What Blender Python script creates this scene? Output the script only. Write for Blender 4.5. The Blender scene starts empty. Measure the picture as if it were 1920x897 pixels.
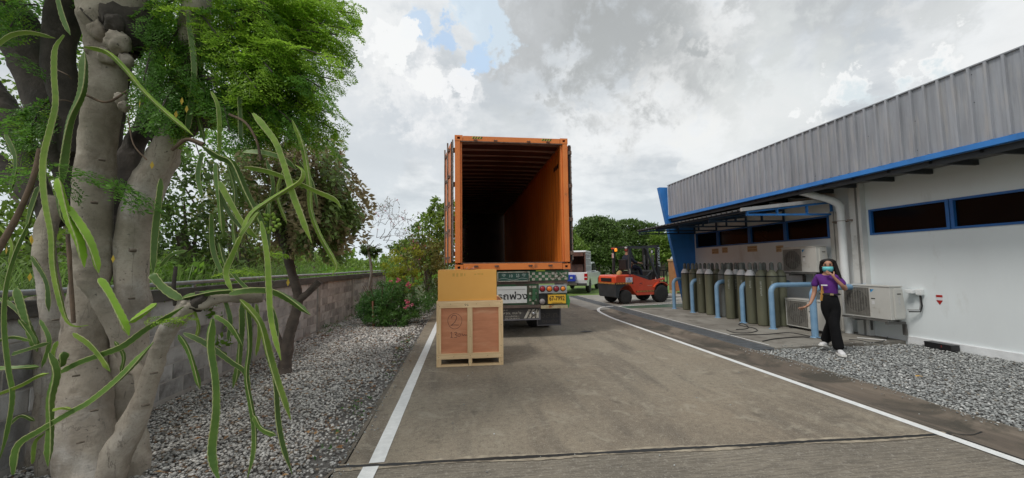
import bpy, bmesh, math, random
import numpy as np
from mathutils import Vector, Matrix, Euler
SC = bpy.context.scene
random.seed(7); RNG = np.random.default_rng(7)
R = math.radians
# ------------------------------------------------------------------ camera
EYE = (0.0, 0.0, 1.55)
FPX = 715.0
cam_d = bpy.data.cameras.new('camera'); cam = bpy.data.objects.new('camera', cam_d)
SC.collection.objects.link(cam); SC.camera = cam
cam_d.sensor_width = 36; cam_d.lens = 36 * FPX / 1920; cam_d.clip_start = 0.05; cam_d.clip_end = 3000
cam.location = EYE
CAMR = Matrix.Rotation(R(-7.34), 3, 'Z') @ Matrix.Rotation(R(93.9), 3, 'X') @ Matrix.Rotation(R(-0.69), 3, 'Z')
cam.rotation_euler = CAMR.to_euler()
SC.view_settings.view_transform = 'Standard'; SC.view_settings.look = 'None'
SC.view_settings.exposure = 0.25; SC.view_settings.gamma = 1
# surveying helpers: where a sight line meets a plane of the place
def ray(px, py): return CAMR @ Vector(((px - 960) / FPX, -(py - 448.5) / FPX, -1.0))
def atg(px, py, z=0.0):
    d = ray(px, py); return Vector(EYE) + d * ((z - EYE[2]) / d.z)
def aty(px, py, Y):
    d = ray(px, py); return Vector(EYE) + d * (Y / d.y)
def atx(px, py, X):
    d = ray(px, py); return Vector(EYE) + d * (X / d.x)

# ------------------------------------------------------------------ node helper
class NT:
    def __init__(s, tree): s.t = tree; s.n = tree.nodes; s.l = tree.links
    def a(s, typ, ins=None, **props):
        nd = s.n.new(typ)
        for k, v in props.items(): setattr(nd, k, v)
        for k, v in (ins or {}).items():
            if isinstance(v, bpy.types.NodeSocket): s.l.new(v, nd.inputs[k])
            else: nd.inputs[k].default_value = v
        return nd
    def math(s, op, a, b=0.0, clamp=False):
        return s.a('ShaderNodeMath', {0: a, 1: b}, operation=op, use_clamp=clamp).outputs[0]
    def rng(s, v, a, b, c=0.0, d=1.0, smooth=False):
        nd = s.a('ShaderNodeMapRange', {'Value': v, 'From Min': a, 'From Max': b, 'To Min': c, 'To Max': d})
        nd.interpolation_type = 'SMOOTHSTEP' if smooth else 'LINEAR'
        return nd.outputs[0]
    def mix(s, f, a, b, blend='MIX'):
        nd = s.n.new('ShaderNodeMix'); nd.data_type = 'RGBA'; nd.blend_type = blend
        for i, v in ((0, f), (6, a), (7, b)):
            if isinstance(v, bpy.types.NodeSocket): s.l.new(v, nd.inputs[i])
            else: nd.inputs[i].default_value = v if i == 0 else col4(v)
        return nd.outputs[2]
    def noise(s, vec, scale, detail=4, rough=.55, dist=0.0):
        return s.a('ShaderNodeTexNoise', {'Vector': vec, 'Scale': scale, 'Detail': detail, 'Roughness': rough, 'Distortion': dist}).outputs['Fac']
def col4(c): return tuple(c) if len(c) == 4 else (c[0], c[1], c[2], 1.0)
def srgb(r, g, b):
    f = lambda v: (v / 255) / 12.92 if v / 255 <= .04045 else ((v / 255 + .055) / 1.055) ** 2.4
    return (f(r), f(g), f(b))

# ------------------------------------------------------------------ world: overcast broken cloud over the daylight sky
SUN_EL, SUN_AZ = 55.0, 236.0          # azimuth clockwise from +Y: behind and a little left of the camera
world = bpy.data.worlds.new('World'); SC.world = world; world.use_nodes = True
wt = NT(world.node_tree)
for nd in list(wt.n): wt.n.remove(nd)
sky = wt.a('ShaderNodeTexSky'); sky.sky_type = 'NISHITA'; sky.sun_disc = False
sky.sun_elevation = R(SUN_EL); sky.sun_rotation = R(SUN_AZ); sky.air_density = 1.2; sky.dust_density = 2.5
tc = wt.a('ShaderNodeTexCoord').outputs['Generated']
nrm = wt.a('ShaderNodeVectorMath', {0: tc}, operation='NORMALIZE').outputs[0]
sep = wt.a('ShaderNodeSeparateXYZ', {0: nrm})
zc = wt.math('MAXIMUM', sep.outputs[2], 0.0)
zz = wt.math('ADD', zc, 0.16)
cx = wt.math('DIVIDE', sep.outputs[0], zz); cy = wt.math('DIVIDE', sep.outputs[1], zz)
cv = wt.a('ShaderNodeCombineXYZ', {0: cx, 1: cy, 2: 0.0}).outputs[0]
n1 = wt.noise(cv, 0.9, 8, .55, .25)
cv2 = wt.a('ShaderNodeVectorMath', {0: cv, 1: (3.1, 7.7, 1.0)}, operation='ADD').outputs[0]
n2 = wt.noise(cv2, 2.2, 9, .6, .15)
n3 = wt.noise(nrm, 9.0, 7, .6, .2)
n4 = wt.noise(nrm, 22.0, 6, .65, .2)
def lobe(px, py, deg, wob=.35, crisp=0.0):
    d = ray(px, py).normalized()
    dt = wt.a('ShaderNodeVectorMath', {0: nrm, 1: tuple(d)}, operation='DOT_PRODUCT').outputs['Value']
    ang = wt.math('ARCCOSINE', wt.math('MINIMUM', dt, .99999))
    wobn = wt.math('ADD', wt.math('MULTIPLY', wt.math('SUBTRACT', n3, .5), wob * 4), wt.math('MULTIPLY', wt.math('SUBTRACT', n4, .5), wob * 1.6))
    ang = wt.math('ADD', wt.math('MULTIPLY', ang, 180 / math.pi / deg), wobn)
    return wt.rng(ang, .35 + crisp * .45, 1.15 - crisp * .2, 1.0, 0.0, True)
dens = wt.math('ADD', wt.math('MULTIPLY', n1, .5), wt.math('ADD', wt.math('MULTIPLY', n2, .35), wt.math('MULTIPLY', n3, .15)))
# grey undersides of the cumulus against their white edges
WHITE = (7.3, 7.5, 7.6); GREY = (4.8, 5.15, 5.45)
c = wt.mix(wt.rng(dens, .41, .58, 0, 1, True), WHITE, GREY)
def paint(cin, lb, colr, amt, tex=None):
    f = wt.math('MULTIPLY', lb, amt)
    if tex is not None: f = wt.math('MULTIPLY', f, tex)
    return wt.mix(f, cin, colr)
puff = wt.rng(n3, .40, .58, .25, 1.0, True); wisp = wt.rng(n4, .38, .60, .3, 1.0, True)
D1 = (3.5, 3.65, 3.68); W1 = (7.6, 7.7, 7.7)
c = paint(c, lobe(1040, 10, 11, .9), D1, .85)
c = paint(c, lobe(1160, 60, 11.5, .9), D1, .85)
c = paint(c, lobe(980, 55, 7, .9), (4.8, 5.0, 5.15), .6)
c = paint(c, lobe(1120, 120, 7, 1.0), (3.9, 4.1, 4.15), .6)
c = paint(c, lobe(1310, 112, 7.5, .8), (3.5, 3.7, 3.75), .85)
c = paint(c, lobe(1560, 8, 8, .9), (4.3, 4.5, 4.6), .8)
c = paint(c, lobe(1380, 25, 6, 1.0), W1, .75, puff)
c = paint(c, lobe(760, 250, 10, 1.0), (5.3, 5.7, 6.1), .65)
c = paint(c, lobe(960, 310, 8, 1.0), (5.4, 5.7, 5.85), .6)
c = paint(c, lobe(690, 320, 7, 1.0), (5.6, 6.0, 6.3), .6)
c = paint(c, lobe(1500, 160, 9, .9), (6.2, 6.5, 6.5), .6)
c = paint(c, lobe(1250, 190, 8, 1.2, .4), (7.2, 7.3, 7.3), .7, puff)
c = paint(c, lobe(1330, 280, 5.5, 1.2, .6), (7.5, 7.6, 7.5), .8, puff)
c = paint(c, lobe(1100, 250, 5.5, 1.2, .5), W1, .7, puff)
c = paint(c, lobe(1460, 240, 5, 1.2, .5), (7.0, 7.1, 7.1), .6, puff)
c = paint(c, lobe(1820, 60, 9, 1.0, .3), (7.1, 7.2, 7.2), .6, puff)
c = paint(c, lobe(700, 100, 8, 1.0, .4), W1, .9, puff)
c = paint(c, lobe(800, 150, 7, 1.0, .5), (7.4, 7.5, 7.6), .9, wisp)
c = paint(c, lobe(900, 40, 4.0, 1.4, .4), (5.6, 6.6, 7.5), .85)
c = paint(c, lobe(800, 50, 2.5, 1.4, .5), (4.5, 5.8, 7.4), .8)
c = paint(c, lobe(840, 78, 2.8, 1.4, .5), (4.1, 5.5, 7.4), .85)
c = paint(c, lobe(880, 108, 2.2, 1.4, .6), (4.4, 5.8, 7.6), .85)
c = paint(c, lobe(745, 100, 3.6, 1.2, .9), (7.9, 8.0, 8.0), .95)
c = paint(c, lobe(805, 140, 2.9, 1.2, .9), (7.8, 7.9, 7.9), .95)
c = paint(c, lobe(855, 155, 2.3, 1.2, .9), (7.7, 7.8, 7.9), .9)
c = paint(c, lobe(1610, 172, 4.2, 1.4, .8), (7.9, 8.0, 8.0), .85)
c = paint(c, lobe(1620, 188, 3.6, 1.2, .5), (6.0, 6.7, 7.0), .9)
# towards the horizon the cloud thins to pale blue
hz = wt.rng(sep.outputs[2], 0.0, .30, 1.0, 0.0, True)
c = wt.mix(wt.math('MULTIPLY', hz, .75), c, (6.2, 6.9, 7.3))
cover = wt.rng(dens, .22, .40, .85, 1.0, True)
final = wt.mix(cover, sky.outputs[0], c)
bg = wt.a('ShaderNodeBackground', {'Color': final, 'Strength': 0.1})
out = wt.a('ShaderNodeOutputWorld', {'Surface': bg.outputs[0]})
sun_d = bpy.data.lights.new('sun', 'SUN'); sun = bpy.data.objects.new('sun', sun_d); SC.collection.objects.link(sun)
sun_d.energy = 1.5; sun_d.angle = R(14); sun_d.color = (1, .96, .9)
sdir = Vector((math.sin(R(SUN_AZ)) * math.cos(R(SUN_EL)), math.cos(R(SUN_AZ)) * math.cos(R(SUN_EL)), math.sin(R(SUN_EL))))
sun.rotation_euler = sdir.to_track_quat('Z', 'Y').to_euler()

# ------------------------------------------------------------------ object helpers
COL = SC.collection
def tag(o, label=None, cat=None, group=None, kind=None):
    for k, v in (('label', label), ('category', cat), ('group', group), ('kind', kind)):
        if v: o[k] = v
    return o
def thing(name, label, cat, loc=(0, 0, 0), rz=0.0, group=None):
    o = bpy.data.objects.new(name, None); COL.objects.link(o); o.empty_display_size = .1
    o.location = loc; o.rotation_euler = (0, 0, rz); return tag(o, label, cat, group)
def link(name, me, parent=None, loc=None, rot=None, kind=None):
    o = bpy.data.objects.new(name, me); COL.objects.link(o)
    if parent: o.parent = parent
    if loc is not None: o.location = loc
    if rot is not None: o.rotation_euler = rot
    if kind: o['kind'] = kind
    return o
def kids(o): return [c for c in bpy.data.objects if c.parent == o]
def copy_tree(o, parent=None):
    c = o.copy(); COL.objects.link(c); c.parent = parent
    for ch in kids(o): copy_tree(ch, c)
    return c
def fast(name, V, F, m=None, smooth=False):
    V = np.asarray(V, dtype=np.float32).reshape(-1, 3); F = np.asarray(F, dtype=np.int32)
    me = bpy.data.meshes.new(name); k = F.shape[1]; nf = F.shape[0]
    me.vertices.add(len(V)); me.vertices.foreach_set('co', V.ravel())
    me.loops.add(nf * k); me.loops.foreach_set('vertex_index', F.ravel())
    me.polygons.add(nf)
    me.polygons.foreach_set('loop_start', np.arange(0, nf * k, k, dtype=np.int32))
    me.polygons.foreach_set('loop_total', np.full(nf, k, dtype=np.int32))
    if smooth: me.polygons.foreach_set('use_smooth', np.ones(nf, dtype=bool))
    me.update(calc_edges=True); me.validate()
    if m: me.materials.append(m)
    return me
class MB:
    """collects shapes into one mesh"""
    def __init__(s): s.v = []; s.f = []; s.sm = []
    def add(s, V, F, smooth=False):
        b = len(s.v); s.v += [tuple(p) for p in V]; s.f += [tuple(i + b for i in q) for q in F]; s.sm += [smooth] * len(F); return s
    def box(s, x0, x1, y0, y1, z0, z1, bev=0.0, mtx=None):
        if bev > 0:
            bm = bmesh.new(); bmesh.ops.create_cube(bm, size=1)
            for v in bm.verts: v.co = Vector(((x0 + x1) / 2 + v.co.x * (x1 - x0), (y0 + y1) / 2 + v.co.y * (y1 - y0), (z0 + z1) / 2 + v.co.z * (z1 - z0)))
            bmesh.ops.bevel(bm, geom=list(bm.edges), offset=bev, segments=2, affect='EDGES', profile=.6)
            bm.verts.index_update(); V = [v.co.copy() for v in bm.verts]; F = [[v.index for v in f.verts] for f in bm.faces]; bm.free()
        else:
            V = [Vector(p) for p in ((x0, y0, z0), (x1, y0, z0), (x1, y1, z0), (x0, y1, z0), (x0, y0, z1), (x1, y0, z1), (x1, y1, z1), (x0, y1, z1))]
            F = [(0, 3, 2, 1), (4, 5, 6, 7), (0, 1, 5, 4), (1, 2, 6, 5), (2, 3, 7, 6), (3, 0, 4, 7)]
        if mtx is not None: V = [mtx @ v for v in V]
        return s.add(V, F)
    def bar(s, a, b, w, h=None, up=(0, 0, 1), bev=0.0):
        """rectangular bar from a to b, w across, h along up"""
        a = Vector(a); b = Vector(b); h = w if h is None else h; d = b - a; L = d.length; d.normalize(); up = Vector(up)
        sd = d.cross(up)
        if sd.length < 1e-4: sd = d.cross(Vector((1, 0, 0)))
        sd.normalize(); u = sd.cross(d)
        m = Matrix((sd, d, u)).transposed().to_4x4(); m.translation = a
        return s.box(-w / 2, w / 2, 0, L, -h / 2, h / 2, bev, m)
    def tube(s, pts, rad, n=10, cap=True, smooth=True):
        pts = [Vector(p) for p in pts]; k = len(pts)
        if not hasattr(rad, '__len__'): rad = [rad] * k
        T = [(pts[min(i + 1, k - 1)] - pts[max(i - 1, 0)]).normalized() for i in range(k)]
        nn = T[0].orthogonal().normalized(); V = []
        for i in range(k):
            nn = (nn - T[i] * nn.dot(T[i])); nn = nn.normalized() if nn.length > 1e-6 else T[i].orthogonal().normalized()
            bb = T[i].cross(nn)
            V += [pts[i] + (nn * math.cos(2 * math.pi * j / n) + bb * math.sin(2 * math.pi * j / n)) * rad[i] for j in range(n)]
        F = [(i * n + j, i * n + (j + 1) % n, (i + 1) * n + (j + 1) % n, (i + 1) * n + j) for i in range(k - 1) for j in range(n)]
        s.add(V, F, smooth)
        if cap: s.add(V[:n], [tuple(range(n))[::-1]]); s.add(V[-n:], [tuple(range(n))])
        return s
    def lathe(s, prof, n=20, c=(0, 0, 0), axis='Z', smooth=True):
        """prof: (radius, height) pairs"""
        V = []
        for r, h in prof:
            for j in range(n):
                a = 2 * math.pi * j / n; p = (r * math.cos(a), r * math.sin(a), h)
                if axis == 'X': p = (p[2], p[0], p[1])
                if axis == 'Y': p = (p[1], p[2], p[0])
                V.append((p[0] + c[0], p[1] + c[1], p[2] + c[2]))
        k = len(prof)
        F = [(i * n + j, i * n + (j + 1) % n, (i + 1) * n + (j + 1) % n, (i + 1) * n + j) for i in range(k - 1) for j in range(n)]
        s.add(V, F, smooth); s.add(V[:n], [tuple(range(n))[::-1]]); s.add(V[-n:], [tuple(range(n))]); return s
    def prism(s, poly, y0, y1, axis='Y'):
        """poly of (a,b) pairs extruded along axis: 'Y' -> (a, y, b), 'X' -> (x, a, b), 'Z' -> (a, b, z)"""
        k = len(poly)
        f = {'Y': lambda p, t: (p[0], t, p[1]), 'X': lambda p, t: (t, p[0], p[1]), 'Z': lambda p, t: (p[0], p[1], t)}[axis]
        V = [f(p, y0) for p in poly] + [f(p, y1) for p in poly]
        F = [tuple(range(k))[::-1], tuple(range(k, 2 * k))] + [(i, (i + 1) % k, k + (i + 1) % k, k + i) for i in range(k)]
        return s.add(V, F)
    def build(s, name, m=None, parent=None, loc=None, rot=None, kind=None, mod=None):
        me = bpy.data.meshes.new(name); me.from_pydata(s.v, [], s.f); me.polygons.foreach_set('use_smooth', s.sm)
        bm = bmesh.new(); bm.from_mesh(me); bmesh.ops.recalc_face_normals(bm, faces=bm.faces); bm.to_mesh(me); bm.free()
        me.update()
        if m: me.materials.append(m)
        return link(name, me, parent, loc, rot, kind)
def smoothpath(P, sub=6):
    """Catmull-Rom through tuples of any length"""
    P = [np.array(p, float) for p in P]; Q = [2 * P[0] - P[1]] + P + [2 * P[-1] - P[-2]]; o = []
    for i in range(1, len(Q) - 2):
        for k in range(sub):
            t = k / sub; a, b, c_, d = Q[i - 1], Q[i], Q[i + 1], Q[i + 2]
            o.append(.5 * ((2 * b) + (c_ - a) * t + (2 * a - 5 * b + 4 * c_ - d) * t * t + (3 * b - a - 3 * c_ + d) * t ** 3))
    o.append(P[-1]); return o
def text(body, size, m, parent, loc, rot=(math.pi / 2, 0, 0), ext=.002, sx=1.0, name='lettering', align='CENTER', shear=0, bold=0.0):
    cu = bpy.data.curves.new(name, 'FONT'); cu.body = body; cu.size = size; cu.extrude = ext; cu.align_x = align; cu.align_y = 'CENTER'; cu.resolution_u = 2; cu.shear = shear; cu.offset = bold
    t = bpy.data.objects.new(name, cu); COL.objects.link(t)
    dg = bpy.context.evaluated_depsgraph_get(); me = bpy.data.meshes.new_from_object(t.evaluated_get(dg))
    bpy.data.objects.remove(t); me.materials.clear(); me.materials.append(m)
    o = link(name, me, parent, loc, rot); o.scale = (sx, 1, 1); return o

# ------------------------------------------------------------------ materials
MATS = {}
def mat(name, c1, c2=None, scale=6.0, rough=.6, metal=0.0, bump=0.0, bscale=60.0, stretch=(1, 1, 1), orand=0.0, irand=0.0,
        lo=.35, hi=.65, dirt=None, dscale=2.0, dlo=.55, dhi=.7, spec=.5, trans=0.0, emit=None, coat=0.0, detail=6, coords='Object', rvar=0.0):
    if name in MATS: return MATS[name]
    m = bpy.data.materials.new(name); m.use_nodes = True; t = NT(m.node_tree)
    for nd in list(t.n): t.n.remove(nd)
    vec = t.a('ShaderNodeTexCoord').outputs[coords]
    if coords == 'Object' and (orand or irand) and not irand:
        oi = t.a('ShaderNodeObjectInfo').outputs['Random']
        vec = t.a('ShaderNodeVectorMath', {0: vec, 1: t.a('ShaderNodeCombineXYZ', {0: t.math('MULTIPLY', oi, 37.0), 1: t.math('MULTIPLY', oi, 91.0), 2: 0.0}).outputs[0]}, operation='ADD').outputs[0]
    mv = t.a('ShaderNodeVectorMath', {0: vec, 1: stretch}, operation='MULTIPLY').outputs[0]
    n = t.noise(mv, scale, detail, .6)
    base = c1 if c2 is None else t.mix(t.rng(n, lo, hi), c1, c2)
    if c2 is None: base = t.mix(t.rng(n, .3, .7), [v * .88 for v in c1[:3]], [min(1, v * 1.1) for v in c1[:3]])
    if dirt is not None:
        nd_ = t.noise(mv, dscale, 7, .65, .3)
        base = t.mix(t.rng(nd_, dlo, dhi, 0, .85), base, dirt)
    if irand:
        gi = t.a('ShaderNodeNewGeometry').outputs['Random Per Island']
        base = t.mix(1.0, base, t.a('ShaderNodeCombineXYZ', {i: t.rng(gi, 0, 1, 1 - irand, 1 + irand) for i in range(3)}).outputs[0], 'MULTIPLY')
    if orand:
        oi = t.a('ShaderNodeObjectInfo').outputs['Random']
        base = t.mix(1.0, base, t.a('ShaderNodeCombineXYZ', {i: t.rng(oi, 0, 1, 1 - orand, 1 + orand) for i in range(3)}).outputs[0], 'MULTIPLY')
    b = t.a('ShaderNodeBsdfPrincipled', {'Base Color': base if isinstance(base, bpy.types.NodeSocket) else col4(base), 'Roughness': rough, 'Metallic': metal, 'Specular IOR Level': spec, 'Coat Weight': coat})
    if rvar: t.l.new(t.rng(n, .3, .7, rough - rvar, rough + rvar), b.inputs['Roughness'])
    if emit: b.inputs['Emission Color'].default_value = col4(emit[:3]); b.inputs['Emission Strength'].default_value = emit[3]
    if bump:
        bn = t.noise(mv, bscale, 5, .6)
        bp = t.a('ShaderNodeBump', {'Height': bn, 'Strength': bump, 'Distance': .01}); t.l.new(bp.outputs[0], b.inputs['Normal'])
    sh = b.outputs[0]
    if trans:
        tr = t.a('ShaderNodeBsdfTranslucent', {'Color': base if isinstance(base, bpy.types.NodeSocket) else col4(base)})
        hs = t.a('ShaderNodeHueSaturation', {'Value': 1.6, 'Color': base if isinstance(base, bpy.types.NodeSocket) else col4(base)}); t.l.new(hs.outputs[0], tr.inputs[0])
        sh = t.a('ShaderNodeMixShader', {0: trans, 1: sh, 2: tr.outputs[0]}).outputs[0]
    t.a('ShaderNodeOutputMaterial', {'Surface': sh}); MATS[name] = m; m['nt'] = 1
    return m
def hook(m):
    """material's (NT, principled) for special additions"""
    t = NT(m.node_tree); return t, next(n for n in t.n if n.type == 'BSDF_PRINCIPLED')
def leafmat(name, c1, c2, irand=.35, trans=.35, rough=.45, scale=1.5):
    return mat(name, c1, c2, scale=scale, rough=rough, irand=irand, trans=trans, lo=.38, hi=.62, coords='Object', spec=.35)
def blend_height(z0, z1): pass
# ================================================================== GROUND
m_soil = mat('soil', (.085, .072, .055), (.05, .045, .03), scale=3, bump=.5, bscale=40, rough=.95)
m_lawn = mat('lawn_grass', (.10, .17, .03), (.14, .21, .04), scale=.5, bump=.6, bscale=30, rough=.9, dirt=(.07, .13, .025), dscale=.2)
m_terr = mat('field', (.06, .085, .025), (.09, .10, .04), scale=.4, bump=.5, bscale=20, rough=.95)
def sheet(name, poly, z, m, thick=0.0, kind='structure', sub=None):
    mb = MB(); k = len(poly)
    if thick: mb.prism([(p[0], p[1]) for p in poly], z - thick, z, 'Z')
    else: mb.add([(p[0], p[1], z) for p in poly], [tuple(range(k))])
    o = mb.build(name, m); o['kind'] = kind; return o
sheet('terrain', [(-900, -300), (900, -300), (900, 1500), (-900, 1500)], -.07, m_terr)
sheet('lawn', [(4.2, 18.6), (70, 19.6), (70, 47), (4.2, 47)], -.012, m_lawn, .05)
# road slab -------------------------------------------------------------
m_road = mat('road_concrete', (.245, .200, .145), (.170, .140, .105), scale=.9, rough=.85, bump=.35, bscale=130, detail=9)
t, b = hook(m_road)
vec = t.a('ShaderNodeTexCoord').outputs['Object']
base = b.inputs['Base Color'].links[0].from_socket
big = t.noise(vec, .45, 5, .6, .5)
base = t.mix(t.rng(big, .42, .66), base, (.275, .235, .175))
st = t.a('ShaderNodeVectorMath', {0: vec, 1: (2.2, .35, 1)}, operation='MULTIPLY').outputs[0]
tr = t.noise(st, 1.3, 6, .6, .2)
base = t.mix(t.rng(tr, .5, .68, 0, .7), base, (.105, .088, .07))
sp = t.noise(vec, 85, 3, .7)
base = t.mix(t.rng(sp, .56, .66, 0, .7), base, (.44, .40, .33)); sp3 = t.noise(vec, 34, 4, .75); base = t.mix(t.rng(sp3, .54, .62, 0, .55), base, (.10, .082, .062)); base = t.mix(t.rng(sp3, .36, .44, .45, 0), base, (.36, .32, .25))
sp2 = t.noise(vec, 60, 3, .8)
base = t.mix(t.rng(sp2, .62, .72, 0, .6), base, (.07, .06, .05))
mot = t.noise(vec, 17, 6, .75, .3)
base = t.mix(t.rng(mot, .54, .68, 0, .5), base, (.38, .335, .255)); base = t.mix(t.rng(mot, .34, .46, .5, 0), base, (.085, .072, .058))
blot = t.noise(vec, 3.2, 8, .75, .8)
base = t.mix(t.rng(blot, .54, .64, 0, .7), base, (.33, .295, .23)); oil = t.noise(vec, 1.9, 6, .7, .4); base = t.mix(t.rng(oil, .60, .70, 0, .6), base, (.075, .062, .05))
t.l.new(base, b.inputs['Base Color'])
JY = 3.12
def jy(x): return 3.215 - .045 * (x + .8)      # the construction joint runs slightly askew
L0, L1, RX = -.92, 4.30, 4.30
sheet('road', [(L0, jy(L0) + .012), (RX, jy(RX) + .012), (RX, 18.6), (4.2, 40), (-1.0, 40), (-.98, 10)], 0.0, m_road, .12)
m_road2 = mat('broomed_concrete', (.235, .205, .16), (.165, .145, .115), scale=1.1, rough=.9, bump=.2, bscale=150, detail=9)
t, b = hook(m_road2)
vec = t.a('ShaderNodeTexCoord').outputs['Object']
br = t.a('ShaderNodeVectorMath', {0: vec, 1: (4.5, 52, 1)}, operation='MULTIPLY').outputs[0]
nb = t.noise(br, 1.0, 4, .65, .3)
base = b.inputs['Base Color'].links[0].from_socket
base = t.mix(t.rng(nb, .47, .57, 0, .55), base, (.085, .073, .06)); mot = t.noise(vec, 21, 6, .75, .3); base = t.mix(t.rng(mot, .54, .66, 0, .55), base, (.36, .33, .28))
sp = t.noise(vec, 70, 3, .7)
base = t.mix(t.rng(sp, .58, .70, 0, .7), base, (.42, .39, .33))
t.l.new(base, b.inputs['Base Color'])
bp = b.inputs['Normal'].links[0].from_node
b2 = t.a('ShaderNodeBump', {'Height': nb, 'Strength': .8, 'Distance': .012, 'Normal': bp.outputs[0]}); t.l.new(b2.outputs[0], b.inputs['Normal'])
sheet('road', [(L0 - .06, -3), (RX, -3), (RX, jy(RX) - .012), (L0 - .06, jy(L0) - .012)], -.003, m_road2, .12)
# bitumen joint filler, wobbly edges
m_bit = mat('bitumen', (.012, .012, .012), rough=.55)
mb = MB(); V = []; xs = np.linspace(L0 - .06, RX, 160)
for i, x in enumerate(xs):
    w0 = .011 + .010 * RNG.random() + .010 * math.sin(x * 3.1) ** 2; w1 = .010 + .009 * RNG.random() + .006 * math.sin(x * 2.3 + 1) ** 2
    V += [(x, jy(x) - w0, .0035), (x, jy(x) + w1, .0035)]
mb.add(V, [(2 * i, 2 * i + 2, 2 * i + 3, 2 * i + 1) for i in range(159)]).build('road_joint', m_bit)['kind'] = 'structure'
mb = MB(); mb.box(RX - .004, RX + .006, -3, 12.3, -.02, .0015).build('road_joint', m_bit)['kind'] = 'structure'
m_jedge = mat('joint_edge_concrete', (.40, .345, .26), (.24, .20, .15), scale=9, rough=.9, dirt=(.16, .135, .105), dscale=5, dlo=.5, dhi=.65)
for s in (-1, 1):
    V = []
    for i, x in enumerate(xs):
        w = .030 + .016 * math.sin(x * 4.3 + s) + .012 * RNG.random(); y0 = jy(x) + s * .010; V += [(x, y0, .0016), (x, y0 + s * w, .0016)]
    MB().add(V, [(2 * i, 2 * i + 2, 2 * i + 3, 2 * i + 1) for i in range(159)]).build('road_joint_edge', m_jedge)['kind'] = 'structure'
# painted lines ---------------------------------------------------------
m_line = mat('line_paint', (.80, .81, .80), (.68, .69, .68), scale=14, rough=.6, dirt=(.45, .43, .38), dscale=9, dlo=.66, dhi=.78)
def strip(name, path, w, z, m):
    V = []; P = [Vector((p[0], p[1], 0)) for p in path]; k = len(P)
    for i in range(k):
        d = (P[min(i + 1, k - 1)] - P[max(i - 1, 0)]).normalized(); nl = Vector((-d.y, d.x, 0))
        j = (RNG.random() - .5) * .004
        V += [(P[i].x + nl.x * (w / 2 + j), P[i].y + nl.y * (w / 2 + j), z), (P[i].x - nl.x * (w / 2 - j), P[i].y - nl.y * (w / 2 - j), z)]
    mb = MB(); mb.add(V, [(2 * i, 2 * i + 1, 2 * i + 3, 2 * i + 2) for i in range(k - 1)]); o = mb.build(name, m); o['kind'] = 'structure'; return o
strip('painted_line', [(-.685, y) for y in np.linspace(3.24, 14, 60)], .118, .005, m_line)
strip('painted_line', [(-.715 - .02 * (3.2 - y), y) for y in np.linspace(1.0, 3.19, 12)], .118, .004, m_line)
pth = [(4.215, y) for y in np.linspace(-2, 10.2, 50)] + [tuple(p) for p in smoothpath([(4.215, 10.4), (4.28, 11.2), (4.42, 12.2), (4.70, 12.95), (5.02, 13.35), (5.45, 13.5)], 6)]
strip('painted_line', pth, .095, .005, m_line)
# kerb edge left: rough concrete lip of the slab, soil beside ---------------
m_edge = mat('edge_concrete', (.17, .145, .115), (.10, .088, .07), scale=3, rough=.9, bump=.5, bscale=80)
V = []; ys = np.linspace(-3, 14, 90)
for y in ys:
    j = .012 * math.sin(y * 2.3) + .012 * (RNG.random() - .5)
    V += [(-.935 - .06 * (y < 3.2), y, -.001), (-.985 + j - .06 * (y < 3.2), y, -.012), (-1.01 + j - .06 * (y < 3.2), y, -.07)]
F = []
for i in range(89): F += [(3 * i, 3 * i + 1, 3 * i + 4, 3 * i + 3), (3 * i + 1, 3 * i + 2, 3 * i + 5, 3 * i + 4)]
MB().add(V, F).build('road_edge', m_edge)['kind'] = 'structure'
# swale gutter right of the line ---------------------------------------
m_gut = mat('gutter_concrete', (.165, .13, .098), (.10, .082, .065), scale=1.6, rough=.8, bump=.4, bscale=90, stretch=(2.6, .4, 1), detail=9, dirt=(.25, .21, .165), dscale=1.3, dlo=.50, dhi=.68)
t, b = hook(m_gut)
vec = t.a('ShaderNodeTexCoord').outputs['Object']; base = b.inputs['Base Color'].links[0].from_socket
moss = t.noise(vec, 1.4, 7, .65, .6)
base = t.mix(t.rng(moss, .47, .60, 0, .85), base, (.050, .045, .034)); sp = t.noise(vec, 75, 3, .7)
base = t.mix(t.rng(sp, .62, .72, 0, .5), base, (.24, .2, .16)); t.l.new(base, b.inputs['Base Color'])
def gx(y): return 5.0 + .06 * math.sin(y * 1.1 + 2) * (y < 6.4) + .02 * math.sin(y * 5) * (y < 6.4)
V = []; F = []; n = 9; ys = np.linspace(-3, 12.6, 130)
for y in ys:
    for k in range(n):
        u = k / (n - 1); x = 4.308 + (gx(y) - 4.308) * u; z = -.045 * math.sin(math.pi * min(1, u * 1.05)) ** 1.5 + .022 * max(0, u - .85) / .15
        V.append((x, y, z + .001))
for i in range(len(ys) - 1):
    for k in range(n - 1): F.append((i * n + k, i * n + k + 1, (i + 1) * n + k + 1, (i + 1) * n + k))
MB().add(V, F, True).build('gutter', m_gut)['kind'] = 'structure'
V = []
for y in ys: V += [(gx(y), y, .023), (gx(y) + .05, y, .012), (gx(y) + .06, y, -.06)]
F = []
for i in range(len(ys) - 1): F += [(3 * i, 3 * i + 1, 3 * i + 4, 3 * i + 3), (3 * i + 1, 3 * i + 2, 3 * i + 5, 3 * i + 4)]
m_lip = mat('gutter_lip_concrete', (.25, .21, .155), (.15, .125, .095), scale=6, rough=.9, bump=.4)
MB().add(V, F).build('gutter_lip', m_lip)['kind'] = 'structure'
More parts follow.
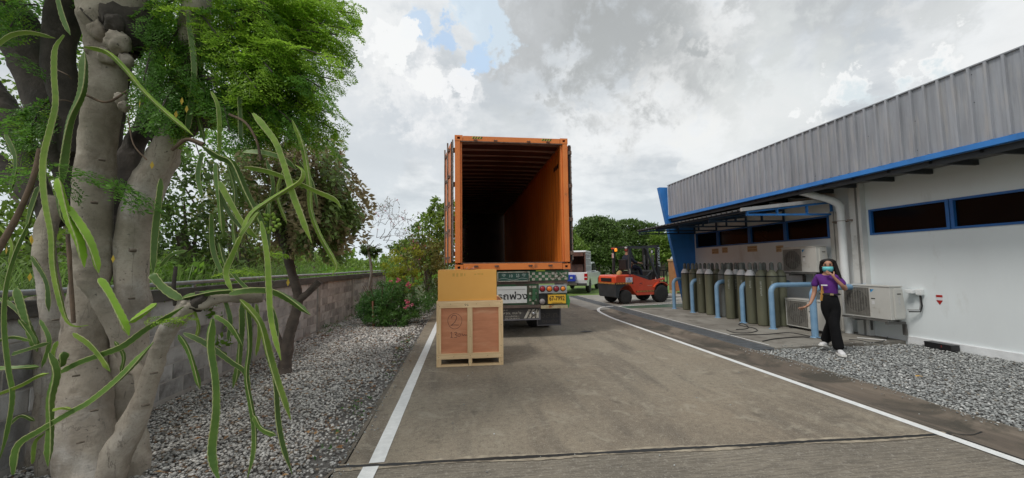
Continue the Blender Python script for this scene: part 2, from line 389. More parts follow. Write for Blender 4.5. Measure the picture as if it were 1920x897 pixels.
# crack across the gutter
cp = [atg(1742, 806), atg(1790, 812), atg(1835, 804), atg(1872, 795)]
V = []; cps = smoothpath([tuple(p) for p in cp], 6)
for i, p in enumerate(cps):
    u = (p[0] - 4.308) / .69; z = -.045 * math.sin(math.pi * min(1, max(0, u) * 1.05)) ** 1.5 + .022 * max(0, u - .85) / .15 + .005; w = .003 + .007 * RNG.random()
    V += [(p[0], p[1] - w, z), (p[0], p[1] + w, z)]
MB().add(V, [(2 * i, 2 * i + 2, 2 * i + 3, 2 * i + 1) for i in range(len(cps) - 1)]).build('gutter_crack', m_bit)['kind'] = 'structure'
# far hard standing, apron, drain, green floor -------------------------
m_apron = mat('apron_concrete', (.30, .285, .25), (.19, .175, .15), scale=1.1, rough=.85, bump=.3, bscale=90, dirt=(.10, .085, .07), dscale=1.6, dlo=.52, dhi=.68, detail=8)
m_far = mat('yard_concrete', (.31, .30, .27), (.23, .215, .185), scale=.7, rough=.85, bump=.3, bscale=60, dirt=(.14, .12, .10), dscale=.9)
sheet('pavement', [(4.306, 12.62), (5.08, 12.62), (5.08, 18.55), (4.306, 18.55)], -.002, m_far, .1)
sheet('pavement', [(5.56, 12.62), (30, 12.62), (30, 18.9), (5.56, 18.6)], -.002, m_far, .1)
sheet('apron', [(5.56, 6.30), (8.45, 6.42), (8.45, 12.6), (5.56, 12.6)], .012, m_apron, .1)
sheet('ground', [(5.07, 6.30), (5.552, 6.30), (5.552, 18.6), (5.07, 18.6)], -.055, mat('drain_dark', (.02, .02, .02)))
m_green = mat('green_floor_paint', (.045, .10, .062), (.06, .12, .075), scale=3, rough=.5, dirt=(.10, .12, .09), dscale=3)
sheet('green_floor', [(5.62, 12.75), (5.62, 13.38), (12, 14.3), (12, 12.75)], .003, m_green)
strip('painted_line', [(5.62, 13.45), (7.5, 13.75), (11, 14.25)], .09, .004, m_line)
strip('painted_line', [(5.60, y) for y in np.linspace(6.5, 13.3, 6)], .035, .017, m_line)
# drain grating: steel frame and bars, sections set end to end
m_steel = mat('grate_steel', (.26, .28, .30), (.18, .195, .21), scale=6, rough=.5, metal=.4)
g0 = MB(); L = .98
for x in (5.10, 5.53): g0.box(x - .012, x + .012, 0, L, -.03, .008)
for k in range(9): x = 5.145 + k * .0425; g0.box(x - .006, x + .006, .02, L - .02, -.025, .004)
for y in (.012, .25, .5, .75, L - .012): g0.box(5.112, 5.518, y - .006, y + .006, -.022, .001)
gt = g0.build('grating', m_steel); dr = thing('drain_grating', 'long steel drain grating let into the concrete beside the gutter', 'drain grating', (0, 6.32, 0)); gt.parent = dr
for k in range(1, 12): c_ = gt.copy(); COL.objects.link(c_); c_.location = (0, k * 1.0, 0)
# gravel beds -----------------------------------------------------------
m_bed = mat('gravel_bed', (.19, .18, .17), (.10, .09, .08), scale=30, rough=.95, bump=1, bscale=60)
def bedpoly_l(): return [(-3.5, -2), (-.9, -2), (-.9, 13), (-1.0, 17), (-3.5, 17)]
sheet('gravel_ground', bedpoly_l(), -.045, m_bed)
sheet('gravel_ground', [(4.99, -2), (8.5, -2), (8.5, 6.40), (4.99, 6.28)], -.045, m_bed)
def gravelmat(name, cols, dirt):
    m = bpy.data.materials.new(name); m.use_nodes = True; t = NT(m.node_tree); b = t.n['Principled BSDF']
    gi = t.a('ShaderNodeNewGeometry').outputs['Random Per Island']
    r = t.a('ShaderNodeValToRGB', {0: gi}); cr = r.color_ramp; cr.interpolation = 'CONSTANT'
    while len(cr.elements) < len(cols): cr.elements.new(.5)
    for i, (p, c_) in enumerate(cols): cr.elements[i].position = p; cr.elements[i].color = col4(c_)
    vec = t.a('ShaderNodeTexCoord').outputs['Object']
    n = t.noise(vec, 60, 3); base = t.mix(1.0, r.outputs[0], t.a('ShaderNodeCombineXYZ', {i: t.rng(n, .3, .7, .78, 1.2) for i in range(3)}).outputs[0], 'MULTIPLY')
    big = t.noise(vec, .8, 5, .6, .4); base = t.mix(t.rng(big, .5, .7, 0, .35), base, dirt)
    t.l.new(base, b.inputs['Base Color']); b.inputs['Roughness'].default_value = .8; return m
m_gravl = gravelmat('gravel_stones', [(0, (.22, .215, .205)), (.14, (.36, .35, .33)), (.34, (.46, .445, .415)), (.58, (.56, .54, .505)), (.76, (.68, .66, .62)), (.88, (.26, .21, .16)), (.95, (.22, .13, .08)), (.98, (.60, .58, .55))], (.15, .12, .09))
m_gravr = gravelmat('gravel_chips', [(0, (.16, .165, .165)), (.15, (.24, .25, .245)), (.38, (.31, .32, .31)), (.62, (.38, .39, .38)), (.80, (.46, .47, .455)), (.93, (.60, .60, .58)), (.97, (.22, .19, .15))], (.30, .30, .29))
def pebbles(name, pts, size, m, flat=.55):
    ico = bmesh.new(); bmesh.ops.create_icosphere(ico, subdivisions=1, radius=1); V0 = np.array([v.co[:] for v in ico.verts]); F0 = np.array([[v.index for v in f.verts] for f in ico.faces]); ico.free()
    nv = len(V0); N = len(pts); var = np.stack([V0 * (1 + .28 * (RNG.random((nv, 1)) - .5) * 2) for _ in range(12)])
    P = var[RNG.integers(0, 12, N)] * np.stack([RNG.uniform(.7, 1.25, N), RNG.uniform(.55, .95, N), RNG.uniform(flat - .15, flat + .15, N)], 1)[:, None, :]
    # random tilt then spin
    a, b_ = RNG.uniform(0, 6.283, N), RNG.normal(0, .35, N)
    ca, sa, cb, sb = np.cos(a)[:, None], np.sin(a)[:, None], np.cos(b_)[:, None], np.sin(b_)[:, None]
    x, y, z = P[..., 0], P[..., 1], P[..., 2]; y, z = y * cb - z * sb, y * sb + z * cb; x, y = x * ca - y * sa, x * sa + y * ca
    P = np.stack([x, y, z], -1) * size[:, None, None] + pts[:, None, :]
    F = (F0[None] + (np.arange(N) * nv)[:, None, None]).reshape(-1, 3)
    return link(name, fast(name, P.reshape(-1, 3), F, m), kind='stuff')
def scatter(x0, x1, y0, y1, sp):
    nx, ny = max(1, int((x1 - x0) / sp)), max(1, int((y1 - y0) / sp)); X, Y = np.meshgrid(np.linspace(x0, x1, nx), np.linspace(y0, y1, ny))
    P = np.stack([X.ravel(), Y.ravel()], 1); P += RNG.uniform(-.5, .5, P.shape) * sp; return P
L = []
for (y0, y1, sp) in ((2.0, 5.2, .0245), (5.2, 8.2, .032), (8.2, 15.5, .048)):
    P = scatter(-3.48, -1.0, y0, y1, sp); L.append(np.c_[P, RNG.uniform(-.036, -.012, len(P)), np.full(len(P), sp)])
L = np.concatenate(L); th = RNG.random(len(L))
edge = (L[:, 0] > -1.30 - .12 * np.sin(L[:, 1] * 1.7)) & (th < .62)
L = L[~edge]
pebbles('gravel', L[:, :3], L[:, 3] * RNG.uniform(.42, .85, len(L)), m_gravl)
L = []
for (y0, y1, sp) in ((2.2, 4.4, .026), (4.4, 6.33, .031)):
    P = scatter(5.0, 8.42, y0, y1, sp); L.append(np.c_[P, RNG.uniform(-.034, -.006, len(P)), np.full(len(P), sp)])
L = np.concatenate(L); L = L[(L[:, 0] > 5.06 + .05 * np.sin(L[:, 1] * 1.1 + 2)) & ~((L[:, 1] > 6.28))]
pebbles('gravel', L[:, :3], L[:, 3] * RNG.uniform(.36, .80, len(L)), m_gravr)
P = np.concatenate([np.c_[RNG.normal(-.97, .06, 420), RNG.uniform(2.4, 9, 420)], np.c_[RNG.normal(4.98, .07, 380), RNG.uniform(2.3, 6.3, 380)], np.c_[RNG.uniform(5.7, 8, 120), RNG.normal(6.36, .06, 120)], np.c_[RNG.uniform(-.7, 4.9, 60), RNG.uniform(2.6, 8, 60)]])
pebbles('stray_stones', np.c_[P, np.where((P[:, 0] > 5.6), .018, .004) + np.where((P[:, 0] > 4.85) & (P[:, 0] < 5.6), .016, 0)], RNG.uniform(.004, .012, len(P)), m_gravr)
# fallen leaves on the gravel
m_dead = leafmat('dead_leaf', (.22, .11, .045), (.30, .19, .09), .5, .1, .8)
V = []; F = []
lp = [(RNG.uniform(-3.3, -1.2), RNG.uniform(2.6, 9)) for _ in range(150)] + [(-3.2 + RNG.normal(0, .2), RNG.uniform(4.5, 11)) for _ in range(120)] + [(RNG.normal(-2.5, .4), RNG.normal(10.3, .5)) for _ in range(70)] + [(-1.2 + RNG.normal(0, .1), RNG.uniform(3, 9)) for _ in range(60)]
for i, (x, y) in enumerate(lp):
    a = RNG.uniform(0, 6.28); s = RNG.uniform(.02, .042); h = RNG.uniform(.0, .015); b0 = len(V); ca, sa = math.cos(a) * s, math.sin(a) * s
    V += [(x - ca, y - sa, h), (x + sa * .45, y - ca * .45, h + .008), (x + ca, y + sa, h + .004), (x - sa * .45, y + ca * .45, h + .012)]; F.append((b0, b0 + 1, b0 + 2, b0 + 3))
link('fallen_leaves', fast('fallen_leaves', V, F, m_dead), kind='stuff')
p = atg(1723, 709); MB().add([(p.x + math.cos(a) * .05 * r, p.y + math.sin(a) * .04 * r, .022 + .01 * (i % 2)) for i, (a, r) in enumerate([(0, 1), (.8, .7), (1.6, 1), (2.5, .8), (3.3, 1.1), (4.2, .7), (5.2, 1)])], [tuple(range(7))]).build('dead_leaf', mat('yellow_leaf', (.5, .30, .08), rough=.7))
tag(bpy.data.objects['dead_leaf'], 'curled yellow fallen leaf lying on the right gravel bed', 'leaf')

# ================================================================== BLOCK WALL on the left
WX = -3.55
m_blk = mat('block_concrete', (.52, .52, .505), (.37, .365, .355), scale=5, rough=.95, bump=.6, bscale=70, orand=.34, dirt=(.14, .132, .125), dscale=3, dlo=.52, dhi=.72)
m_mort = mat('mortar', (.52, .50, .47), (.40, .38, .35), scale=6, rough=.95, bump=.5)
m_post = mat('wall_post_concrete', (.42, .41, .38), (.32, .305, .28), scale=4, rough=.9, bump=.5, dirt=(.05, .047, .04), dscale=3)
wall = thing('block_wall', 'grey concrete block wall with posts and coping running behind the gravel bed', 'wall', (WX, 0, 0))
CY0, CY1 = 1.2, 18.2
MB().box(-.12, -.004, CY0, CY1, -.1, 1.17).build('mortar', m_mort, wall)
posts = [1.25, 4.22, 7.12, 10.02, 12.96, 15.6, 18.1]
for y in posts: MB().box(-.14, .03, y - .075, y + .075, -.1, 1.17, .006).build('post', m_post, wall)
blk = MB().box(-.1, 0, 0, .386, 0, .183, .006).build('block', m_blk, wall)
protos = [blk.data]
half = MB().box(-.1, 0, 0, .19, 0, .183, .006); hb = half.build('block', m_blk, wall)
first = [True, True]
for r in range(6):
    for a, b_ in zip(posts[:-1], posts[1:]):
        y = a + .082; end = b_ - .082; off = (r % 2)
        n_ = 0
        while y < end - .05:
            Lb = .19 if (off and n_ == 0) else .386
            if y + Lb > end: Lb = end - y
            if Lb < .05: break
            full = abs(Lb - .386) < .001; me = blk.data if full else hb.data
            o = link('block', me, wall, (random.uniform(-.003, .005), y, .006 + r * .195)) if not first[0 if full else 1] else (blk if full else hb)
            if first[0 if full else 1]: o.location = (0, y, .006 + r * .195); first[0 if full else 1] = False
            if not full: o.scale = (1, Lb / .19, 1)
            y += Lb + .01; n_ += 1
m_cop = mat('coping_concrete', (.15, .142, .13), (.08, .075, .07), scale=4, rough=.95, bump=.6, stretch=(1, .5, 1.5), dirt=(.24, .225, .2), dscale=5, dlo=.58, dhi=.75)
for a, b_ in zip(posts[:-1], posts[1:]): MB().box(-.16, .045, a + .004, b_ - .004, 1.172, 1.305, .008).build('coping', m_cop, wall)
m_pipe = mat('galvanised_pipe', (.48, .50, .52), (.36, .38, .40), scale=10, rough=.45, metal=.5)
rail = thing('pipe_rail', 'long grey metal pipe laid along the top of the block wall', 'pipe', (WX, 0, 0))
MB().tube([(0, y, 1.375 + .006 * math.sin(y)) for y in np.linspace(1.2, 18.2, 18)], .026, 12).build('pipe', m_pipe, rail)
for y in np.arange(2.7, 18, 2.9): MB().box(-.012, .012, y - .02, y + .02, 1.305, 1.36).build('bracket', m_pipe, rail)
# ================================================================== OFFICE BUILDING on the right
BX = 8.42
m_wall = mat('white_wall_paint', (.78, .83, .84), (.74, .785, .795), scale=1.2, rough=.75, bump=.15, bscale=25, dirt=(.50, .50, .46), dscale=1.1, dlo=.60, dhi=.82, stretch=(1, 1, .35))
m_blue = mat('blue_paint', (.035, .22, .62), (.03, .18, .52), scale=3, rough=.5, dirt=(.04, .14, .32), dscale=2.5)
m_blued = mat('blue_frame_paint', (.02, .14, .42), (.018, .11, .34), scale=3, rough=.45)
m_glass = mat('dark_window_glass', (.004, .004, .004), (.007, .006, .006), scale=1, rough=.12, spec=.10)
m_sheet = mat('weathered_metal_cladding', (.365, .38, .415), (.275, .285, .31), scale=1.3, rough=.55, metal=.25, stretch=(1, 7, .7), dirt=(.40, .39, .39), dscale=1.6, dlo=.5, dhi=.66, detail=9, orand=.06)
t, b = hook(m_sheet)
vec = t.a('ShaderNodeTexCoord').outputs['Object']; base = b.inputs['Base Color'].links[0].from_socket
sv = t.a('ShaderNodeVectorMath', {0: vec, 1: (1, 26, .9)}, operation='MULTIPLY').outputs[0]
base = t.mix(t.rng(t.noise(sv, 1, 4, .6), .52, .70, 0, .35), base, (.17, .165, .175)); t.l.new(base, b.inputs['Base Color'])
m_dark = mat('dark_painted_steel', (.035, .04, .045), rough=.6)
m_soff = mat('soffit_board', (.20, .20, .19), (.14, .14, .135), scale=2, rough=.8)
Y0B, Y1B = -4.0, 12.98
house = thing('office_building', 'long low white building with grey ribbed metal parapet, blue trim and strip windows', 'building', (BX, 0, 0))
WIN = [(-2.1, -.8), (-.75, .55), (.6, 1.9), (1.95, 3.2), (3.25, 4.62), (4.67, 5.60), (5.60, 6.90)]
WIN = [(1.60, 2.91), (2.96, 4.24), (4.29, 5.54), (5.60, 6.88)]
FWIN = [(7.80, 8.98), (9.03, 10.24), (10.30, 11.66), (11.72, 12.86)]
ZB, ZT = 2.08, 2.61
def wpiece(y0, y1, z0, z1): MB().box(0, .22, y0, y1, z0, z1).build('wall', m_wall, house)
wpiece(Y0B, 7.15, -.1, ZB); wpiece(7.152, Y1B, -.1, ZB); wpiece(Y0B, 7.15, ZT, 3.6); wpiece(7.152, Y1B, ZT, 3.6)
wpiece(Y0B, 1.58, ZB + .002, ZT - .002); wpiece(6.90, 7.78, ZB + .002, ZT - .002); wpiece(12.88, Y1B, ZB + .002, ZT - .002)
MB().box(.25, 9, Y1B - .22, Y1B, -.1, 4.3).build('wall', m_wall, house)
MB().box(-.035, 0, Y0B, 6.36, -.1, .115, .006).build('plinth', mat('plinth_paint', (.78, .80, .81), rough=.6), house)
for grp in (WIN, FWIN):
    for (a, b_) in grp:
        f = MB(); w = .038
        f.box(-.02, .06, a - .022, b_ + .022, ZB, ZB + w); f.box(-.02, .06, a - .022, b_ + .022, ZT - w, ZT)
        f.box(-.02, .06, a - .022, a + w - .012, ZB + w, ZT - w); f.box(-.02, .06, b_ - w + .012, b_ + .022, ZB + w, ZT - w)
        wn = f.build('window', m_blued, house)
        MB().box(.035, .045, a + .02, b_ - .02, ZB + w - .005, ZT - w + .005).build('pane', m_glass, wn)
        MB().box(.06, .07, a, b_, ZB, ZT).build('blind', mat('window_blind', (.010, .005, .003), (.005, .003, .003), scale=3, stretch=(1, 9, 1)), wn)
# pilaster with cover strip between the two window groups
MB().box(-.13, -.002, 6.96, 7.20, -.1, 3.55, .005).build('pilaster', mat('pilaster_paint', (.68, .68, .66), (.58, .58, .56), scale=2, rough=.7, dirt=(.34, .33, .30), dscale=2), house)
MB().box(-.145, -.13, 7.02, 7.055, -.1, 3.5).build('pilaster_joint', mat('joint_grey', (.22, .22, .21)), house)
MB().box(-.07, -.002, 7.50, 7.60, -.05, 2.66, .004).build('cable_duct', mat('duct_paint', (.55, .54, .50), (.44, .43, .4), scale=3, rough=.7), house)
MB().box(-.07, -.002, 7.63, 7.72, -.05, 2.68, .004).build('cable_duct', MATS['duct_paint'], house)
# parapet cladding: ribbed sheets, each .74 m
PX = 7.45 - BX; ZS0, ZS1 = 3.245, 4.375
def ribbed(width, nrib, h, z0, z1, base, kx=-1):
    """profile along +Y from 0, ribs stand out in -X"""
    P = [(0, 0)]; pitch = width / nrib
    for i in range(nrib):
        c_ = (i + .5) * pitch; P += [(c_ - .024, 0), (c_ - .015, kx * h), (c_ + .015, kx * h), (c_ + .024, 0)]
    P.append((width + .004, -.002)); return P
def sheet_mesh():
    P = ribbed(.74, 4, .034, 0, 0, 0); k = len(P); V = [(p[1], p[0], ZS0) for p in P] + [(p[1], p[0], ZS1) for p in P]
    V += [(p[1] + .008, p[0], ZS0) for p in P] + [(p[1] + .008, p[0], ZS1) for p in P]
    F = [(i, i + 1, k + i + 1, k + i) for i in range(k - 1)] + [(2 * k + i, 3 * k + i, 3 * k + i + 1, 2 * k + i + 1) for i in range(k - 1)] + [(k + i, k + i + 1, 3 * k + i + 1, 3 * k + i) for i in range(k - 1)] + [(i, 2 * k + i, 2 * k + i + 1, i + 1) for i in range(k - 1)]
    m = MB(); m.add(V, F); return m
sh0 = sheet_mesh().build('cladding_sheet', m_sheet, house); sh0.location = (PX, Y1B - .74, 0); y = Y1B - 1.48
while y > Y0B - .8:
    c_ = sh0.copy(); COL.objects.link(c_); c_.location = (PX + random.uniform(-.002, .002), y, random.uniform(-.004, .004)); y -= .74
m_scr = mat('screw_steel', (.05, .05, .055), rough=.5)
s_ = MB(); y = Y1B - .3
while y > 2.5:
    for z in (3.36, 3.85, 4.27):
        if random.random() < .55: s_.lathe([(.008, 0), (.008, .006)], 6, (PX - .006, y + .09 * random.choice([0, 2, 4]), z), 'X')
    y -= .74
s_.build('screws', m_scr, house, kind='stuff')
MB().box(PX - .03, PX + .05, Y0B, Y1B - .01, ZS1 + .003, ZS1 + .022).build('parapet_cap', m_sheet, house)
f_ = MB(); f_.prism([(PX - .045, 3.155), (PX + .06, 3.155), (PX + .06, 3.238), (PX - .045, 3.238)], Y0B, Y1B - .01); f_.build('fascia', m_blue, house)
MB().box(PX + .0, -.002, Y0B, Y1B - .01, 3.19, 3.205).build('soffit', m_soff, house)
raf = MB().box(PX + .065, -.004, 0, .05, 3.10, 3.186).build('rafter', m_dark, house); raf.location = (0, Y1B - .4, 0); y = Y1B - 1.02
while y > Y0B: c_ = raf.copy(); COL.objects.link(c_); c_.location = (0, y, 0); y -= .62
MB().box(PX + .065, PX + .11, Y0B, Y1B - .02, 3.06, 3.15).build('gutter_beam', m_dark, house)
MB().box(PX + .06, 9, Y0B, Y1B - .24, 3.95, 4.0).build('roof', m_sheet, house)
# slanting blue end fin
fx = lambda X: X - BX
MB().prism([(fx(7.12), 4.32), (fx(7.44), 4.32), (fx(7.44), 3.3), (fx(8.7), 3.2), (fx(8.7), -.05), (fx(7.97), -.05)], Y1B + .005, Y1B + .17).build('end_fin', m_blue, house)
# fire point sticker
fs = MB(); fs.prism([(5.872, .93), (5.795, .93), (5.795, .885), (5.872, .885)], -.008, -.001, 'X')
sg = thing('fire_point_sign', 'small red arrow shaped sign pointing down on the white wall', 'sign', (BX, 5.83, 0))
m_red = mat('sign_red', (.42, .02, .015), rough=.5)
MB().prism([(.045, .925), (-.045, .925), (-.045, .885), (.045, .885)], -.008, -.001, 'X').build('red_band', m_red, sg)
MB().prism([(.045, .883), (-.045, .883), (-.045, .832), (.045, .832)], -.006, -.001, 'X').build('white_band', mat('sign_white', (.75, .72, .75), rough=.6), sg)
MB().prism([(.045, .83), (-.045, .83), (0, .755)], -.008, -.001, 'X').build('arrow', m_red, sg)
m_note = mat('faded_notice', (.50, .36, .20), (.56, .44, .28), scale=9, rough=.9)
for i, (y, z, w, l) in enumerate([(11.86, 1.93, .34, 'first faded orange notice from the left on the wall behind the cylinders'), (11.38, 1.95, .26, 'small second faded notice from the left on the wall behind the cylinders'), (10.2, 1.94, .38, 'widest faded orange notice on the wall behind the cylinders, third from left'), (9.22, 1.9, .24, 'faded orange notice beside the upper air conditioner on the wall')]):
    n_ = thing('wall_notice', l, 'notice', (BX, y, z), 0, 'faded notices on the wall behind the cylinders'); MB().box(-.004, -.001, -w / 2, w / 2, -.085, .085).build('paper', m_note, n_)
    p_ = MB(); [p_.box(-.0055, -.0035, -w / 2 + .03, w / 2 - .03, q, q + .016) for q in (.03, -.04)]; p_.build('printed_line', mat('notice_ink', (.30, .15, .05)), n_)
# downpipe
m_pvc = mat('grey_pvc', (.78, .80, .80), (.70, .72, .72), scale=3, rough=.4, dirt=(.42, .40, .35), dscale=3, dlo=.6)
dp = thing('downpipe', 'thick pale grey rain downpipe with an elbow under the eaves', 'pipe', (8.19, 7.30, 0))
MB().tube([(0, 0, -.02), (0, 0, 1.3), (0, 0, 2.66)], .072, 18).build('pipe', m_pvc, dp)
MB().tube([(0, 0, 2.62), (0, .004, 2.74), (-.03, .03, 2.82), (-.1, .10, 2.90), (-.14, .15, 2.935)], .080, 18).build('elbow', m_pvc, dp)
MB().tube([(-.1, .1, 2.90), (-.62, .42, 3.16)], .073, 18).build('pipe', m_pvc, dp)
cl = MB(); cl.tube([(.078 * math.cos(a), .078 * math.sin(a), 2.42) for a in np.linspace(0, 6.28, 17)], .006, 6); cl.box(.0, .2, -.17, -.13, 2.40, 2.44); cl.box(.02, .2, .20, .23, 2.40, 2.44); cl.bar((.12, -.2, 2.42), (.12, .25, 2.40), .025, .025); cl.build('clamp', mat('rusty_steel', (.20, .14, .10), (.30, .27, .24), scale=12, rough=.8), dp)
# ---------------------------------------------------------------- awning
aw = thing('awning', 'low dark corrugated awning over the gas cylinders on trussed brackets', 'awning', (0, 0, 0))
m_aw = mat('awning_sheet_grey', (.10, .095, .095), (.07, .065, .065), scale=2, rough=.7)
AZ = lambda X: 2.70 + (X - 6.10) * .112
y = 7.62; W = .74
def aw_sheet():
    P = [(0, 0)]
    for i in range(4):
        c_ = (i + .5) * W / 4; P += [(c_ - .03, 0), (c_ - .015, .03), (c_ + .015, .03), (c_ + .03, 0)]
    P.append((W + .003, 0)); k = len(P)
    V = [(6.10, p[0], AZ(6.10) + p[1]) for p in P] + [(8.415, p[0], AZ(8.415) + p[1]) for p in P]; V += [(v[0], v[1], v[2] - .006) for v in V]
    F = [(i, i + 1, k + i + 1, k + i) for i in range(k - 1)] + [(2 * k + i, 3 * k + i, 3 * k + i + 1, 2 * k + i + 1) for i in range(k - 1)] + [(i, 2 * k + i, 2 * k + i + 1, i + 1) for i in range(k - 1)]
    m = MB(); m.add(V, F); return m
a0 = aw_sheet().build('roof_sheet', m_aw, aw); a0.location = (0, 7.66, 0)
for k in range(1, 7): c_ = a0.copy(); COL.objects.link(c_); c_.location = (0, 7.66 + W * k, 0)
m_flash = mat('pale_flashing', (.50, .50, .50), (.40, .40, .40), scale=4, rough=.5, metal=.3)
fl = MB(); fl.prism([(6.08, AZ(6.08) - .03), (8.40, AZ(8.40) - .035), (8.40, AZ(8.40) + .045), (6.08, AZ(6.08) + .045)], 7.60, 7.655); fl.build('end_flashing', m_flash, aw)
m_bt = m_blue; m_btd = mat('shaded_truss_blue', (.02, .05, .10), rough=.6)  # truss blue darkened: the awning's shade is put into the colour
for i, Y in enumerate([7.68, 9.0, 10.35, 11.7, 12.9]):
    t_ = MB(); x0 = 6.24; s = .042
    t_.bar((x0, Y, 2.60), (8.40, Y, 2.62), s, s); t_.bar((x0, Y, AZ(x0) - .055), (8.40, Y, AZ(8.4) - .06), s, s)
    for x in (6.26, 7.0, 7.75, 8.38): t_.box(x - .02, x + .02, Y - .019, Y + .019, 2.62, AZ(x) - .07)
    t_.build('truss', m_bt if i == 0 else m_btd, aw)
pu = MB()
for x in (6.2, 7.1, 8.0): pu.bar((x, 7.70, AZ(x) - .03), (x, 12.86, AZ(x) - .03), .035, .035)
pu.build('purlin', m_btd, aw)
# ---------------------------------------------------------------- bollard hoops
m_bol = mat('blue_bollard_paint', (.16, .30, .46), (.22, .37, .53), scale=4, rough=.45, dirt=(.06, .10, .16), dscale=5, dlo=.6, dhi=.75, bump=.1, bscale=30)
BY = [7.0, 8.06, 9.0, 9.98, 11.16, 12.2]
blab = ['blue bent pipe guard rail with its post beside the walking woman', 'blue bent pipe guard rail standing just left of the lower air conditioner', 'third blue bent pipe guard rail from the right, before the cylinders', 'third blue bent pipe guard rail from the left, before the cylinders', 'second blue bent pipe guard rail from the left, before the cylinders', 'leftmost blue bent pipe guard rail, standing by the slanted blue fin']
for i, Y in enumerate(BY):
    o = thing('guard_rail', blab[i], 'guard rail', (7.07, Y, .012), 0, 'blue bent pipe guard rails in front of the gas cylinders')
    top = 1.0
    P = [(0, 0, 0), (0, 0, top - .17)] + [(.17 - .17 * math.cos(a), 0, top - .17 + .17 * math.sin(a)) for a in np.linspace(.2, 1.57, 6)] + [(1.33, 0, top)]
    MB().tube(P, .056 if i else .06, 16).build('pipe', m_bol, o)
    MB().lathe([(.085, 0), (.085, .012), (.062, .014)], 16).build('base_plate', m_bol, o)
# ---------------------------------------------------------------- gas cylinders
m_cyl = mat('olive_cylinder_paint', (.165, .168, .11), (.125, .128, .085), scale=3, rough=.5, orand=.16, dirt=(.16, .155, .12), dscale=6, dlo=.6, dhi=.75, bump=.1, bscale=40, stretch=(1, 1, .4))
m_cylg = mat('grey_cylinder_paint', (.19, .205, .195), (.15, .16, .155), scale=3, rough=.5, orand=.12, dirt=(.2, .2, .19), dscale=6, dlo=.6)
m_wsh = mat('white_shoulder_paint', (.85, .85, .86), (.66, .67, .68), scale=8, rough=.6, dirt=(.3, .3, .27), dscale=10, dlo=.58, dhi=.72)
m_cap = mat('cap_steel', (.17, .185, .17), (.11, .12, .11), scale=9, rough=.55, orand=.3)
m_ring = mat('black_ring', (.015, .015, .015), rough=.6)
m_sten = mat('stencil_white', (.40, .41, .37), (.24, .25, .2), scale=20, rough=.8)
def cylinder(px, X, kind, label, spin):
    d = ray(px, 600); Yc = X * d.y / d.x
    o = thing('gas_cylinder', label, 'gas cylinder', (X, Yc, .012), spin, 'gas cylinders standing in rows under the awning')
    body = m_cylg if kind == 'grey' else m_cyl; r = .117
    MB().lathe([(r - .02, 0), (r - .004, .012), (r, .03), (r, 1.18)], 22).build('body', body, o)
    MB().lathe([(r + .0015, 1.178), (r + .0015, 1.205)], 22).build('paint_band', m_ring, o)
    MB().lathe([(r, 1.203), (r - .006, 1.24), (r - .028, 1.285), (.062, 1.325), (.045, 1.345)], 22).build('shoulder', m_wsh if kind == 'white' else body, o)
    MB().lathe([(.044, 1.343), (.046, 1.375), (.048, 1.40), (.047, 1.47), (.040, 1.505), (.022, 1.525), (.004, 1.53)], 16).build('cap', m_cap, o)
    if kind != 'back':
        st = MB(); z = 1.05
        for k in range(random.choice([5, 7, 9])):
            w = random.uniform(.012, .02); a = random.uniform(-.04, .04) - 2.35 - spin
            c0, s0 = math.cos(a - w / r), math.sin(a - w / r); c1, s1 = math.cos(a + w / r), math.sin(a + w / r); q = r + .0015; h = random.uniform(.02, .03)
            st.add([(q * c0, q * s0, z), (q * c1, q * s1, z), (q * c1, q * s1, z + h), (q * c0, q * s0, z + h)], [(0, 1, 2, 3)]); z -= h + .014
        if random.random() < .55: st.build('stencil_marks', m_sten, o)
    return o
row1 = [(1288, 7.30, 'white'), (1303, 7.28, 'olive'), (1317, 7.30, 'white'), (1333, 7.26, 'white'), (1359, 7.36, 'grey'), (1371, 7.28, 'white'), (1395, 7.30, 'white'), (1411, 7.20, 'white'), (1431, 7.22, 'olive'), (1452, 7.34, 'olive')]
row2 = [(1295, 7.56, 'olive'), (1310, 7.58, 'olive'), (1326, 7.60, 'white'), (1349, 7.62, 'olive'), (1384, 7.56, 'white'), (1421, 7.52, 'grey'), (1438, 7.56, 'olive'), (1468, 7.62, 'olive')]
row3 = [(1340, 7.90, 'olive'), (1366, 7.90, 'grey'), (1376, 7.92, 'olive'), (1399, 7.90, 'olive'), (1390, 7.86, 'grey')]
ords = ['leftmost', 'second', 'third', 'fourth', 'fifth', 'sixth', 'seventh', 'eighth', 'ninth', 'tenth']
kn = {'white': 'olive gas cylinder with white shoulder', 'olive': 'plain olive gas cylinder', 'grey': 'greyish gas cylinder'}
for rn, row in (('front', row1), ('middle', row2), ('back', row3)):
    for i, (px, X, k) in enumerate(row):
        l = '%s, %s in the %s row' % (kn[k], ords[i] if i == 0 else ords[i] + ' from the left', rn)
        cylinder(px, X, k, l, random.uniform(-.3, .3))
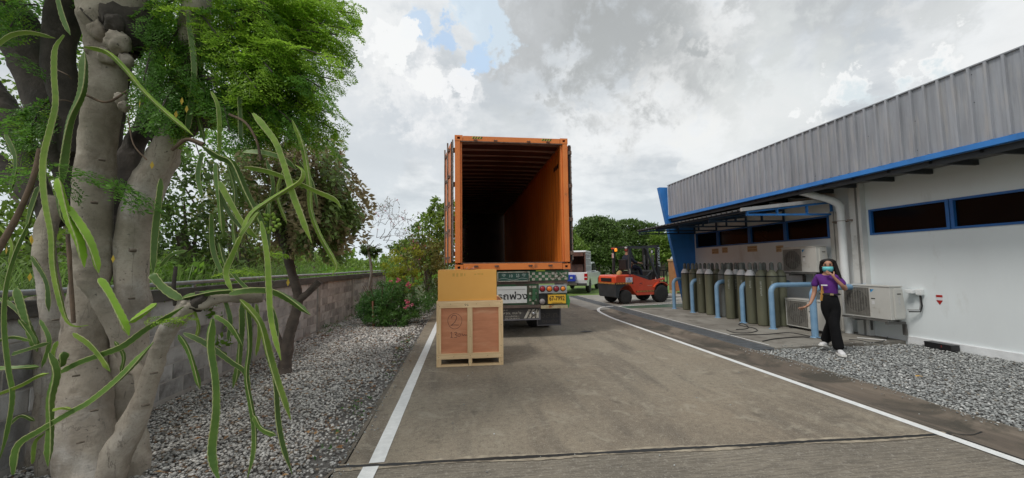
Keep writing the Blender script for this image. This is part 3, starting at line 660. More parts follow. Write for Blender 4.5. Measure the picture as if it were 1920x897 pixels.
# ---------------------------------------------------------------- air conditioner outdoor units
m_ac = mat('ac_beige_paint', (.56, .555, .52), (.50, .495, .46), scale=3, rough=.45, dirt=(.36, .34, .29), dscale=4, dlo=.62)
m_grl = mat('ac_grille', (.30, .29, .26), (.22, .21, .19), scale=8, rough=.6)
m_cav = mat('ac_cavity', (.05, .048, .044), rough=.8)
m_aclogo = mat('ac_logo_blue', (.02, .30, .62), rough=.4); m_aclogo2 = mat('ac_logo_navy', (.01, .02, .08), rough=.4)
def ac_unit(label, loc, L, D, Hh, bracket):
    """front faces -X; Y runs from the near service end (0) to the far fan end (L)"""
    o = thing('air_conditioner', label, 'air conditioner', loc, 0, 'air conditioner outdoor units along the wall')
    gy0, gy1 = L * .42, L - .022
    c_ = MB(); c_.box(0, D, 0, gy0, 0, Hh, .008); c_.box(0, D, gy1, L, 0, Hh, .006); c_.box(0, D, gy0 + .0005, gy1 - .0005, 0, .02); c_.box(0, D, gy0 + .0005, gy1 - .0005, Hh - .03, Hh); c_.box(D - .02, D, gy0 + .0005, gy1 - .0005, .021, Hh - .031)
    c_.build('casing', m_ac, o)
    MB().box(-.012, D + .01, -.008, L + .008, Hh + .0015, Hh + .022, .005).build('top_cover', m_ac, o)
    MB().box(.10, .12, gy0 + .002, gy1 - .002, .022, Hh - .032).build('coil_panel', m_cav, o)
    cyy, czz, rr = (gy0 + gy1) / 2, Hh / 2, min(gy1 - gy0, Hh) * .43
    sh_ = MB(); V = []
    for r_, x_ in ((rr, .012), (rr, .09)): V += [(x_, cyy + r_ * math.cos(a), czz + r_ * math.sin(a)) for a in np.linspace(0, 2 * math.pi, 25)[:-1]]
    sh_.add(V, [(i, (i + 1) % 24, 24 + (i + 1) % 24, 24 + i) for i in range(24)], True); sh_.build('fan_shroud', m_cav, o)
    fn = MB(); fn.lathe([(.05, .04), (.05, .08)], 14, (0, cyy, czz), 'X')
    for k in range(3):
        a = k * 2.094; P = []
        for r_, da, x_ in ((.05, -.3, .05), (rr * .9, -.45, .045), (rr * .95, .25, .075), (.05, .4, .08)): P.append((x_, cyy + r_ * math.cos(a + da), czz + r_ * math.sin(a + da)))
        fn.add(P, [(0, 1, 2, 3)])
    fn.build('fan', mat('fan_plastic', (.10, .10, .10), rough=.5), o)
    g = MB(); z = .028
    while z < Hh - .034: g.box(.0, .007, gy0 + .003, gy1 - .003, z, z + .006); z += .020
    for y_ in np.arange(gy0 + .03, gy1 - .01, .052): g.box(-.004, .0, y_, y_ + .005, .024, Hh - .034)
    for sd in (0, 1): pass
    g.build('grille', m_grl, o)
    # the corner plates outside the fan circle
    k_ = MB(); n_ = 10
    for (sy, sz) in ((1, 1), (1, -1), (-1, 1), (-1, -1)):
        cyc, czc = (gy1 - .003 if sy > 0 else gy0 + .003), (Hh - .034 if sz > 0 else .024)
        arc = [(.013, cyy + sy * rr * math.cos(a), czz + sz * rr * math.sin(a)) for a in np.linspace(0, math.pi / 2, n_)]
        V = [(.013, cyc, czc)] + [(.013, cyc, arc[0][2])] + arc + [(.013, arc[-1][1], czc)]
        k_.add(V, [(0, i, i + 1) for i in range(1, len(V) - 1)])
    k_.build('fan_surround', m_grl, o)
    lg = MB(); ty, tz = gy0 - .06, Hh - .085
    lg.add([(-.002, ty + .03, tz + .03), (-.002, ty - .045, tz + .03), (-.002, ty + .02, tz - .035)], [(0, 1, 2)]); lg.build('logo', m_aclogo, o)
    MB().add([(-.003, ty + .032, tz + .026), (-.003, ty + .004, tz + .026), (-.003, ty + .022, tz - .006)], [(0, 1, 2)]).build('logo', m_aclogo2, o)
    MB().box(-.001, .002, gy0 - .115, gy0 - .04, Hh * .60, Hh * .635).build('handle_recess', m_cav, o)
    MB().box(-.0015, .002, gy0 - .10, gy0 - .05, Hh * .44, Hh * .55).build('sticker', mat('ac_sticker', (.66, .66, .66)), o)
    # service cover on the near end
    sc = MB(); sc.prism([(.07, Hh * .93), (.07, .03), (D - .01, .03), (D + .015, Hh * .28), (D + .002, Hh * .38), (D - .03, Hh * .93)], -.03, -.0015); sc.build('service_cover', m_ac, o)
    MB().box(.12, D - .07, -.034, -.029, Hh * .78, Hh * .81).build('cover_handle', m_cav, o)
    MB().box(.14, D - .09, -.032, -.029, Hh * .45, Hh * .70).build('rating_label', mat('ac_sticker2', (.42, .42, .41), (.55, .55, .54), scale=40), o)
    br = MB()
    if bracket == 'wall':
        br.box(-.03, .02, .05, L + .02, -.045, -.012); br.box(D - .04, D, .05, L, -.045, -.012)
        for y_ in (.06, L * .75):
            br.box(-.02, D + .12, y_, y_ + .04, -.09, -.047); br.box(D + .09, D + .125, y_ - .01, y_ + .05, -.30, -.092)
        br.build('wall_bracket', mat('bracket_steel', (.17, .17, .16), (.10, .095, .09), scale=8, rough=.6, metal=.3), o)
    else:
        for y_ in (.1, L - .15): br.box(-.03, D + .03, y_, y_ + .06, -.05, -.001)
        br.build('foot', m_ring, o)
    return o
ac_unit('nearest air conditioner outdoor unit, on a wall bracket right of the woman', (7.96, 6.27, .43), .90, .27, .615, 'wall')
ac_unit('upper air conditioner outdoor unit high on the wall above the guard rails', (8.0, 7.76, 1.30), .95, .27, .585, 'wall')
ac_unit('lower air conditioner outdoor unit standing on the apron behind the guard rails', (7.55, 7.22, .07), .98, .27, .61, 'floor')
# trunking, conduit and cable at the near unit
ct = thing('refrigerant_trunking', 'white pipe trunking elbow from the near air conditioner to the wall', 'pipe cover', (8.3, 6.1, .96))
MB().box(-.02, .10, .04, .17, -.03, .04, .012).build('duct', m_pvc, ct); MB().box(.03, .115, -.06, .035, -.06, .055, .02).build('elbow', m_pvc, ct)
MB().tube([(.07, -.02, -.06), (.075, -.03, -.25), (.06, -.01, -.36), (-.02, .12, -.37)], .012, 8).build('cable', m_ring, ct)
MB().tube([(.08, .0, -.06), (.085, -.0, -.22), (.07, .01, -.33), (-.02, .14, -.34)], .009, 8).build('cable', mat('cable_grey', (.25, .25, .25)), ct)
# loose cables over the apron and the wall foot
m_cab = mat('cable_black', (.02, .02, .02), rough=.6)
def gpath(pts, z=.022): return [tuple(atg(x, y, z)) for x, y in pts]
def cable(name, label, pts, r=.008):
    P = smoothpath(gpath(pts), 5); o = MB().tube(P, r, 6).build(name, m_cab); tag(o, label, 'cable'); return o
cable('ground_cable', 'looped black cable lying on the apron by the cylinders', [(1362, 619), (1378, 624), (1405, 624), (1420, 620), (1412, 615), (1395, 612), (1385, 609), (1392, 606), (1403, 613), (1398, 617), (1380, 618)])
cable('ground_cable', 'long black cable running along the apron toward the lower air conditioner', [(1368, 628), (1400, 628), (1440, 627), (1480, 624), (1515, 630), (1545, 636), (1560, 634)])
cable('ground_cable', 'black cable along the apron edge above the drain', [(1430, 640), (1450, 636), (1470, 634), (1500, 632), (1518, 633)], .011)
cable('ground_cable', 'thin black cable at the foot of the white wall', [(1592, 637), (1610, 638), (1632, 642), (1655, 640), (1668, 628)], .007)
pl = MB().box(0, .42, 0, .035, 0, .012, 0, Matrix.Translation(atg(1607, 634, .02)) @ Matrix.Rotation(R(-50), 4, 'Z')).build('white_lath', mat('white_plastic', (.7, .7, .68))); tag(pl, 'short white plastic strip lying by the downpipe foot', 'strip')
# black plastic tray by the wall
bt = thing('black_box', 'low black plastic box lying on gravel against the white wall', 'box', (8.22, 5.60, .0), R(-4))
q = MB(); q.box(-.02, .12, -.02, .36, .0, .015); q.box(-.03, -.02, -.03, .37, 0, .085); q.box(.12, .13, -.03, .37, 0, .085); q.box(-.02, .12, -.03, -.02, 0, .085); q.box(-.02, .12, .36, .37, 0, .085); q.build('tray', mat('black_plastic', (.015, .015, .016), rough=.4), bt)
MB().box(-.034, .134, -.034, .374, .086, .10, .003).build('lid', MATS['black_plastic'], bt)
MB().box(-.0365, -.034, .10, .11, .04, .075).build('red_mark', mat('red_mark', (.3, .03, .03)), bt)
# ================================================================== SHIPPING CONTAINER on its trailer
m_or = mat('orange_container_paint', (.80, .24, .05), (.68, .185, .04), scale=1.6, rough=.5, dirt=(.20, .075, .03), dscale=3.5, dlo=.62, dhi=.74, bump=.1, bscale=30)
m_orin = mat('orange_wall_paint', (.80, .22, .03), (.68, .175, .026), scale=1.3, rough=.5, dirt=(.25, .09, .035), dscale=2.5, dlo=.64, dhi=.78, stretch=(1, 1, .5))
m_orp = mat('faded_orange_paint', (.62, .30, .20), (.55, .22, .12), scale=3, rough=.6)
m_rust = mat('rusty_metal', (.10, .06, .045), (.20, .13, .10), scale=14, rough=.85)
m_rod = mat('lock_rod_steel', (.28, .25, .23), (.14, .10, .08), scale=10, rough=.6, metal=.3)
CX0, CX1, CYR, CZ0, CZ1, CL = -.165, 2.285, 8.0, 1.45, 4.31, 12.19
ctn = thing('shipping_container', 'open orange shipping container with doors folded back, standing on the truck trailer', 'container', ((CX0 + CX1) / 2, CYR, CZ0), R(.25))
W2 = (CX1 - CX0) / 2; HH = CZ1 - CZ0
for s in (-1, 1):
    x0, x1 = sorted((s * W2, s * (W2 - .11)))
    MB().box(x0, x1, 0, .16, .155, HH - .115, .008).build('corner_post', m_or, ctn)
    xi = sorted((s * (W2 - .11) - s * .002, s * (W2 - .15)))
    MB().box(xi[0], xi[1], .045, .16, .158, HH - .118, .004).build('door_stop', m_or, ctn)
    # corrugated side wall
    P = []; y = .16; d = .036; xo = W2 - .02
    while y < CL - .3: P += [(y, xo), (y + .07, xo), (y + .138, xo - d), (y + .208, xo - d)]; y += .276
    P.append((CL - .16, xo)); k = len(P)
    V = [(s * p[1], p[0], .16) for p in P] + [(s * p[1], p[0], HH - .09) for p in P] + [(s * (p[1] + .012), p[0], .16) for p in P] + [(s * (p[1] + .012), p[0], HH - .09) for p in P]
    F = [(i, i + 1, k + i + 1, k + i) for i in range(k - 1)] + [(2 * k + i, 2 * k + i + 1, 3 * k + i + 1, 3 * k + i) for i in range(k - 1)]
    MB().add(V, F).build('side_wall', m_orin, ctn)
    a0_, a1_ = sorted((s * W2, s * (W2 - .06)))
    MB().box(a0_, a1_, .165, CL, HH - .09, HH - .02, .004).build('top_rail', m_or, ctn)
    MB().box(a0_, a1_, .165, CL, .0, .155, .004).build('bottom_rail', m_or, ctn)
    for (z, n_) in ((HH - .115, 'corner_casting'), (0.0, 'corner_casting')):
        c_ = MB(); b0_, b1_ = sorted((s * (W2 + .004), s * (W2 - .165)))
        z1 = z + .118
        # casting built round its oval hole
        hx0, hx1, hz0, hz1 = b0_ + .055, b1_ - .055, z + .035, z1 - .035
        c_.box(b0_, b1_, -.006, .15, z, hz0); c_.box(b0_, b1_, -.006, .15, hz1, z1); c_.box(b0_, hx0, -.006, .15, hz0 + .0005, hz1 - .0005); c_.box(hx1, b1_, -.006, .15, hz0 + .0005, hz1 - .0005)
        c_.build(n_, m_or, ctn)
        MB().box(hx0, hx1, .06, .07, hz0, hz1).build('casting_hole', m_ring, ctn)
MB().box(-W2 + .17, W2 - .17, 0, .12, HH - .115, HH - .008, .004).build('door_header', m_or, ctn)
MB().box(-W2 + .12, W2 - .12, -.004, .05, HH - .135, HH - .117).build('header_gasket', m_rust, ctn)
MB().box(-W2 + .17, W2 - .17, 0, .14, .0, .135, .006).build('door_sill', m_or, ctn)
MB().box(-W2 + .112, W2 - .112, .012, .16, .137, .158, .002).build('sill_plate', m_rust, ctn)
for s in (-1, 1):
    for k_ in range(2):
        c_ = s * (.36 + .43 * k_) ; h = MB()
        h.box(c_ - .045, c_ + .045, -.014, 0, .075, .095); h.box(c_ - .03, c_ - .01, -.03, -.013, .06, .10); h.box(c_ + .01, c_ + .03, -.03, -.013, .06, .10); h.build('lock_keeper', m_rust, ctn)
        h = MB(); h.box(c_ - .04, c_ + .04, -.012, 0, HH - .10, HH - .088); h.box(c_ - .03, c_ - .012, -.026, -.011, HH - .11, HH - .08); h.box(c_ + .012, c_ + .03, -.026, -.011, HH - .11, HH - .08); h.build('lock_keeper', m_rust, ctn)
    # chevron tape
    xa = s * (W2 - .47); yb = MB(); yb.box(xa - .11, xa + .11, -.003, -.0005, HH - .066, HH - .018); yb.build('chevron_tape', mat('tape_yellow', (.50, .40, .06), rough=.6), ctn)
    bk = MB()
    for q in range(4): x_ = xa - .085 + q * .055; bk.add([(x_ - .012, -.0045, HH - .066), (x_ + .010, -.0045, HH - .066), (x_ + .038, -.0045, HH - .018), (x_ + .016, -.0045, HH - .018)], [(0, 1, 2, 3)])
    bk.build('chevron_stripe', m_ring, ctn)
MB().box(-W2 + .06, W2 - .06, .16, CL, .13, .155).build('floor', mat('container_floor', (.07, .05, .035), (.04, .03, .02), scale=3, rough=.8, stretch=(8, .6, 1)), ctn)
MB().box(-W2 + .001, W2 - .001, CL + .001, CL + .05, .001, HH - .001).build('front_wall', mat('shaded_front_wall', (.055, .028, .016), (.035, .02, .014), scale=2, rough=.8), ctn)  # dark brown stands in for the shade deep inside the container
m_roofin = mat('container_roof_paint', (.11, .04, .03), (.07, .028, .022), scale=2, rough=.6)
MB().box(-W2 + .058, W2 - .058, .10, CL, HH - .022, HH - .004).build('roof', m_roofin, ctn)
m_bow = mat('roof_bow_paint', (.34, .22, .19), (.24, .14, .12), scale=3, rough=.5)
def bow():
    n_ = 12; V = []
    for i in range(n_ + 1):
        x = -W2 + .062 + (2 * W2 - .124) * i / n_; z = HH - .062 + .030 * math.sin(math.pi * i / n_)
        V += [(x, 0, z), (x, .03, z - .006), (x, .07, z + .034), (x, -.03, z + .034)]
    F = []
    for i in range(n_):
        a = 4 * i; F += [(a, a + 4, a + 5, a + 1), (a + 1, a + 5, a + 6, a + 2), (a, a + 3, a + 7, a + 4)]
    m = MB(); m.add(V, F); return m
b0 = bow().build('roof_bow', m_bow, ctn); b0.location = (0, .40, 0)
for k in range(1, 24): c_ = b0.copy(); COL.objects.link(c_); c_.location = (0, .40 + .475 * k, 0)
# marks high on the right wall
mk = MB()
for k in range(4): mk.box(W2 - .062, W2 - .058, .42 + k * .17, .53 + k * .17, HH - .50, HH - .40)
mk.build('wall_marking', m_ring, ctn)
# doors, folded back along the sides (hinged at the posts)
def door(s):
    ang = {-1: R(90 + 9), 1: R(90 - 3.2)}[s]
    m4 = Matrix.Translation((s * (W2 + .035), .06, 0)) @ Matrix.Rotation(ang if s == -1 else ang, 4, 'Z')
    # local: x along the door width (away from the hinge), y = thickness (towards -/+)
    d = MB(); w = 1.19; z0, z1 = .165, HH - .13; th = .045
    y0, y1 = (0, th) if s == -1 else (-th, 0)
    d.box(0, w, y0 + .015, y1 - .015, z0, z1, 0, m4)
    o_ = d.build('door', m_or, ctn)
    fr = MB()
    for (a, b_) in ((0, .07), (w - .07, w)): fr.box(a, b_, y0, y1, z0 - .002, z1 + .002, 0, m4)
    fr.box(.07, w - .07, y0, y1, z0 - .002, z0 + .10, 0, m4); fr.box(.07, w - .07, y0, y1, z1 - .10, z1 + .002, 0, m4); fr.build('door_frame', m_or, o_)
    for k in range(3):
        z = z0 + (z1 - z0) * (k + 1) / 4; rb = MB(); rb.box(.07, w - .07, y0 + .004, y1 - .004, z - .05, z + .05, 0, m4); rb.build('door_rib', m_orp if s == -1 else m_or, o_)
    gk = MB(); gk.box(-.012, -.001, y0 - .004, y1 + .004, z0, z1, 0, m4); gk.build('gasket', m_ring, o_)
    for k in range(4):
        z = z0 + .18 + k * (z1 - z0 - .36) / 3
        h = MB(); h.box(-.05, .10, y0 - .016, y0 - .001 if s == -1 else y1 + .012, z - .035, z + .035, 0, m4); h.build('hinge', m_rust, o_)
        x_ = sorted((s * (W2 + .001), s * (W2 + .05))); MB().box(x_[0], x_[1], .03, .09, z - .05, z + .05, .004).build('hinge', m_rust, o_)
    for xr in (.30, .82):
        yy = (y1 + .035) if s == 1 else (y0 - .035)
        yy = -(.035 + th) if s == 1 else th + .035
        rd = MB(); pa = m4 @ Vector((xr, yy, z0 - .05)); pb = m4 @ Vector((xr, yy, z1 + .06)); rd.tube([pa, pb], .017, 8)
        for z in np.linspace(z0 + .1, z1 - .1, 5): rd.box(xr - .04, xr + .04, min(yy, 0), max(yy, 0) if s == -1 else -.002, z - .03, z + .03, 0, m4)
        rd.build('lock_rod', m_rod, o_)
    # edge rod seen beside the post
    return o_
door(-1); door(1)
er = MB(); er.tube([(W2 + .075, .03, .20), (W2 + .075, .03, HH - .16)], .014, 8); er.build('lock_rod', m_rod, ctn)
er = MB(); er.tube([(-W2 - .045, .00, .20), (-W2 - .045, .00, HH - .10)], .016, 8)
for z in np.arange(.3, HH - .2, .11): er.lathe([(.020, 0), (.020, .02)], 8, (-W2 - .045, 0, z))
er.build('lock_rod', m_rod, ctn)
er = MB()
for z in np.arange(.3, HH - .2, .12): er.lathe([(.019, 0), (.019, .02)], 8, (W2 + .075, .03, z))
er.build('rod_clips', m_rust, ctn, kind='stuff')

# ------------------------------------------------------------------ trailer
TY = 8.04
m_tg = mat('trailer_green_paint', (.030, .115, .045), (.022, .075, .035), scale=5, rough=.6, dirt=(.07, .045, .03), dscale=5, dlo=.5, dhi=.65)
m_tgd = mat('trailer_dark_green', (.012, .07, .05), (.01, .045, .035), scale=6, rough=.5, dirt=(.02, .015, .012), dscale=5, dlo=.5, dhi=.68)
m_chk = mat('check_cream', (.50, .48, .42), (.36, .33, .28), scale=30, rough=.7, dirt=(.12, .08, .05), dscale=14, dlo=.50, dhi=.64)
m_brn = mat('rusty_brown_beam', (.07, .052, .045), (.12, .085, .07), scale=8, rough=.85, dirt=(.25, .17, .13), dscale=9, dlo=.6, dhi=.72)
m_wht = mat('sign_board_white', (.62, .63, .62), (.52, .53, .52), scale=4, rough=.6, dirt=(.25, .22, .18), dscale=6, dlo=.6, dhi=.75)
m_blk2 = mat('black_rubber', (.022, .022, .024), (.032, .031, .03), scale=8, rough=.75)
m_yel = mat('plate_yellow', (.78, .46, .03), (.70, .40, .03), scale=8, rough=.5, dirt=(.35, .2, .05), dscale=9, dlo=.62, dhi=.75)
m_ink = mat('ink_black', (.012, .012, .012), rough=.6); m_sgrn = mat('sign_print_grey', (.42, .48, .45), rough=.7)
m_chrome = mat('steel_bright', (.55, .55, .57), (.38, .38, .40), scale=20, rough=.35, metal=.7)
trl = thing('trailer', 'old green trailer under the orange container, with painted checks, lamps, plate and mudflaps', 'trailer', (0, 0, 0))
def rc(px0, py0, px1, py1, Y):
    a = aty((px0 + px1) / 2, py0, Y); b_ = aty((px0 + px1) / 2, py1, Y); l = aty(px0, (py0 + py1) / 2, Y); r = aty(px1, (py0 + py1) / 2, Y)
    return l.x, r.x, b_.z, a.z
def rbox(name, rect, Y, th, m, parent=trl, bev=0.0, off=0.0):
    x0, x1, z0, z1 = rc(*rect, Y); return MB().box(x0, x1, Y + off, Y + off + th, z0, z1, bev).build(name, m, parent)
# upper board with checks, full width
rbox('upper_board', (858, 508.5, 1066, 527.5), TY, .05, m_tg)
x0, x1, z0, z1 = rc(991, 508.5, 1064, 527.5, TY); nc = 12; cwid = (x1 - x0) / nc
ck = MB(); rh = (z1 - z0) / 3.6
for r in range(3):
    for c_ in range(nc):
        if (r + c_) % 2 == (1 if r != 1 else 1) - 0 and not (c_ > 7 and r == 0 and random.random() < .4):
            j = .003; zz0 = z1 - .02 - (r + 1) * rh + .004
            ck.box(x0 + c_ * cwid + .006, x0 + (c_ + 1) * cwid - .004, TY - .004, TY - .0005, zz0, zz0 + rh - .010)
ck.build('check_squares', m_chk, trl, kind='stuff')
sc_ = MB()
for k in range(26):
    x_ = random.uniform(x0 + .42, x1 - .02); zq = random.uniform(z0 + .05, z1 - .03); a = random.uniform(.008, .03)
    sc_.add([(x_ - a, TY - .0055, zq), (x_ + a * .6, TY - .0055, zq - a * .4), (x_ + a * 1.3, TY - .0055, zq + a * .3), (x_ - a * .2, TY - .0055, zq + a * .6)], [(0, 1, 2, 3)])
sc_.build('peeling_paint', m_chk, trl, kind='stuff')
rbox('yellow_strip', (1005, 506.5, 1022, 509), TY - .006, .01, mat('strip_yellow_green', (.35, .42, .04)), trl)
# green sign
g_ = rbox('green_sign', (932.5, 510, 992.5, 528), TY - .02, .018, m_tgd, trl, .004)
x0, x1, z0, z1 = rc(932.5, 510, 992.5, 528, TY); fr = MB(); w = .014
for bx_ in ((x0, x1, z1 - w, z1), (x0, x1, z0, z0 + w), (x0, x0 + w, z0 + w, z1 - w), (x1 - w, x1, z0 + w, z1 - w)): fr.box(bx_[0], bx_[1], TY - .028, TY - .021, bx_[2], bx_[3])
fr.build('sign_border', m_chk, g_)
text('10', .085, m_sgrn, g_, ((x0 + x1) / 2 - .06, TY - .022, (z0 + z1) / 2 + .012)); text('ไอ้', .085, m_sgrn, g_, ((x0 + x1) / 2 + .09, TY - .022, (z0 + z1) / 2 + .012))
for sx_ in (.2, .83):
    fl = MB(); cx_ = x0 + (x1 - x0) * sx_; cz_ = (z0 + z1) / 2 + .02
    for k in range(5):
        a = .5 + k * .53; fl.add([(cx_, TY - .0215, cz_ - .03), (cx_ + .045 * math.cos(a) - .008, TY - .0215, cz_ + .04 * math.sin(a)), (cx_ + .052 * math.cos(a), TY - .0215, cz_ + .04 * math.sin(a) + .008)], [(0, 1, 2)])
    fl.build('flower_print', m_sgrn, g_)
sw = MB(); pp = [(x0 + .03 + (x1 - x0 - .06) * i / 14, z0 + .045 + .02 * math.sin(i * .7)) for i in range(15)]
for i in range(14): sw.add([(pp[i][0], TY - .0215, pp[i][1]), (pp[i + 1][0], TY - .0215, pp[i + 1][1]), (pp[i + 1][0], TY - .0215, pp[i + 1][1] + .006), (pp[i][0], TY - .0215, pp[i][1] + .006)], [(0, 1, 2, 3)])
sw.build('scroll_print', m_sgrn, g_)
rbox('cross_beam', (858, 528, 1064, 533.5), TY + .01, .12, m_brn)
rbox('lower_board', (858, 534, 1010, 573), TY + .02, .04, m_tg)
wb = rbox('white_sign', (932, 537.5, 988, 569), TY + .0, .018, m_wht, trl, .004)
x0, x1, z0, z1 = rc(932, 537.5, 988, 569, TY)
text('รถพ่วง', .185, m_ink, wb, ((x0 + x1) / 2 + .012, TY - .002, z0 + .14), sx=1.25, ext=.003, bold=.003)
MB().box(x0 + .02, x1 - .03, TY - .0015, TY - .0003, z1 - .07, z1 - .064).build('sign_seam', m_brn, wb)
wb2 = wb.copy(); COL.objects.link(wb2); wb2.location = (-.72, 0, 0)
# vertical check strip
x0, x1, z0, z1 = rc(992.5, 535.5, 1008, 572, TY); ck = MB(); rr_ = 6
for r in range(rr_):
    for c_ in (0, 1, 2):
        if (c_ + r) % 2 == 0 and c_ != 1 or (c_ == 1 and r in (0, 5)):
            h = (z1 - z0) / rr_; w = (x1 - x0) / 3.2; ck.box(x0 + c_ * w, x0 + c_ * w + w * .8, TY + .012, TY + .019, z1 - (r + 1) * h + .012, z1 - r * h - .008)
ck.build('check_squares', m_chk, trl, kind='stuff')
MB().box(x0 + .06, x0 + .13, TY - .05, TY + .019, z0 + .10, z1 - .07, .01).build('bracket', m_tg, trl)
# lamp panel
lp = rbox('lamp_panel', (1010.5, 534.5, 1063, 550), TY + .0, .05, m_chrome, trl, .004)
def lamp(px, py, col, r=.066, nm='lamp'):
    p = aty(px, py, TY - .01); e = (col[0], col[1], col[2])
    o_ = MB().lathe([(r, 0), (r, -.02), (r - .012, -.026)], 20, (p.x, TY - .001, p.z), 'Y').build(nm, m_blk2, lp)
    MB().lathe([(r - .012, -.02), (r - .014, -.032), (r * .5, -.042), (.004, -.045)], 20, (p.x, TY - .001, p.z), 'Y').build('lens', mat('lens_%d' % int(col[1] * 1000), e, rough=.25, spec=.6), lp)
lamp(1017, 542, (.30, .012, .02)); lamp(1030, 542, (.80, .20, .02)); lamp(1043, 541.8, (.26, .015, .03)); lamp(1055.5, 541.5, (.82, .24, .03), .058)
bkp = rbox('lower_lamp_board', (1010.5, 550.5, 1030, 571), TY + .03, .03, m_ring)
p = aty(1017, 566, TY); MB().lathe([(.06, .03), (.06, -.01), (.045, -.03), (.01, -.038)], 18, (p.x, TY, p.z), 'Y').build('reversing_lamp', mat('lamp_frosted', (.30, .27, .27), (.22, .2, .2), scale=30, rough=.5), trl)
ny = rbox('number_plate', (1027, 552, 1061.5, 570), TY - .03, .012, m_yel, trl, .002)
x0, x1, z0, z1 = rc(1027, 552, 1061.5, 570, TY - .03)
text('67-7992', .135, m_ink, ny, ((x0 + x1) / 2, TY - .032, (z0 + z1) / 2 + .012), sx=.76, bold=.0015)
text('กรุงเทพมหานคร', .03, m_ink, ny, ((x0 + x1) / 2, TY - .032, z0 + .022), sx=1.2)
pb = MB(); w = .006
for bx_ in ((x0, x1, z1 - w, z1), (x0, x1, z0, z0 + w), (x0, x0 + w, z0 + w, z1 - w), (x1 - w, x1, z0 + w, z1 - w)): pb.box(bx_[0], bx_[1], TY - .0335, TY - .0305, bx_[2], bx_[3])
pb.build('plate_rim', m_ink, ny)
rbox('right_lower_board', (1010.5, 551, 1064, 571.5), TY + .065, .03, m_tg)
x0, x1, z0, z1 = rc(1061, 552, 1069, 577, TY); MB().prism([(x0, z1), (x1 - .03, z1 - .03), (x1, (z0 + z1) / 2), (x1 - .03, z0), (x0, z0)], TY + .0, TY + .03).build('side_marker', mat('marker_green', (.04, .22, .05), rough=.4), trl)
rbox('bumper_beam', (858, 573.5, 1014, 579), TY - .01, .1, m_brn)
rbox('bumper_beam', (1014.5, 572.5, 1065, 578.5), TY - .02, .08, mat('cream_rust_beam', (.42, .36, .22), (.25, .09, .03), scale=9, rough=.8, lo=.5, hi=.62))
# main mudflap with diagonal stripes, roundel and lettering
fx0, fx1, fz0, fz1 = rc(858, 579.5, 1014, 601.5, TY)
fp = MB().box(fx0, fx1, TY + .03, TY + .05, fz0, fz1, .008).build('mudflap', mat('flap_dark', (.045, .042, .042), (.07, .065, .06), scale=9, rough=.8), trl)
x0, x1, z0, z1 = rc(943, 579.5, 1014, 601.5, TY)
fb = MB(); w = .028
for bx_ in ((fx0 + .01, x1 - .004, z0 + .004, z0 + w), (x1 - w, x1 - .004, z0 + w, z1 - .004)): fb.box(bx_[0], bx_[1], TY + .024, TY + .0295, bx_[2], bx_[3])
fb.build('flap_rim', mat('flap_grey', (.13, .125, .14), rough=.7), fp)
sp_ = MB()
for k in range(4):
    xa = x1 - .36 + k * .088; xt = min(xa + .10, x1 - w - .035); xb = min(xa + .10 + .052, x1 - w - .004)
    sp_.add([(xa, TY + .0285, z0 + w + .012), (min(xa + .055, x1 - w - .006), TY + .0285, z0 + w + .012), (xb, TY + .0285, z1 - .02), (xt, TY + .0285, z1 - .02)], [(0, 1, 2, 3)])
sp_.build('stripe', m_chk, fp)
pc = aty(1001, 588.5, TY); MB().lathe([(.062, .0285), (.062, .026)], 20, (pc.x, TY, pc.z), 'Y').build('roundel', m_ink, fp)
MB().lathe([(.056, .027), (.056, .0245)], 20, (pc.x, TY, pc.z), 'Y').build('roundel', m_chk, fp); MB().lathe([(.046, .0265), (.046, .0225)], 20, (pc.x, TY, pc.z), 'Y').build('roundel', m_ink, fp)
MB().lathe([(.032, .026), (.030, .016), (.01, .012)], 14, (pc.x, TY, pc.z), 'Y').build('stud', m_chrome, fp)
zc_ = (z0 + z1) / 2
text('หจก. ขนส่ง', .075, m_chk, fp, (x0 + .20, TY + .0285, zc_ + .035), sx=1.15)
text('พ.ม.', .055, m_chk, fp, (x0 + .06, TY + .0285, zc_ + .10), sx=1.15)
text('รับขนส่งทั่วไทย', .045, m_chk, fp, (x0 + .20, TY + .0285, zc_ - .035), sx=1.1)
text('โทร 034-381474', .045, m_chk, fp, (x0 + .20, TY + .0285, zc_ - .082), sx=1.05)
# second mudflap, right wheel
x0, x1, z0, z1 = rc(1006, 578.5, 1052, 611, TY + .3)
f2 = MB().box(x0, x1, TY + .30, TY + .32, z0, z1, .012).build('mudflap', mat('flap_black', (.030, .03, .036), (.045, .043, .046), scale=6, rough=.7), trl)
fb = MB()
for bx_ in ((x0 + .01, x1 - .01, z0 + .006, z0 + .026), (x1 - .03, x1 - .008, z0 + .026, z1), (x0 + .008, x0 + .028, z0 + .026, z1)): fb.box(bx_[0], bx_[1], TY + .294, TY + .299, bx_[2], bx_[3])
fb.build('flap_rim', MATS['flap_grey'], f2)
m_fad = mat('faded_print', (.085, .075, .07), rough=.8)
text('อส.ท.', .17, m_fad, f2, ((x0 + x1) / 2 + .03, TY + .2985, z1 - .15), sx=1.2)
text('ขนส่ง', .10, m_fad, f2, ((x0 + x1) / 2 + .02, TY + .2985, z0 + .10), sx=1.6)
f3 = copy_tree(f2, trl); f3.location = (-1.62, 0, 0)
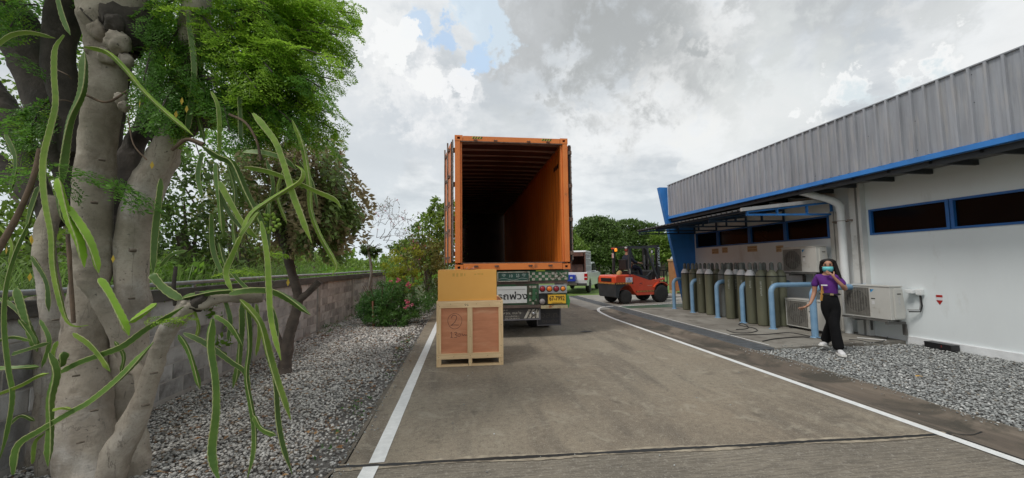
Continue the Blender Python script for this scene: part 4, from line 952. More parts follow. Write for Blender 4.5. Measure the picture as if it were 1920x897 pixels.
# chassis, axles and wheels
m_ch = mat('chassis_black', (.02, .02, .02), (.035, .03, .028), scale=5, rough=.8)
for x in (.55, 1.50): MB().box(x - .07, x + .07, TY + .2, 20.0, .98, 1.36).build('chassis_beam', m_ch, trl)
for y in np.arange(8.5, 20, 1.6): MB().box(-.1, 2.22, y, y + .1, 1.37, 1.445).build('cross_member', m_ch, trl)
m_tyre = mat('truck_tyre', (.018, .018, .018), (.03, .028, .026), scale=12, rough=.85); m_rim = mat('truck_rim', (.25, .25, .24), (.14, .12, .1), scale=8, rough=.6)
for y in (9.62, 10.95, 18.3):
    MB().tube([(0.0, y, .5), (2.1, y, .5)], .07, 10).build('axle', m_ch, trl)
    for xa in (-.10, .24, 1.60, 1.94):
        wh = MB().lathe([(.30, 0), (.44, .01), (.485, .04), (.50, .08), (.50, .19), (.485, .23), (.44, .26), (.30, .27)], 28, (xa, y, .5), 'X').build('wheel', m_tyre, trl)
        MB().lathe([(.29, .03), (.29, .24), (.10, .15), (.08, .10)], 18, (xa, y, .5), 'X').build('rim', m_rim, wh)

# ------------------------------------------------------------------ wooden crate and the carton on it
m_pine = mat('pine_wood', (.60, .42, .22), (.47, .31, .15), scale=3.5, rough=.7, stretch=(1, 1, 1), orand=.06, bump=.15, bscale=40)
m_pineh = mat('pine_wood_h', (.84, .62, .36), (.70, .48, .26), scale=2.5, rough=.7, stretch=(1.2, 8, 14), orand=.07, bump=.1)
m_pinev = mat('pine_wood_v', (.84, .62, .36), (.70, .48, .26), scale=2.5, rough=.7, stretch=(14, 8, 1.2), orand=.07, bump=.1)
m_ply = mat('plywood_red', (.64, .27, .14), (.54, .21, .105), scale=2.2, rough=.65, stretch=(1.2, 3, 7), dirt=(.70, .38, .22), dscale=1.5, dlo=.52, dhi=.7, detail=7)
crate = thing('wooden_crate', 'pine framed plywood shipping crate marked 2 in a circle, standing on the road', 'crate', (.105, 6.04, 0), R(-1.2))
w2, ch, cd = .515, 1.0, 1.0
for side in (0, 1):
    rm = Matrix.Identity(4) if side == 0 else Matrix.Translation((0, cd, 0)) @ Matrix.Rotation(math.pi, 4, 'Z')
    def B(name, m, *a, bev=.002): MB().box(*a, bev, rm).build(name, m, crate)
    B('plank', m_pineh, -w2, w2, .0, .022, .895, ch)
    B('plank', m_pineh, -w2, w2, .0, .022, .115, .20)
    for s in (-1, 1):
        a, b_ = sorted((s * w2, s * (w2 - .07))); B('plank', m_pinev, a, b_, .0, .022, .2015, .8935)
        B('leg', m_pinev, a, b_, .004, .10, .0, .1135)
    B('plank', m_pinev, -.042, .038, .0, .022, .2015, .8935)
    B('leg', m_pinev, -.025, .03, .006, .10, .0, .1135)
    for s in (-1, 1):
        a, b_ = sorted((s * (w2 - .0715), s * .031)); B('skid', m_pineh, a, b_, .008, .09, .0, .028)
for s in (-1, 1):
    a, b_ = sorted((s * w2, s * (w2 - .022)))
    for z0, z1 in ((.895, 1.0), (.115, .20)): MB().box(a, b_, .0235, cd - .0235, z0, z1, .002).build('plank', m_pineh, crate)
    for y in (.0235, .46, cd - .10): MB().box(a, b_, y, y + .075, .2015, .8935, .002).build('plank', m_pinev, crate)
MB().box(-w2 + .024, w2 - .024, .0235, .032, .12, .99).build('plywood_panel', m_ply, crate)
MB().box(-w2 + .024, w2 - .024, cd - .032, cd - .0235, .12, .99).build('plywood_panel', m_ply, crate)
for s in (-1, 1):
    a, b_ = sorted((s * (w2 - .0235), s * (w2 - .032))); MB().box(a, b_, .034, cd - .034, .12, .99).build('plywood_panel', m_ply, crate)
MB().box(-w2 + .03, w2 - .03, .035, cd - .035, .975, .99).build('lid', m_ply, crate); MB().box(-w2 + .03, w2 - .03, .10, cd - .1, .12, .14).build('base_board', m_pineh, crate)
# marker pen writing
m_pen = mat('marker_ink', (.035, .02, .03), rough=.7)
def pen(pts, w=.006, name='pen_mark', parent=crate, y=.0225):
    P = smoothpath([(p[0], p[1]) for p in pts], 5); m = MB(); V = []
    for i, p in enumerate(P):
        d = Vector(P[min(i + 1, len(P) - 1)] - P[max(i - 1, 0)]); d = d.normalized() if d.length > 0 else Vector((1, 0)); n_ = Vector((-d.y, d.x)) * w / 2
        V += [(p[0] + n_.x, y, p[1] + n_.y), (p[0] - n_.x, y, p[1] - n_.y)]
    m.add(V, [(2 * i, 2 * i + 1, 2 * i + 3, 2 * i + 2) for i in range(len(P) - 1)]); return m.build(name, m_pen, parent)
ccx, ccz = -.235, .69
pen([(ccx + .108 * math.cos(a) * (1 + .03 * math.sin(3 * a)), ccz + .118 * math.sin(a)) for a in np.linspace(1.2, 7.6, 22)], .0045)
pen([(ccx - .055, ccz + .045), (ccx - .035, ccz + .085), (ccx + .01, ccz + .088), (ccx + .028, ccz + .05), (ccx, ccz - .01), (ccx - .045, ccz - .055), (ccx - .065, ccz - .065), (ccx - .02, ccz - .058), (ccx + .06, ccz - .062)], .0065)
zz_ = .475
pen([(-.30, zz_ + .03), (-.285, zz_ + .045), (-.285, zz_ - .035)], .006); pen([(-.305, zz_ - .036), (-.262, zz_ - .034)], .005)
pen([(-.245, zz_ + .035), (-.215, zz_ + .045), (-.205, zz_ + .025), (-.228, zz_ + .008), (-.203, zz_ - .008), (-.21, zz_ - .034), (-.245, zz_ - .036)], .006)
pen([(-.165, zz_ + .02), (-.185, zz_ + .012), (-.187, zz_ - .012), (-.165, zz_ - .022), (-.15, zz_), (-.165, zz_ + .02), (-.14, zz_ + .012), (-.12, zz_ + .018), (-.125, zz_ - .012)], .005)
pen([(-.115, zz_ + .008), (-.10, zz_ - .012), (-.085, zz_ + .01), (-.07, zz_ - .012), (-.055, zz_ + .0), (-.04, zz_ - .01)], .005)
o_ = pen([(-.085, .94), (-.07, .955), (-.07, .925), (-.045, .95), (-.03, .945), (-.045, .925), (-.02, .93)], .004, 'pen_mark', crate, -.0006)
nl = MB()
for (x_, z_) in [(-.49, .95), (-.47, .92), (-.3, .955), (.1, .95), (.3, .93), (.48, .96), (.49, .15), (.0, .16), (-.48, .15), (-.25, .15), (.27, .155), (.48, .3), (.485, .62), (-.48, .5), (.0, .45), (.0, .7), (0, .06), (.49, .05)]: nl.lathe([(.005, 0), (.005, -.0008)], 6, (x_, -.0001, z_), 'Y')
nl.build('nail_heads', m_rust, crate, kind='stuff')
m_cart = mat('ochre_cardboard', (.84, .43, .10), (.79, .385, .08), scale=1.6, rough=.45, dirt=(.80, .50, .16), dscale=1.5, dlo=.55, dhi=.75, detail=3)
carton = thing('cardboard_carton', 'glossy ochre cardboard carton sitting on top of the wooden crate', 'carton', (.075, 6.06, 1.002), R(-.8))
cb = MB(); cb.box(-.465, .45, 0, .62, 0, .476, .005); bxo = cb.build('body', m_cart, carton)
MB().box(-.463, -.01, .002, .618, .478, .482).build('flap', m_cart, carton); MB().box(-.005, .448, .002, .618, .478, .482).build('flap', m_cart, carton)
mk = MB()
for x_, z_, w_, h_ in ((-.24, .38, .035, .05), (-.18, .375, .03, .055), (-.12, .38, .04, .05), (-.06, .385, .02, .04), (.10, .40, .03, .02), (.15, .405, .05, .02), (.21, .40, .03, .025)): mk.box(x_, x_ + w_, -.0012, -.0003, z_, z_ + h_)
mk.build('faint_print', mat('faint_print', (.62, .33, .06), rough=.5), carton)
pk = MB()
for k in range(7):
    a = k * .9; pk.add([(-.12 + .05 * k * .6, .05, .483), (-.05 + .03 * k, .06, .50 + .015 * (k % 3)), (-.10 + .04 * k, .16, .484)], [(0, 1, 2)])
pk.build('torn_wrap', mat('pink_wrap', (.75, .50, .48), rough=.5), carton)
tag(MB().add([(x, y, .012 + .006 * (i % 2)) for i, (x, y) in enumerate([(2.62, 8.55), (2.75, 8.50), (2.95, 8.53), (2.9, 8.60), (2.7, 8.62)])], [(0, 1, 2, 3, 4)]).build('rubber_scrap', m_ink), 'flat black scrap of rubber lying on the road beside the trailer', 'scrap')
# ================================================================== FORKLIFT
m_fo = mat('forklift_red_paint', (.72, .085, .028), (.62, .07, .025), scale=2, rough=.4, coat=.3, dirt=(.2, .05, .03), dscale=4, dlo=.64)
m_fg = mat('forklift_grey', (.045, .05, .055), (.03, .034, .038), scale=3, rough=.5)
m_fk = mat('forklift_black', (.014, .014, .015), rough=.6)
m_haz = mat('hazard_yellow', (.80, .36, .08), rough=.6)
m_ty2 = mat('solid_tyre', (.02, .02, .02), (.032, .03, .028), scale=14, rough=.85, bump=.4, bscale=50)
fk = thing('forklift', 'red counterbalance forklift with grey overhead guard parked on the yard by the blue fin', 'forklift', (6.20, 14.03, 0), R(15))
def fadd(name, mb, m, parent=None): return mb.build(name, m, parent or fk)
HW = .56
# counterweight
b = MB()
pr = [(-.60, .42), (-.62, .78), (-.60, 1.08), (-.56, 1.17), (-.45, 1.20), (.34, 1.20), (.34, .82), (-.40, .82), (-.46, .42)]
b.prism([(-.50, .80), (-.49, 1.00), (-.46, 1.08), (-.38, 1.11), (.34, 1.12), (.34, .80)], .0, 1.12)
ob = b.build('counterweight', m_fo, fk)
bmod = ob.modifiers.new('bevel', 'BEVEL'); bmod.width = .035; bmod.segments = 2
MB().box(-.515, -.48, .24, .90, .86, 1.0, .01).build('radiator_recess', m_fk, fk)
b = MB(); b.prism([(-.47, .30), (-.485, .795), (.02, .795), (-.06, .72), (-.26, .60), (-.34, .40), (-.36, .26), (-.42, .26)], .01, 1.11); b.build('lower_counterweight', m_fg, fk)
hz = MB()
for k in range(10): a = -.47 + k * .075; hz.add([(a, -.004, .77), (a + .04, -.004, .77), (a + .075, -.004, .83), (a + .035, -.004, .83)], [(0, 1, 2, 3)])
for k in range(12): a = .05 + k * .088; hz.add([(-.504, a, .77), (-.504, a + .044, .77), (-.504, a + .08, .83), (-.504, a + .036, .83)], [(0, 1, 2, 3)])
for k in range(13): a = .48 + k * .072; hz.add([(a, -.006, .44), (a + .036, -.006, .44), (a + .066, -.006, .49), (a + .03, -.006, .49)], [(0, 1, 2, 3)])
hz.build('hazard_stripes', m_haz, fk, kind='stuff')
b = MB(); b.box(-.49, .34, -.003, -.0008, .765, .835); b.box(.46, 1.44, -.005, -.0008, .435, .495); b.build('hazard_band', m_fk, fk)
# main frame / side
b = MB(); b.prism([(.345, 1.12), (.48, 1.08), (1.10, .90), (1.30, .88), (1.62, .93), (1.92, .97), (1.92, .90), (1.62, .84), (1.42, .66), (1.36, .32), (.52, .32), (.36, .46), (.20, .70), (.02, .80), (.345, .80)], .0, 1.12)
b.build('frame', m_fo, fk)
MB().prism([(.345, 1.13), (.50, 1.14), (1.00, 1.06), (1.12, .92), (1.08, .90), (.50, 1.085), (.345, 1.123)], .01, 1.11).build('side_cover', m_fg, fk)
MB().box(1.05, 1.55, .12, 1.0, .84, .90).build('step_floor', m_fk, fk)
b = MB(); b.prism([(1.36, .9), (1.55, .93), (1.55, 1.22), (1.48, 1.28), (1.42, 1.22)], .12, 1.0); b.build('dashboard', m_fk, fk)
b = MB(); b.box(.36, .86, .30, .82, 1.12, 1.26, .03); b.build('seat', m_fk, fk); b = MB(); b.box(.28, .38, .32, .80, 1.30, 1.72, .03); b.build('backrest', m_fk, fk)
b = MB(); b.tube([(1.42, .56, 1.30), (1.25, .56, 1.52)], .025, 8); b.tube([(1.25 + .09 * math.cos(a) * .5, .56 + .17 * math.sin(a), 1.53 + .17 * math.cos(a) * .5) for a in np.linspace(0, 6.28, 17)], .015, 6); b.build('steering_wheel', m_fk, fk)
b = MB()
b.tube([(-.1, .30, 1.12), (-.1, .30, 1.17), (0, .36, 1.20)], .09, 12); b.build('gas_bottle_cover', mat('tan_cushion', (.45, .28, .10), rough=.8), fk)
# wheels
def fwheel(x, y, r, w, hub, steer=0):
    o_ = thing_wheel = MB(); prof = [(r * .52, 0), (r * .90, 0), (r * .98, .025), (r, .06), (r, w - .06), (r * .98, w - .025), (r * .90, w), (r * .52, w)]
    wl = MB().lathe(prof, 26, (0, 0, 0), 'Y').build('wheel', m_ty2, fk, (x, y, r), (0, 0, steer))
    MB().lathe([(r * .53, .03), (r * .50, .045), (r * .30, .06), (r * .27, .02), (r * .12, .01), (.01, .01)], 18, (0, 0, 0), 'Y').build('rim', hub, wl)
    bl = MB()
    for k in range(6): a = k * 1.047; bl.lathe([(.016, .045), (.016, .02)], 6, (r * .38 * math.cos(a), 0, r * .38 * math.sin(a)), 'Y')
    bl.build('wheel_nuts', mat('nut_grey', (.4, .4, .4)), wl); return wl
m_hub = mat('hub_dark', (.11, .11, .11), rough=.5)
fwheel(.0, .03, .275, .21, m_hub, R(-8)); fwheel(.0, .88, .275, .21, m_hub, R(-8)); fwheel(1.70, -.05, .35, .26, m_hub); fwheel(1.70, .92, .35, .26, m_hub)
# lugs on the front tyre
for yy in (-.05,):
    lg = MB()
    for k in range(22):
        a = k * 2 * math.pi / 22; c_, s_ = math.cos(a), math.sin(a); m4 = Matrix.Translation((1.70, yy, .35)) @ Matrix.Rotation(a, 4, 'Y')
        lg.box(.345, .357, .02, .24, -.022, .022, 0, m4)
    lg.build('tyre_lugs', m_ty2, fk, kind='stuff')
# fenders over front wheel
b = MB()
arc = [(1.70 + .43 * math.cos(a), .35 + .43 * math.sin(a)) for a in np.linspace(2.55, .75, 9)]
arc2 = [(1.70 + .47 * math.cos(a), .35 + .47 * math.sin(a)) for a in np.linspace(.75, 2.55, 9)]
b.prism(arc + arc2, -.06, .12); b.build('fender', m_fo, fk); b = MB(); b.prism(arc + arc2, 1.0, 1.18); b.build('fender', m_fo, fk)
# overhead guard
for y in (.05, 1.03):
    b = MB(); b.bar((.22, y, 1.18), (.25, y, 2.19), .075, .10); b.build('guard_post', m_fg, fk)
    b = MB(); b.bar((1.60, y, .92), (1.06, y, 2.16), .06, .07); b.build('guard_post', m_fg, fk)
    b = MB(); b.bar((.16, y, 2.21), (1.62, y, 2.20), .06, .055); b.build('guard_rail', m_fg, fk)
for k in range(7): b = MB(); xx = .24 + k * .185; b.bar((xx, .03, 2.22 - k * .005), (xx, 1.05, 2.22 - k * .005), .022, .035); b.build('guard_bar', m_fg, fk)
for k, (y, c_) in enumerate([(.10, (.7, .75, .75)), (.95, (.7, .05, .02)), (.84, (.6, .2, .1))]):
    MB().box(.10, .15, y - .05, y + .05, 2.14, 2.20, .01).build('tail_lamp', mat('tail_lamp_%d' % k, c_, rough=.3), fk)
    MB().box(.155, .19, y - .06, y + .06, 2.13, 2.21).build('lamp_housing', m_fk, fk)
MB().lathe([(.05, 0), (.055, .03), (.05, .10), (.03, .13), (.002, .135)], 14, (.04, .62, 2.04)).build('beacon', mat('beacon_amber', (.9, .28, .02), rough=.3, emit=(1, .30, .02, .6)), fk)
MB().bar((.06, .62, 2.19), (.20, .62, 2.20), .03, .03).build('beacon_arm', m_fk, fk)
b = MB(); b.bar((1.33, -.03, 2.05), (1.30, -.02, 1.99), .02, .02); b.box(1.27, 1.31, -.05, .01, 1.96, 2.06, .005); b.build('work_lamp', mat('lamp_white', (.6, .6, .62), rough=.3), fk)
MB().box(.15, .17, .93, 1.04, 1.78, 1.98, .01).build('extinguisher_label', mat('ext_red_white', (.55, .10, .10), (.6, .6, .6), scale=16), fk)
MB().box(.16, .18, -.04, -.03, 1.16, 1.35).build('post_sticker', mat('sticker_cream', (.55, .52, .42)), fk)
# door sticker with star and number
st = MB().box(-.02, .30, -.006, -.002, .83, 1.02).build('sticker', mat('sticker_white', (.68, .70, .74), rough=.5), fk)
sr = MB(); P = []
for k in range(10): a = math.pi / 2 + k * math.pi / 5; r_ = .055 if k % 2 == 0 else .022; P.append((.14 + r_ * math.cos(a), -.0075, .955 + r_ * math.sin(a)))
sr.add(P, [tuple(range(10))]); sr.build('star', mat('sticker_blue', (.05, .12, .40)), st)
for k in range(3): MB().box(.03, .25, -.0075, -.0065, .895 - k * .022, .903 - k * .022).build('printed_line', MATS['sticker_blue'], st)
text('57', .12, mat('number_purple', (.16, .02, .16)), fk, (.18, -.004, 1.075), name='number')
b = MB(); b.add([(.62, -.003, .78), (.80, -.003, .80), (.72, -.003, .765), (.84, -.003, .70), (.70, -.003, .76)], [(0, 1, 2, 3, 4)]); b.build('swoosh', m_fg, fk)
MB().box(1.02, 1.26, -.003, -.001, .675, .685).build('trim_line', mat('trim_pale', (.6, .5, .4)), fk)
# mast, chains, carriage, forks
for y in (.16, .92):
    b = MB(); b.bar((1.74, y, .42), (1.72, y, 2.28), .09, .12); b.build('mast_rail', m_fk, fk)
    b = MB(); b.bar((1.84, y + (.07 if y < .5 else -.07), .22), (1.82, y + (.07 if y < .5 else -.07), 2.24), .05, .09); b.build('inner_mast_rail', m_fk, fk)
    b = MB(); b.tube([(1.62, y + (.12 if y < .5 else -.12), .9), (1.62, y + (.12 if y < .5 else -.12), 1.9)], .035, 10); b.build('lift_cylinder', mat('ram_steel', (.2, .2, .2), rough=.3, metal=.6), fk)
MB().box(1.66, 1.80, .10, .98, 2.24, 2.30).build('mast_head', m_fk, fk)
MB().box(1.66, 1.78, .12, .96, 1.45, 1.52).build('mast_cross', m_fk, fk)
b = MB()
for y in (.45, .63): b.tube([(1.70, y, .6), (1.70, y, 2.2)], .018, 6)
b.build('chains', mat('chain_grey', (.12, .12, .11), rough=.6), fk)
b = MB(); b.bar((1.2, .22, 1.02), (1.68, .25, 1.35), .05, .05); b.build('tilt_cylinder', m_fg, fk)
text('FORKLIFT', .17, mat('mast_letter_white', (.65, .65, .66)), fk, (1.73, .095, 1.80), rot=(math.pi / 2, math.pi / 2, 0), sx=1.1, name='mast_lettering')
MB().box(2.06, 2.11, .06, 1.02, .35, .80).build('carriage', m_fk, fk)
b = MB()
for y in (.06, .25, .54, .83, 1.02): b.bar((2.10, y, .8), (2.10, y, 1.25), .03, .03)
b.bar((2.10, .05, 1.25), (2.10, 1.03, 1.25), .03, .03); b.build('load_backrest', m_fk, fk)
for y in (.26, .78): b = MB(); b.box(2.12, 2.17, y, y + .12, .12, .72); b.prism([(2.17, .12), (3.15, .13), (3.15, .14), (2.17, .17)], y, y + .12); b.build('fork', m_fk, fk)
# driver: kept as a dark clad person seated behind the post (built with the people below)

# ================================================================== PICKUP
m_wp = mat('white_car_paint', (.72, .74, .75), (.66, .68, .69), scale=1, rough=.3, coat=.6)
pk = thing('pickup_truck', 'white pickup truck with a white cage canopy and blue bins in its open bed', 'pickup truck', (5.62, 19.7, 0), R(90 - 28))
# local: x forward, y left; rear bumper at 0; near (right) side at y=-.9
pw = .88
b = MB(); side = [(0.05, .42), (0.02, .72), (0.06, 1.12), (1.62, 1.12), (1.66, 1.08), (3.3, 1.08), (4.1, 1.12), (4.95, 1.03), (5.15, .85), (5.2, .50), (5.0, .36), (4.62, .36), (4.52, .62), (4.28, .76), (4.04, .74), (3.84, .62), (3.76, .36), (1.46, .36), (1.38, .60), (1.14, .76), (.90, .76), (.68, .62), (.58, .40)]
b.prism(side, -pw, pw); ob = b.build('body', m_wp, pk); bm_ = ob.modifiers.new('bevel', 'BEVEL'); bm_.width = .05; bm_.segments = 3; bm_.limit_method = 'ANGLE'
b = MB(); b.prism([(1.95, 1.10), (2.05, 1.60), (2.25, 1.68), (3.35, 1.68), (3.60, 1.58), (4.05, 1.12)], -pw + .10, pw - .10); ob = b.build('cab', m_wp, pk); bm_ = ob.modifiers.new('bevel', 'BEVEL'); bm_.width = .05; bm_.segments = 2
m_cg = mat('car_glass', (.02, .025, .03), rough=.08)
b = MB()
for s in (-1, 1):
    y_ = s * (pw - .095)
    b.prism([(2.12, 1.18), (2.20, 1.55), (2.9, 1.60), (2.9, 1.18)], min(y_, y_ + s * .004), max(y_, y_ + s * .004)); b.prism([(2.98, 1.18), (2.98, 1.60), (3.38, 1.58), (3.85, 1.18)], min(y_, y_ + s * .004), max(y_, y_ + s * .004))
b.build('side_windows', m_cg, pk); b = MB(); b.prism([(3.66, 1.56), (4.04, 1.16), (4.06, 1.17), (3.68, 1.58)], -.68, .68); b.build('windscreen', m_cg, pk)
MB().box(.055, .065, -pw + .12, pw - .12, .62, 1.06).build('bed_opening', m_fk, pk)
MB().box(-.06, .06, -pw + .02, pw - .02, .42, .56, .02).build('rear_bumper', mat('bumper_dark', (.06, .06, .065), rough=.4), pk)
MB().box(-.075, -.055, -.35, .35, .46, .58, .01).build('bumper_step', m_chrome, pk)
for s in (-1, 1):
    a, b_ = sorted((s * (pw - .15), s * (pw + .012))); lp_ = MB().box(.0, .16, a, b_, .72, 1.06, .02).build('tail_lamp', mat('car_lamp_red', (.42, .01, .015), rough=.2), pk)
    MB().box(-.006, .10, a + .01, b_ + .004, .84, .89, .01).build('reverse_lens', mat('car_lamp_clear', (.7, .6, .6), rough=.2), lp_)
    for x in (1.02, 4.15):
        y0 = s * (pw - .20)
        wl = MB().lathe([(.22, -.10), (.34, -.10), (.37, -.06), (.375, 0), (.37, .06), (.34, .10), (.22, .10)], 24, (0, 0, 0), 'Y').build('wheel', m_ty2, pk, (x, s * (pw - .11), .375))
        MB().lathe([(.23, s * .085), (.21, s * .095), (.08, s * .07), (.02, s * .08)], 16, (0, 0, 0), 'Y').build('rim', m_chrome, wl)
# cage canopy on the bed
m_cage = mat('cage_white', (.60, .61, .62), rough=.5); m_cin = mat('cage_brown_side', (.16, .07, .05), (.09, .045, .035), scale=4, rough=.8)
b = MB(); zc0, zc1 = 1.12, 2.28
b.prism([(.22, zc1 - .08), (.30, zc1), (1.86, zc1), (1.92, zc1 - .08)], -pw + .08, pw - .08); b.build('canopy_roof', m_cage, pk)
for s in (-1, 1):
    y_ = s * (pw - .10); c_ = MB()
    for x in (.24, .62, 1.02, 1.42, 1.86): c_.bar((x, y_, zc0), (x, y_, zc1 - .05), .045, .045)
    for z in (zc0 + .03, zc0 + .34, zc0 + .72, zc0 + .98): c_.bar((.24, y_, z), (1.86, y_, z), .035, .035)
    c_.build('cage_side', m_cage, pk)
    a, b_ = sorted((s * (pw - .14), s * (pw - .13))); MB().box(.28, 1.84, a, b_, zc0 + .02, zc0 + .95).build('mesh_panel', mat('cage_mesh_grey', (.38, .40, .41), (.28, .3, .3), scale=12, rough=.7), pk)
MB().box(.20, .24, -pw + .20, pw - .14, zc1 - .30, zc1 - .09).build('rear_panel', m_cin, pk)
for y in (-pw + .12, 0, pw - .12): MB().bar((.21, y, zc0 - .02), (.21, y, zc1 - .08), .07, .06).build('rear_post', m_cin, pk)
MB().box(1.80, 1.84, -pw + .14, pw - .14, zc0, zc1 - .1).build('front_panel', m_cin, pk)
b = MB(); b.box(.55, 1.5, -.6, .5, zc0 - .02, zc0 + .42, .02); b.build('cargo_box', mat('brown_cargo', (.10, .05, .04), (.05, .03, .025), scale=6), pk)
b_ = MB().box(-.28, .045, -.30, .22, .66, 1.0, .02).build('storage_crate', mat('blue_plastic', (.02, .05, .42), rough=.45)); wmp = Matrix.Translation(pk.location) @ Matrix.Rotation(R(62), 4, 'Z'); b_.matrix_world = wmp; tag(b_, 'bright blue plastic crate at the open tail of the white pickup', 'crate')
MB().box(-.29, -.281, -.18, -.05, .80, .90).build('crate_label', m_sgrn, b_)

# ================================================================== FAR YARD THINGS
m_bc = mat('brown_box_wood', (.40, .17, .06), (.33, .13, .045), scale=3, rough=.7)
c2 = thing('wooden_crate', 'tall brown plywood crate with pale lid far behind the blue fin', 'crate', (10.95, 18.2, 0), R(-12))
MB().box(-.3, 1.1, 0, .9, .14, 1.66, .004).build('panel', m_bc, c2); MB().box(-.34, 1.14, -.03, .93, 1.665, 1.76, .004).build('lid', m_pine, c2)
for x in (-.3, .3, .98): MB().box(x, x + .1, 0, .9, 0, .135).build('skid', m_pine, c2)
for x in (-.32, .35, 1.0): MB().box(x, x + .10, -.022, -.001, .16, 1.65, .002).build('batten', m_bc, c2)
gt_ = thing('yard_gate', 'black steel bar gate standing beyond the forklift mast', 'gate', (11.1, 21.0, 0), R(0))
MB().bar((0, 0, .25), (0, 0, 1.35), .05, .05).build('post', m_fk, gt_); MB().bar((1.4, 0, 0), (1.4, 0, 1.4), .07, .07).build('post', m_fk, gt_)
for k in range(1, 8): MB().bar((k * .175, 0, .30), (k * .175, 0, 1.30), .022, .022).build('bar', m_fk, gt_)
for z in (.3, 1.3): MB().bar((0.02, .0, z), (1.38, 0, z), .035, .035).build('rail', m_fk, gt_)
# ================================================================== PEOPLE
def skin(name, V, E, Rr, m, parent, root=0, sub=2):
    me = bpy.data.meshes.new(name); me.from_pydata([tuple(v) for v in V], E, []); o = link(name, me, parent)
    o.modifiers.new('skin', 'SKIN').use_smooth_shade = True
    sv = me.skin_vertices[0].data
    for i, r in enumerate(Rr): sv[i].radius = (r, r) if not hasattr(r, '__len__') else r
    for i in range(len(V)): sv[i].use_root = (i == root)
    sd = o.modifiers.new('sub', 'SUBSURF'); sd.levels = sub; sd.render_levels = sub
    me.materials.append(m); return o
class Sk:
    def __init__(s): s.V = []; s.E = []; s.R = []
    def p(s, co, r, link_=None):
        s.V.append(co); s.R.append(r); i = len(s.V) - 1
        if link_ is not None: s.E.append((link_, i))
        return i
    def chain(s, start, pts):
        i = start
        for (co, r) in pts: i = s.p(co, r, i)
        return i
m_skin = mat('skin', (.42, .22, .14), (.38, .19, .12), scale=20, rough=.55)
m_polo = mat('purple_polo', (.105, .018, .20), (.075, .012, .15), scale=7, rough=.85, bump=.3, bscale=18)
m_trou = mat('black_trousers', (.006, .006, .007), (.011, .011, .012), scale=6, rough=.85, bump=.3, bscale=14, spec=.15)
m_hair = mat('black_hair', (.007, .005, .005), (.014, .011, .010), scale=4, spec=.2, rough=.5, stretch=(30, 30, 2))
m_mask = mat('turquoise_mask', (.16, .58, .60), (.12, .50, .54), scale=10, rough=.7, stretch=(1, 1, 12))
m_shoe = mat('white_sneaker', (.72, .72, .73), (.60, .60, .61), scale=12, rough=.6)
wm = thing('person', 'woman in purple polo shirt, black trousers and turquoise face mask walking over the gravel', 'person', (6.19, 5.80, 0.0), R(-46.4)); wm.scale = (.95, .95, .95)
# local frame: +x to her left (image right), -y towards the camera, z up
s = Sk()
pelv = s.p((.0, .0, .90), (.12, .08))
wa = s.p((.0, .0, 1.03), (.085, .062), pelv); ch = s.p((-.012, .005, 1.20), (.095, .062), wa); sh = s.p((-.018, .008, 1.33), (.09, .052), ch)
nk = s.p((-.015, .0, 1.405), (.05, .052), sh)
hd0 = s.p((-.01, -.008, 1.475), (.052, .062), nk); hd1 = s.p((-.005, -.012, 1.545), (.076, .090), hd0); hd2 = s.p((0, .0, 1.60), (.072, .085), hd1); s.p((.0, .01, 1.645), (.045, .055), hd2)
# her right arm (image left), hanging outwards, hand reaching out
a = s.p((-.155, .0, 1.345), .052, sh); a = s.p((-.20, .01, 1.21), .045, a); a = s.p((-.215, .02, 1.07), .039, a); a = s.p((-.25, -.03, .95), .034, a); a = s.p((-.285, -.08, .865), .023, a)
hnd = s.p((-.325, -.105, .825), (.034, .018), a); hk = s.p((-.365, -.125, .80), (.036, .016), hnd)
for (dx, dy, dz, l, r) in ((-.075, -.055, -.005, 1.0, .0095), (-.088, -.030, -.02, 1.05, .010), (-.080, -.008, -.045, 1.0, .0098), (-.06, .012, -.06, .85, .0085)):
    b0 = (-.365 + dx * .25, -.125 + dy * .5, .80 + dz * .3); q = s.p(b0, r * 1.15, hk); q = s.p((b0[0] + dx * .45, b0[1] + dy * .4, b0[2] + dz * .35), r, q); s.p((b0[0] + dx * .85 * l, b0[1] + dy * .6, b0[2] + dz * .75), r * .85, q)
q = s.p((-.325, -.145, .832), .013, hnd); s.p((-.345, -.178, .825), .010, q)
# her left arm (image right), hand raised to the mask
a = s.p((.115, .0, 1.345), .052, sh); a = s.p((.175, -.01, 1.24), .046, a); a = s.p((.215, -.05, 1.13), .041, a); a = s.p((.165, -.13, 1.215), .035, a); a = s.p((.085, -.165, 1.325), .024, a)
hnd = s.p((.055, -.17, 1.375), (.032, .018), a); hk = s.p((.03, -.165, 1.415), (.034, .017), hnd)
for (dx, dy, dz) in ((-.055, .02, .055), (-.065, .01, .035), (-.068, .0, .012), (-.06, -.008, -.01)):
    q = s.p((.03 + dx * .35, -.168, 1.415 + dz * .4), .0105, hk); q = s.p((.03 + dx * .8, -.172, 1.415 + dz * .75), .0098, q); s.p((.03 + dx * 1.05, -.150 + dy * .3, 1.415 + dz * .9), .0082, q)
q = s.p((.075, -.165, 1.415), .012, hnd); s.p((.07, -.150, 1.455), .010, q)
# legs (ankles show between hem and shoe)
a = s.p((.055, .0, .84), .088, pelv); a = s.p((.028, -.04, .56), .062, a); a = s.p((.045, -.06, .32), .05, a); lf = s.p((.075, -.06, .11), .036, a); s.p((.08, -.12, .05), .032, lf)
a = s.p((-.065, .0, .84), .088, pelv); a = s.p((.0, .03, .55), .062, a); a = s.p((-.055, .20, .34), .05, a); rf = s.p((-.105, .34, .15), .036, a); s.p((-.115, .30, .07), .032, rf)
skin('body', s.V, s.E, s.R, m_skin, wm)
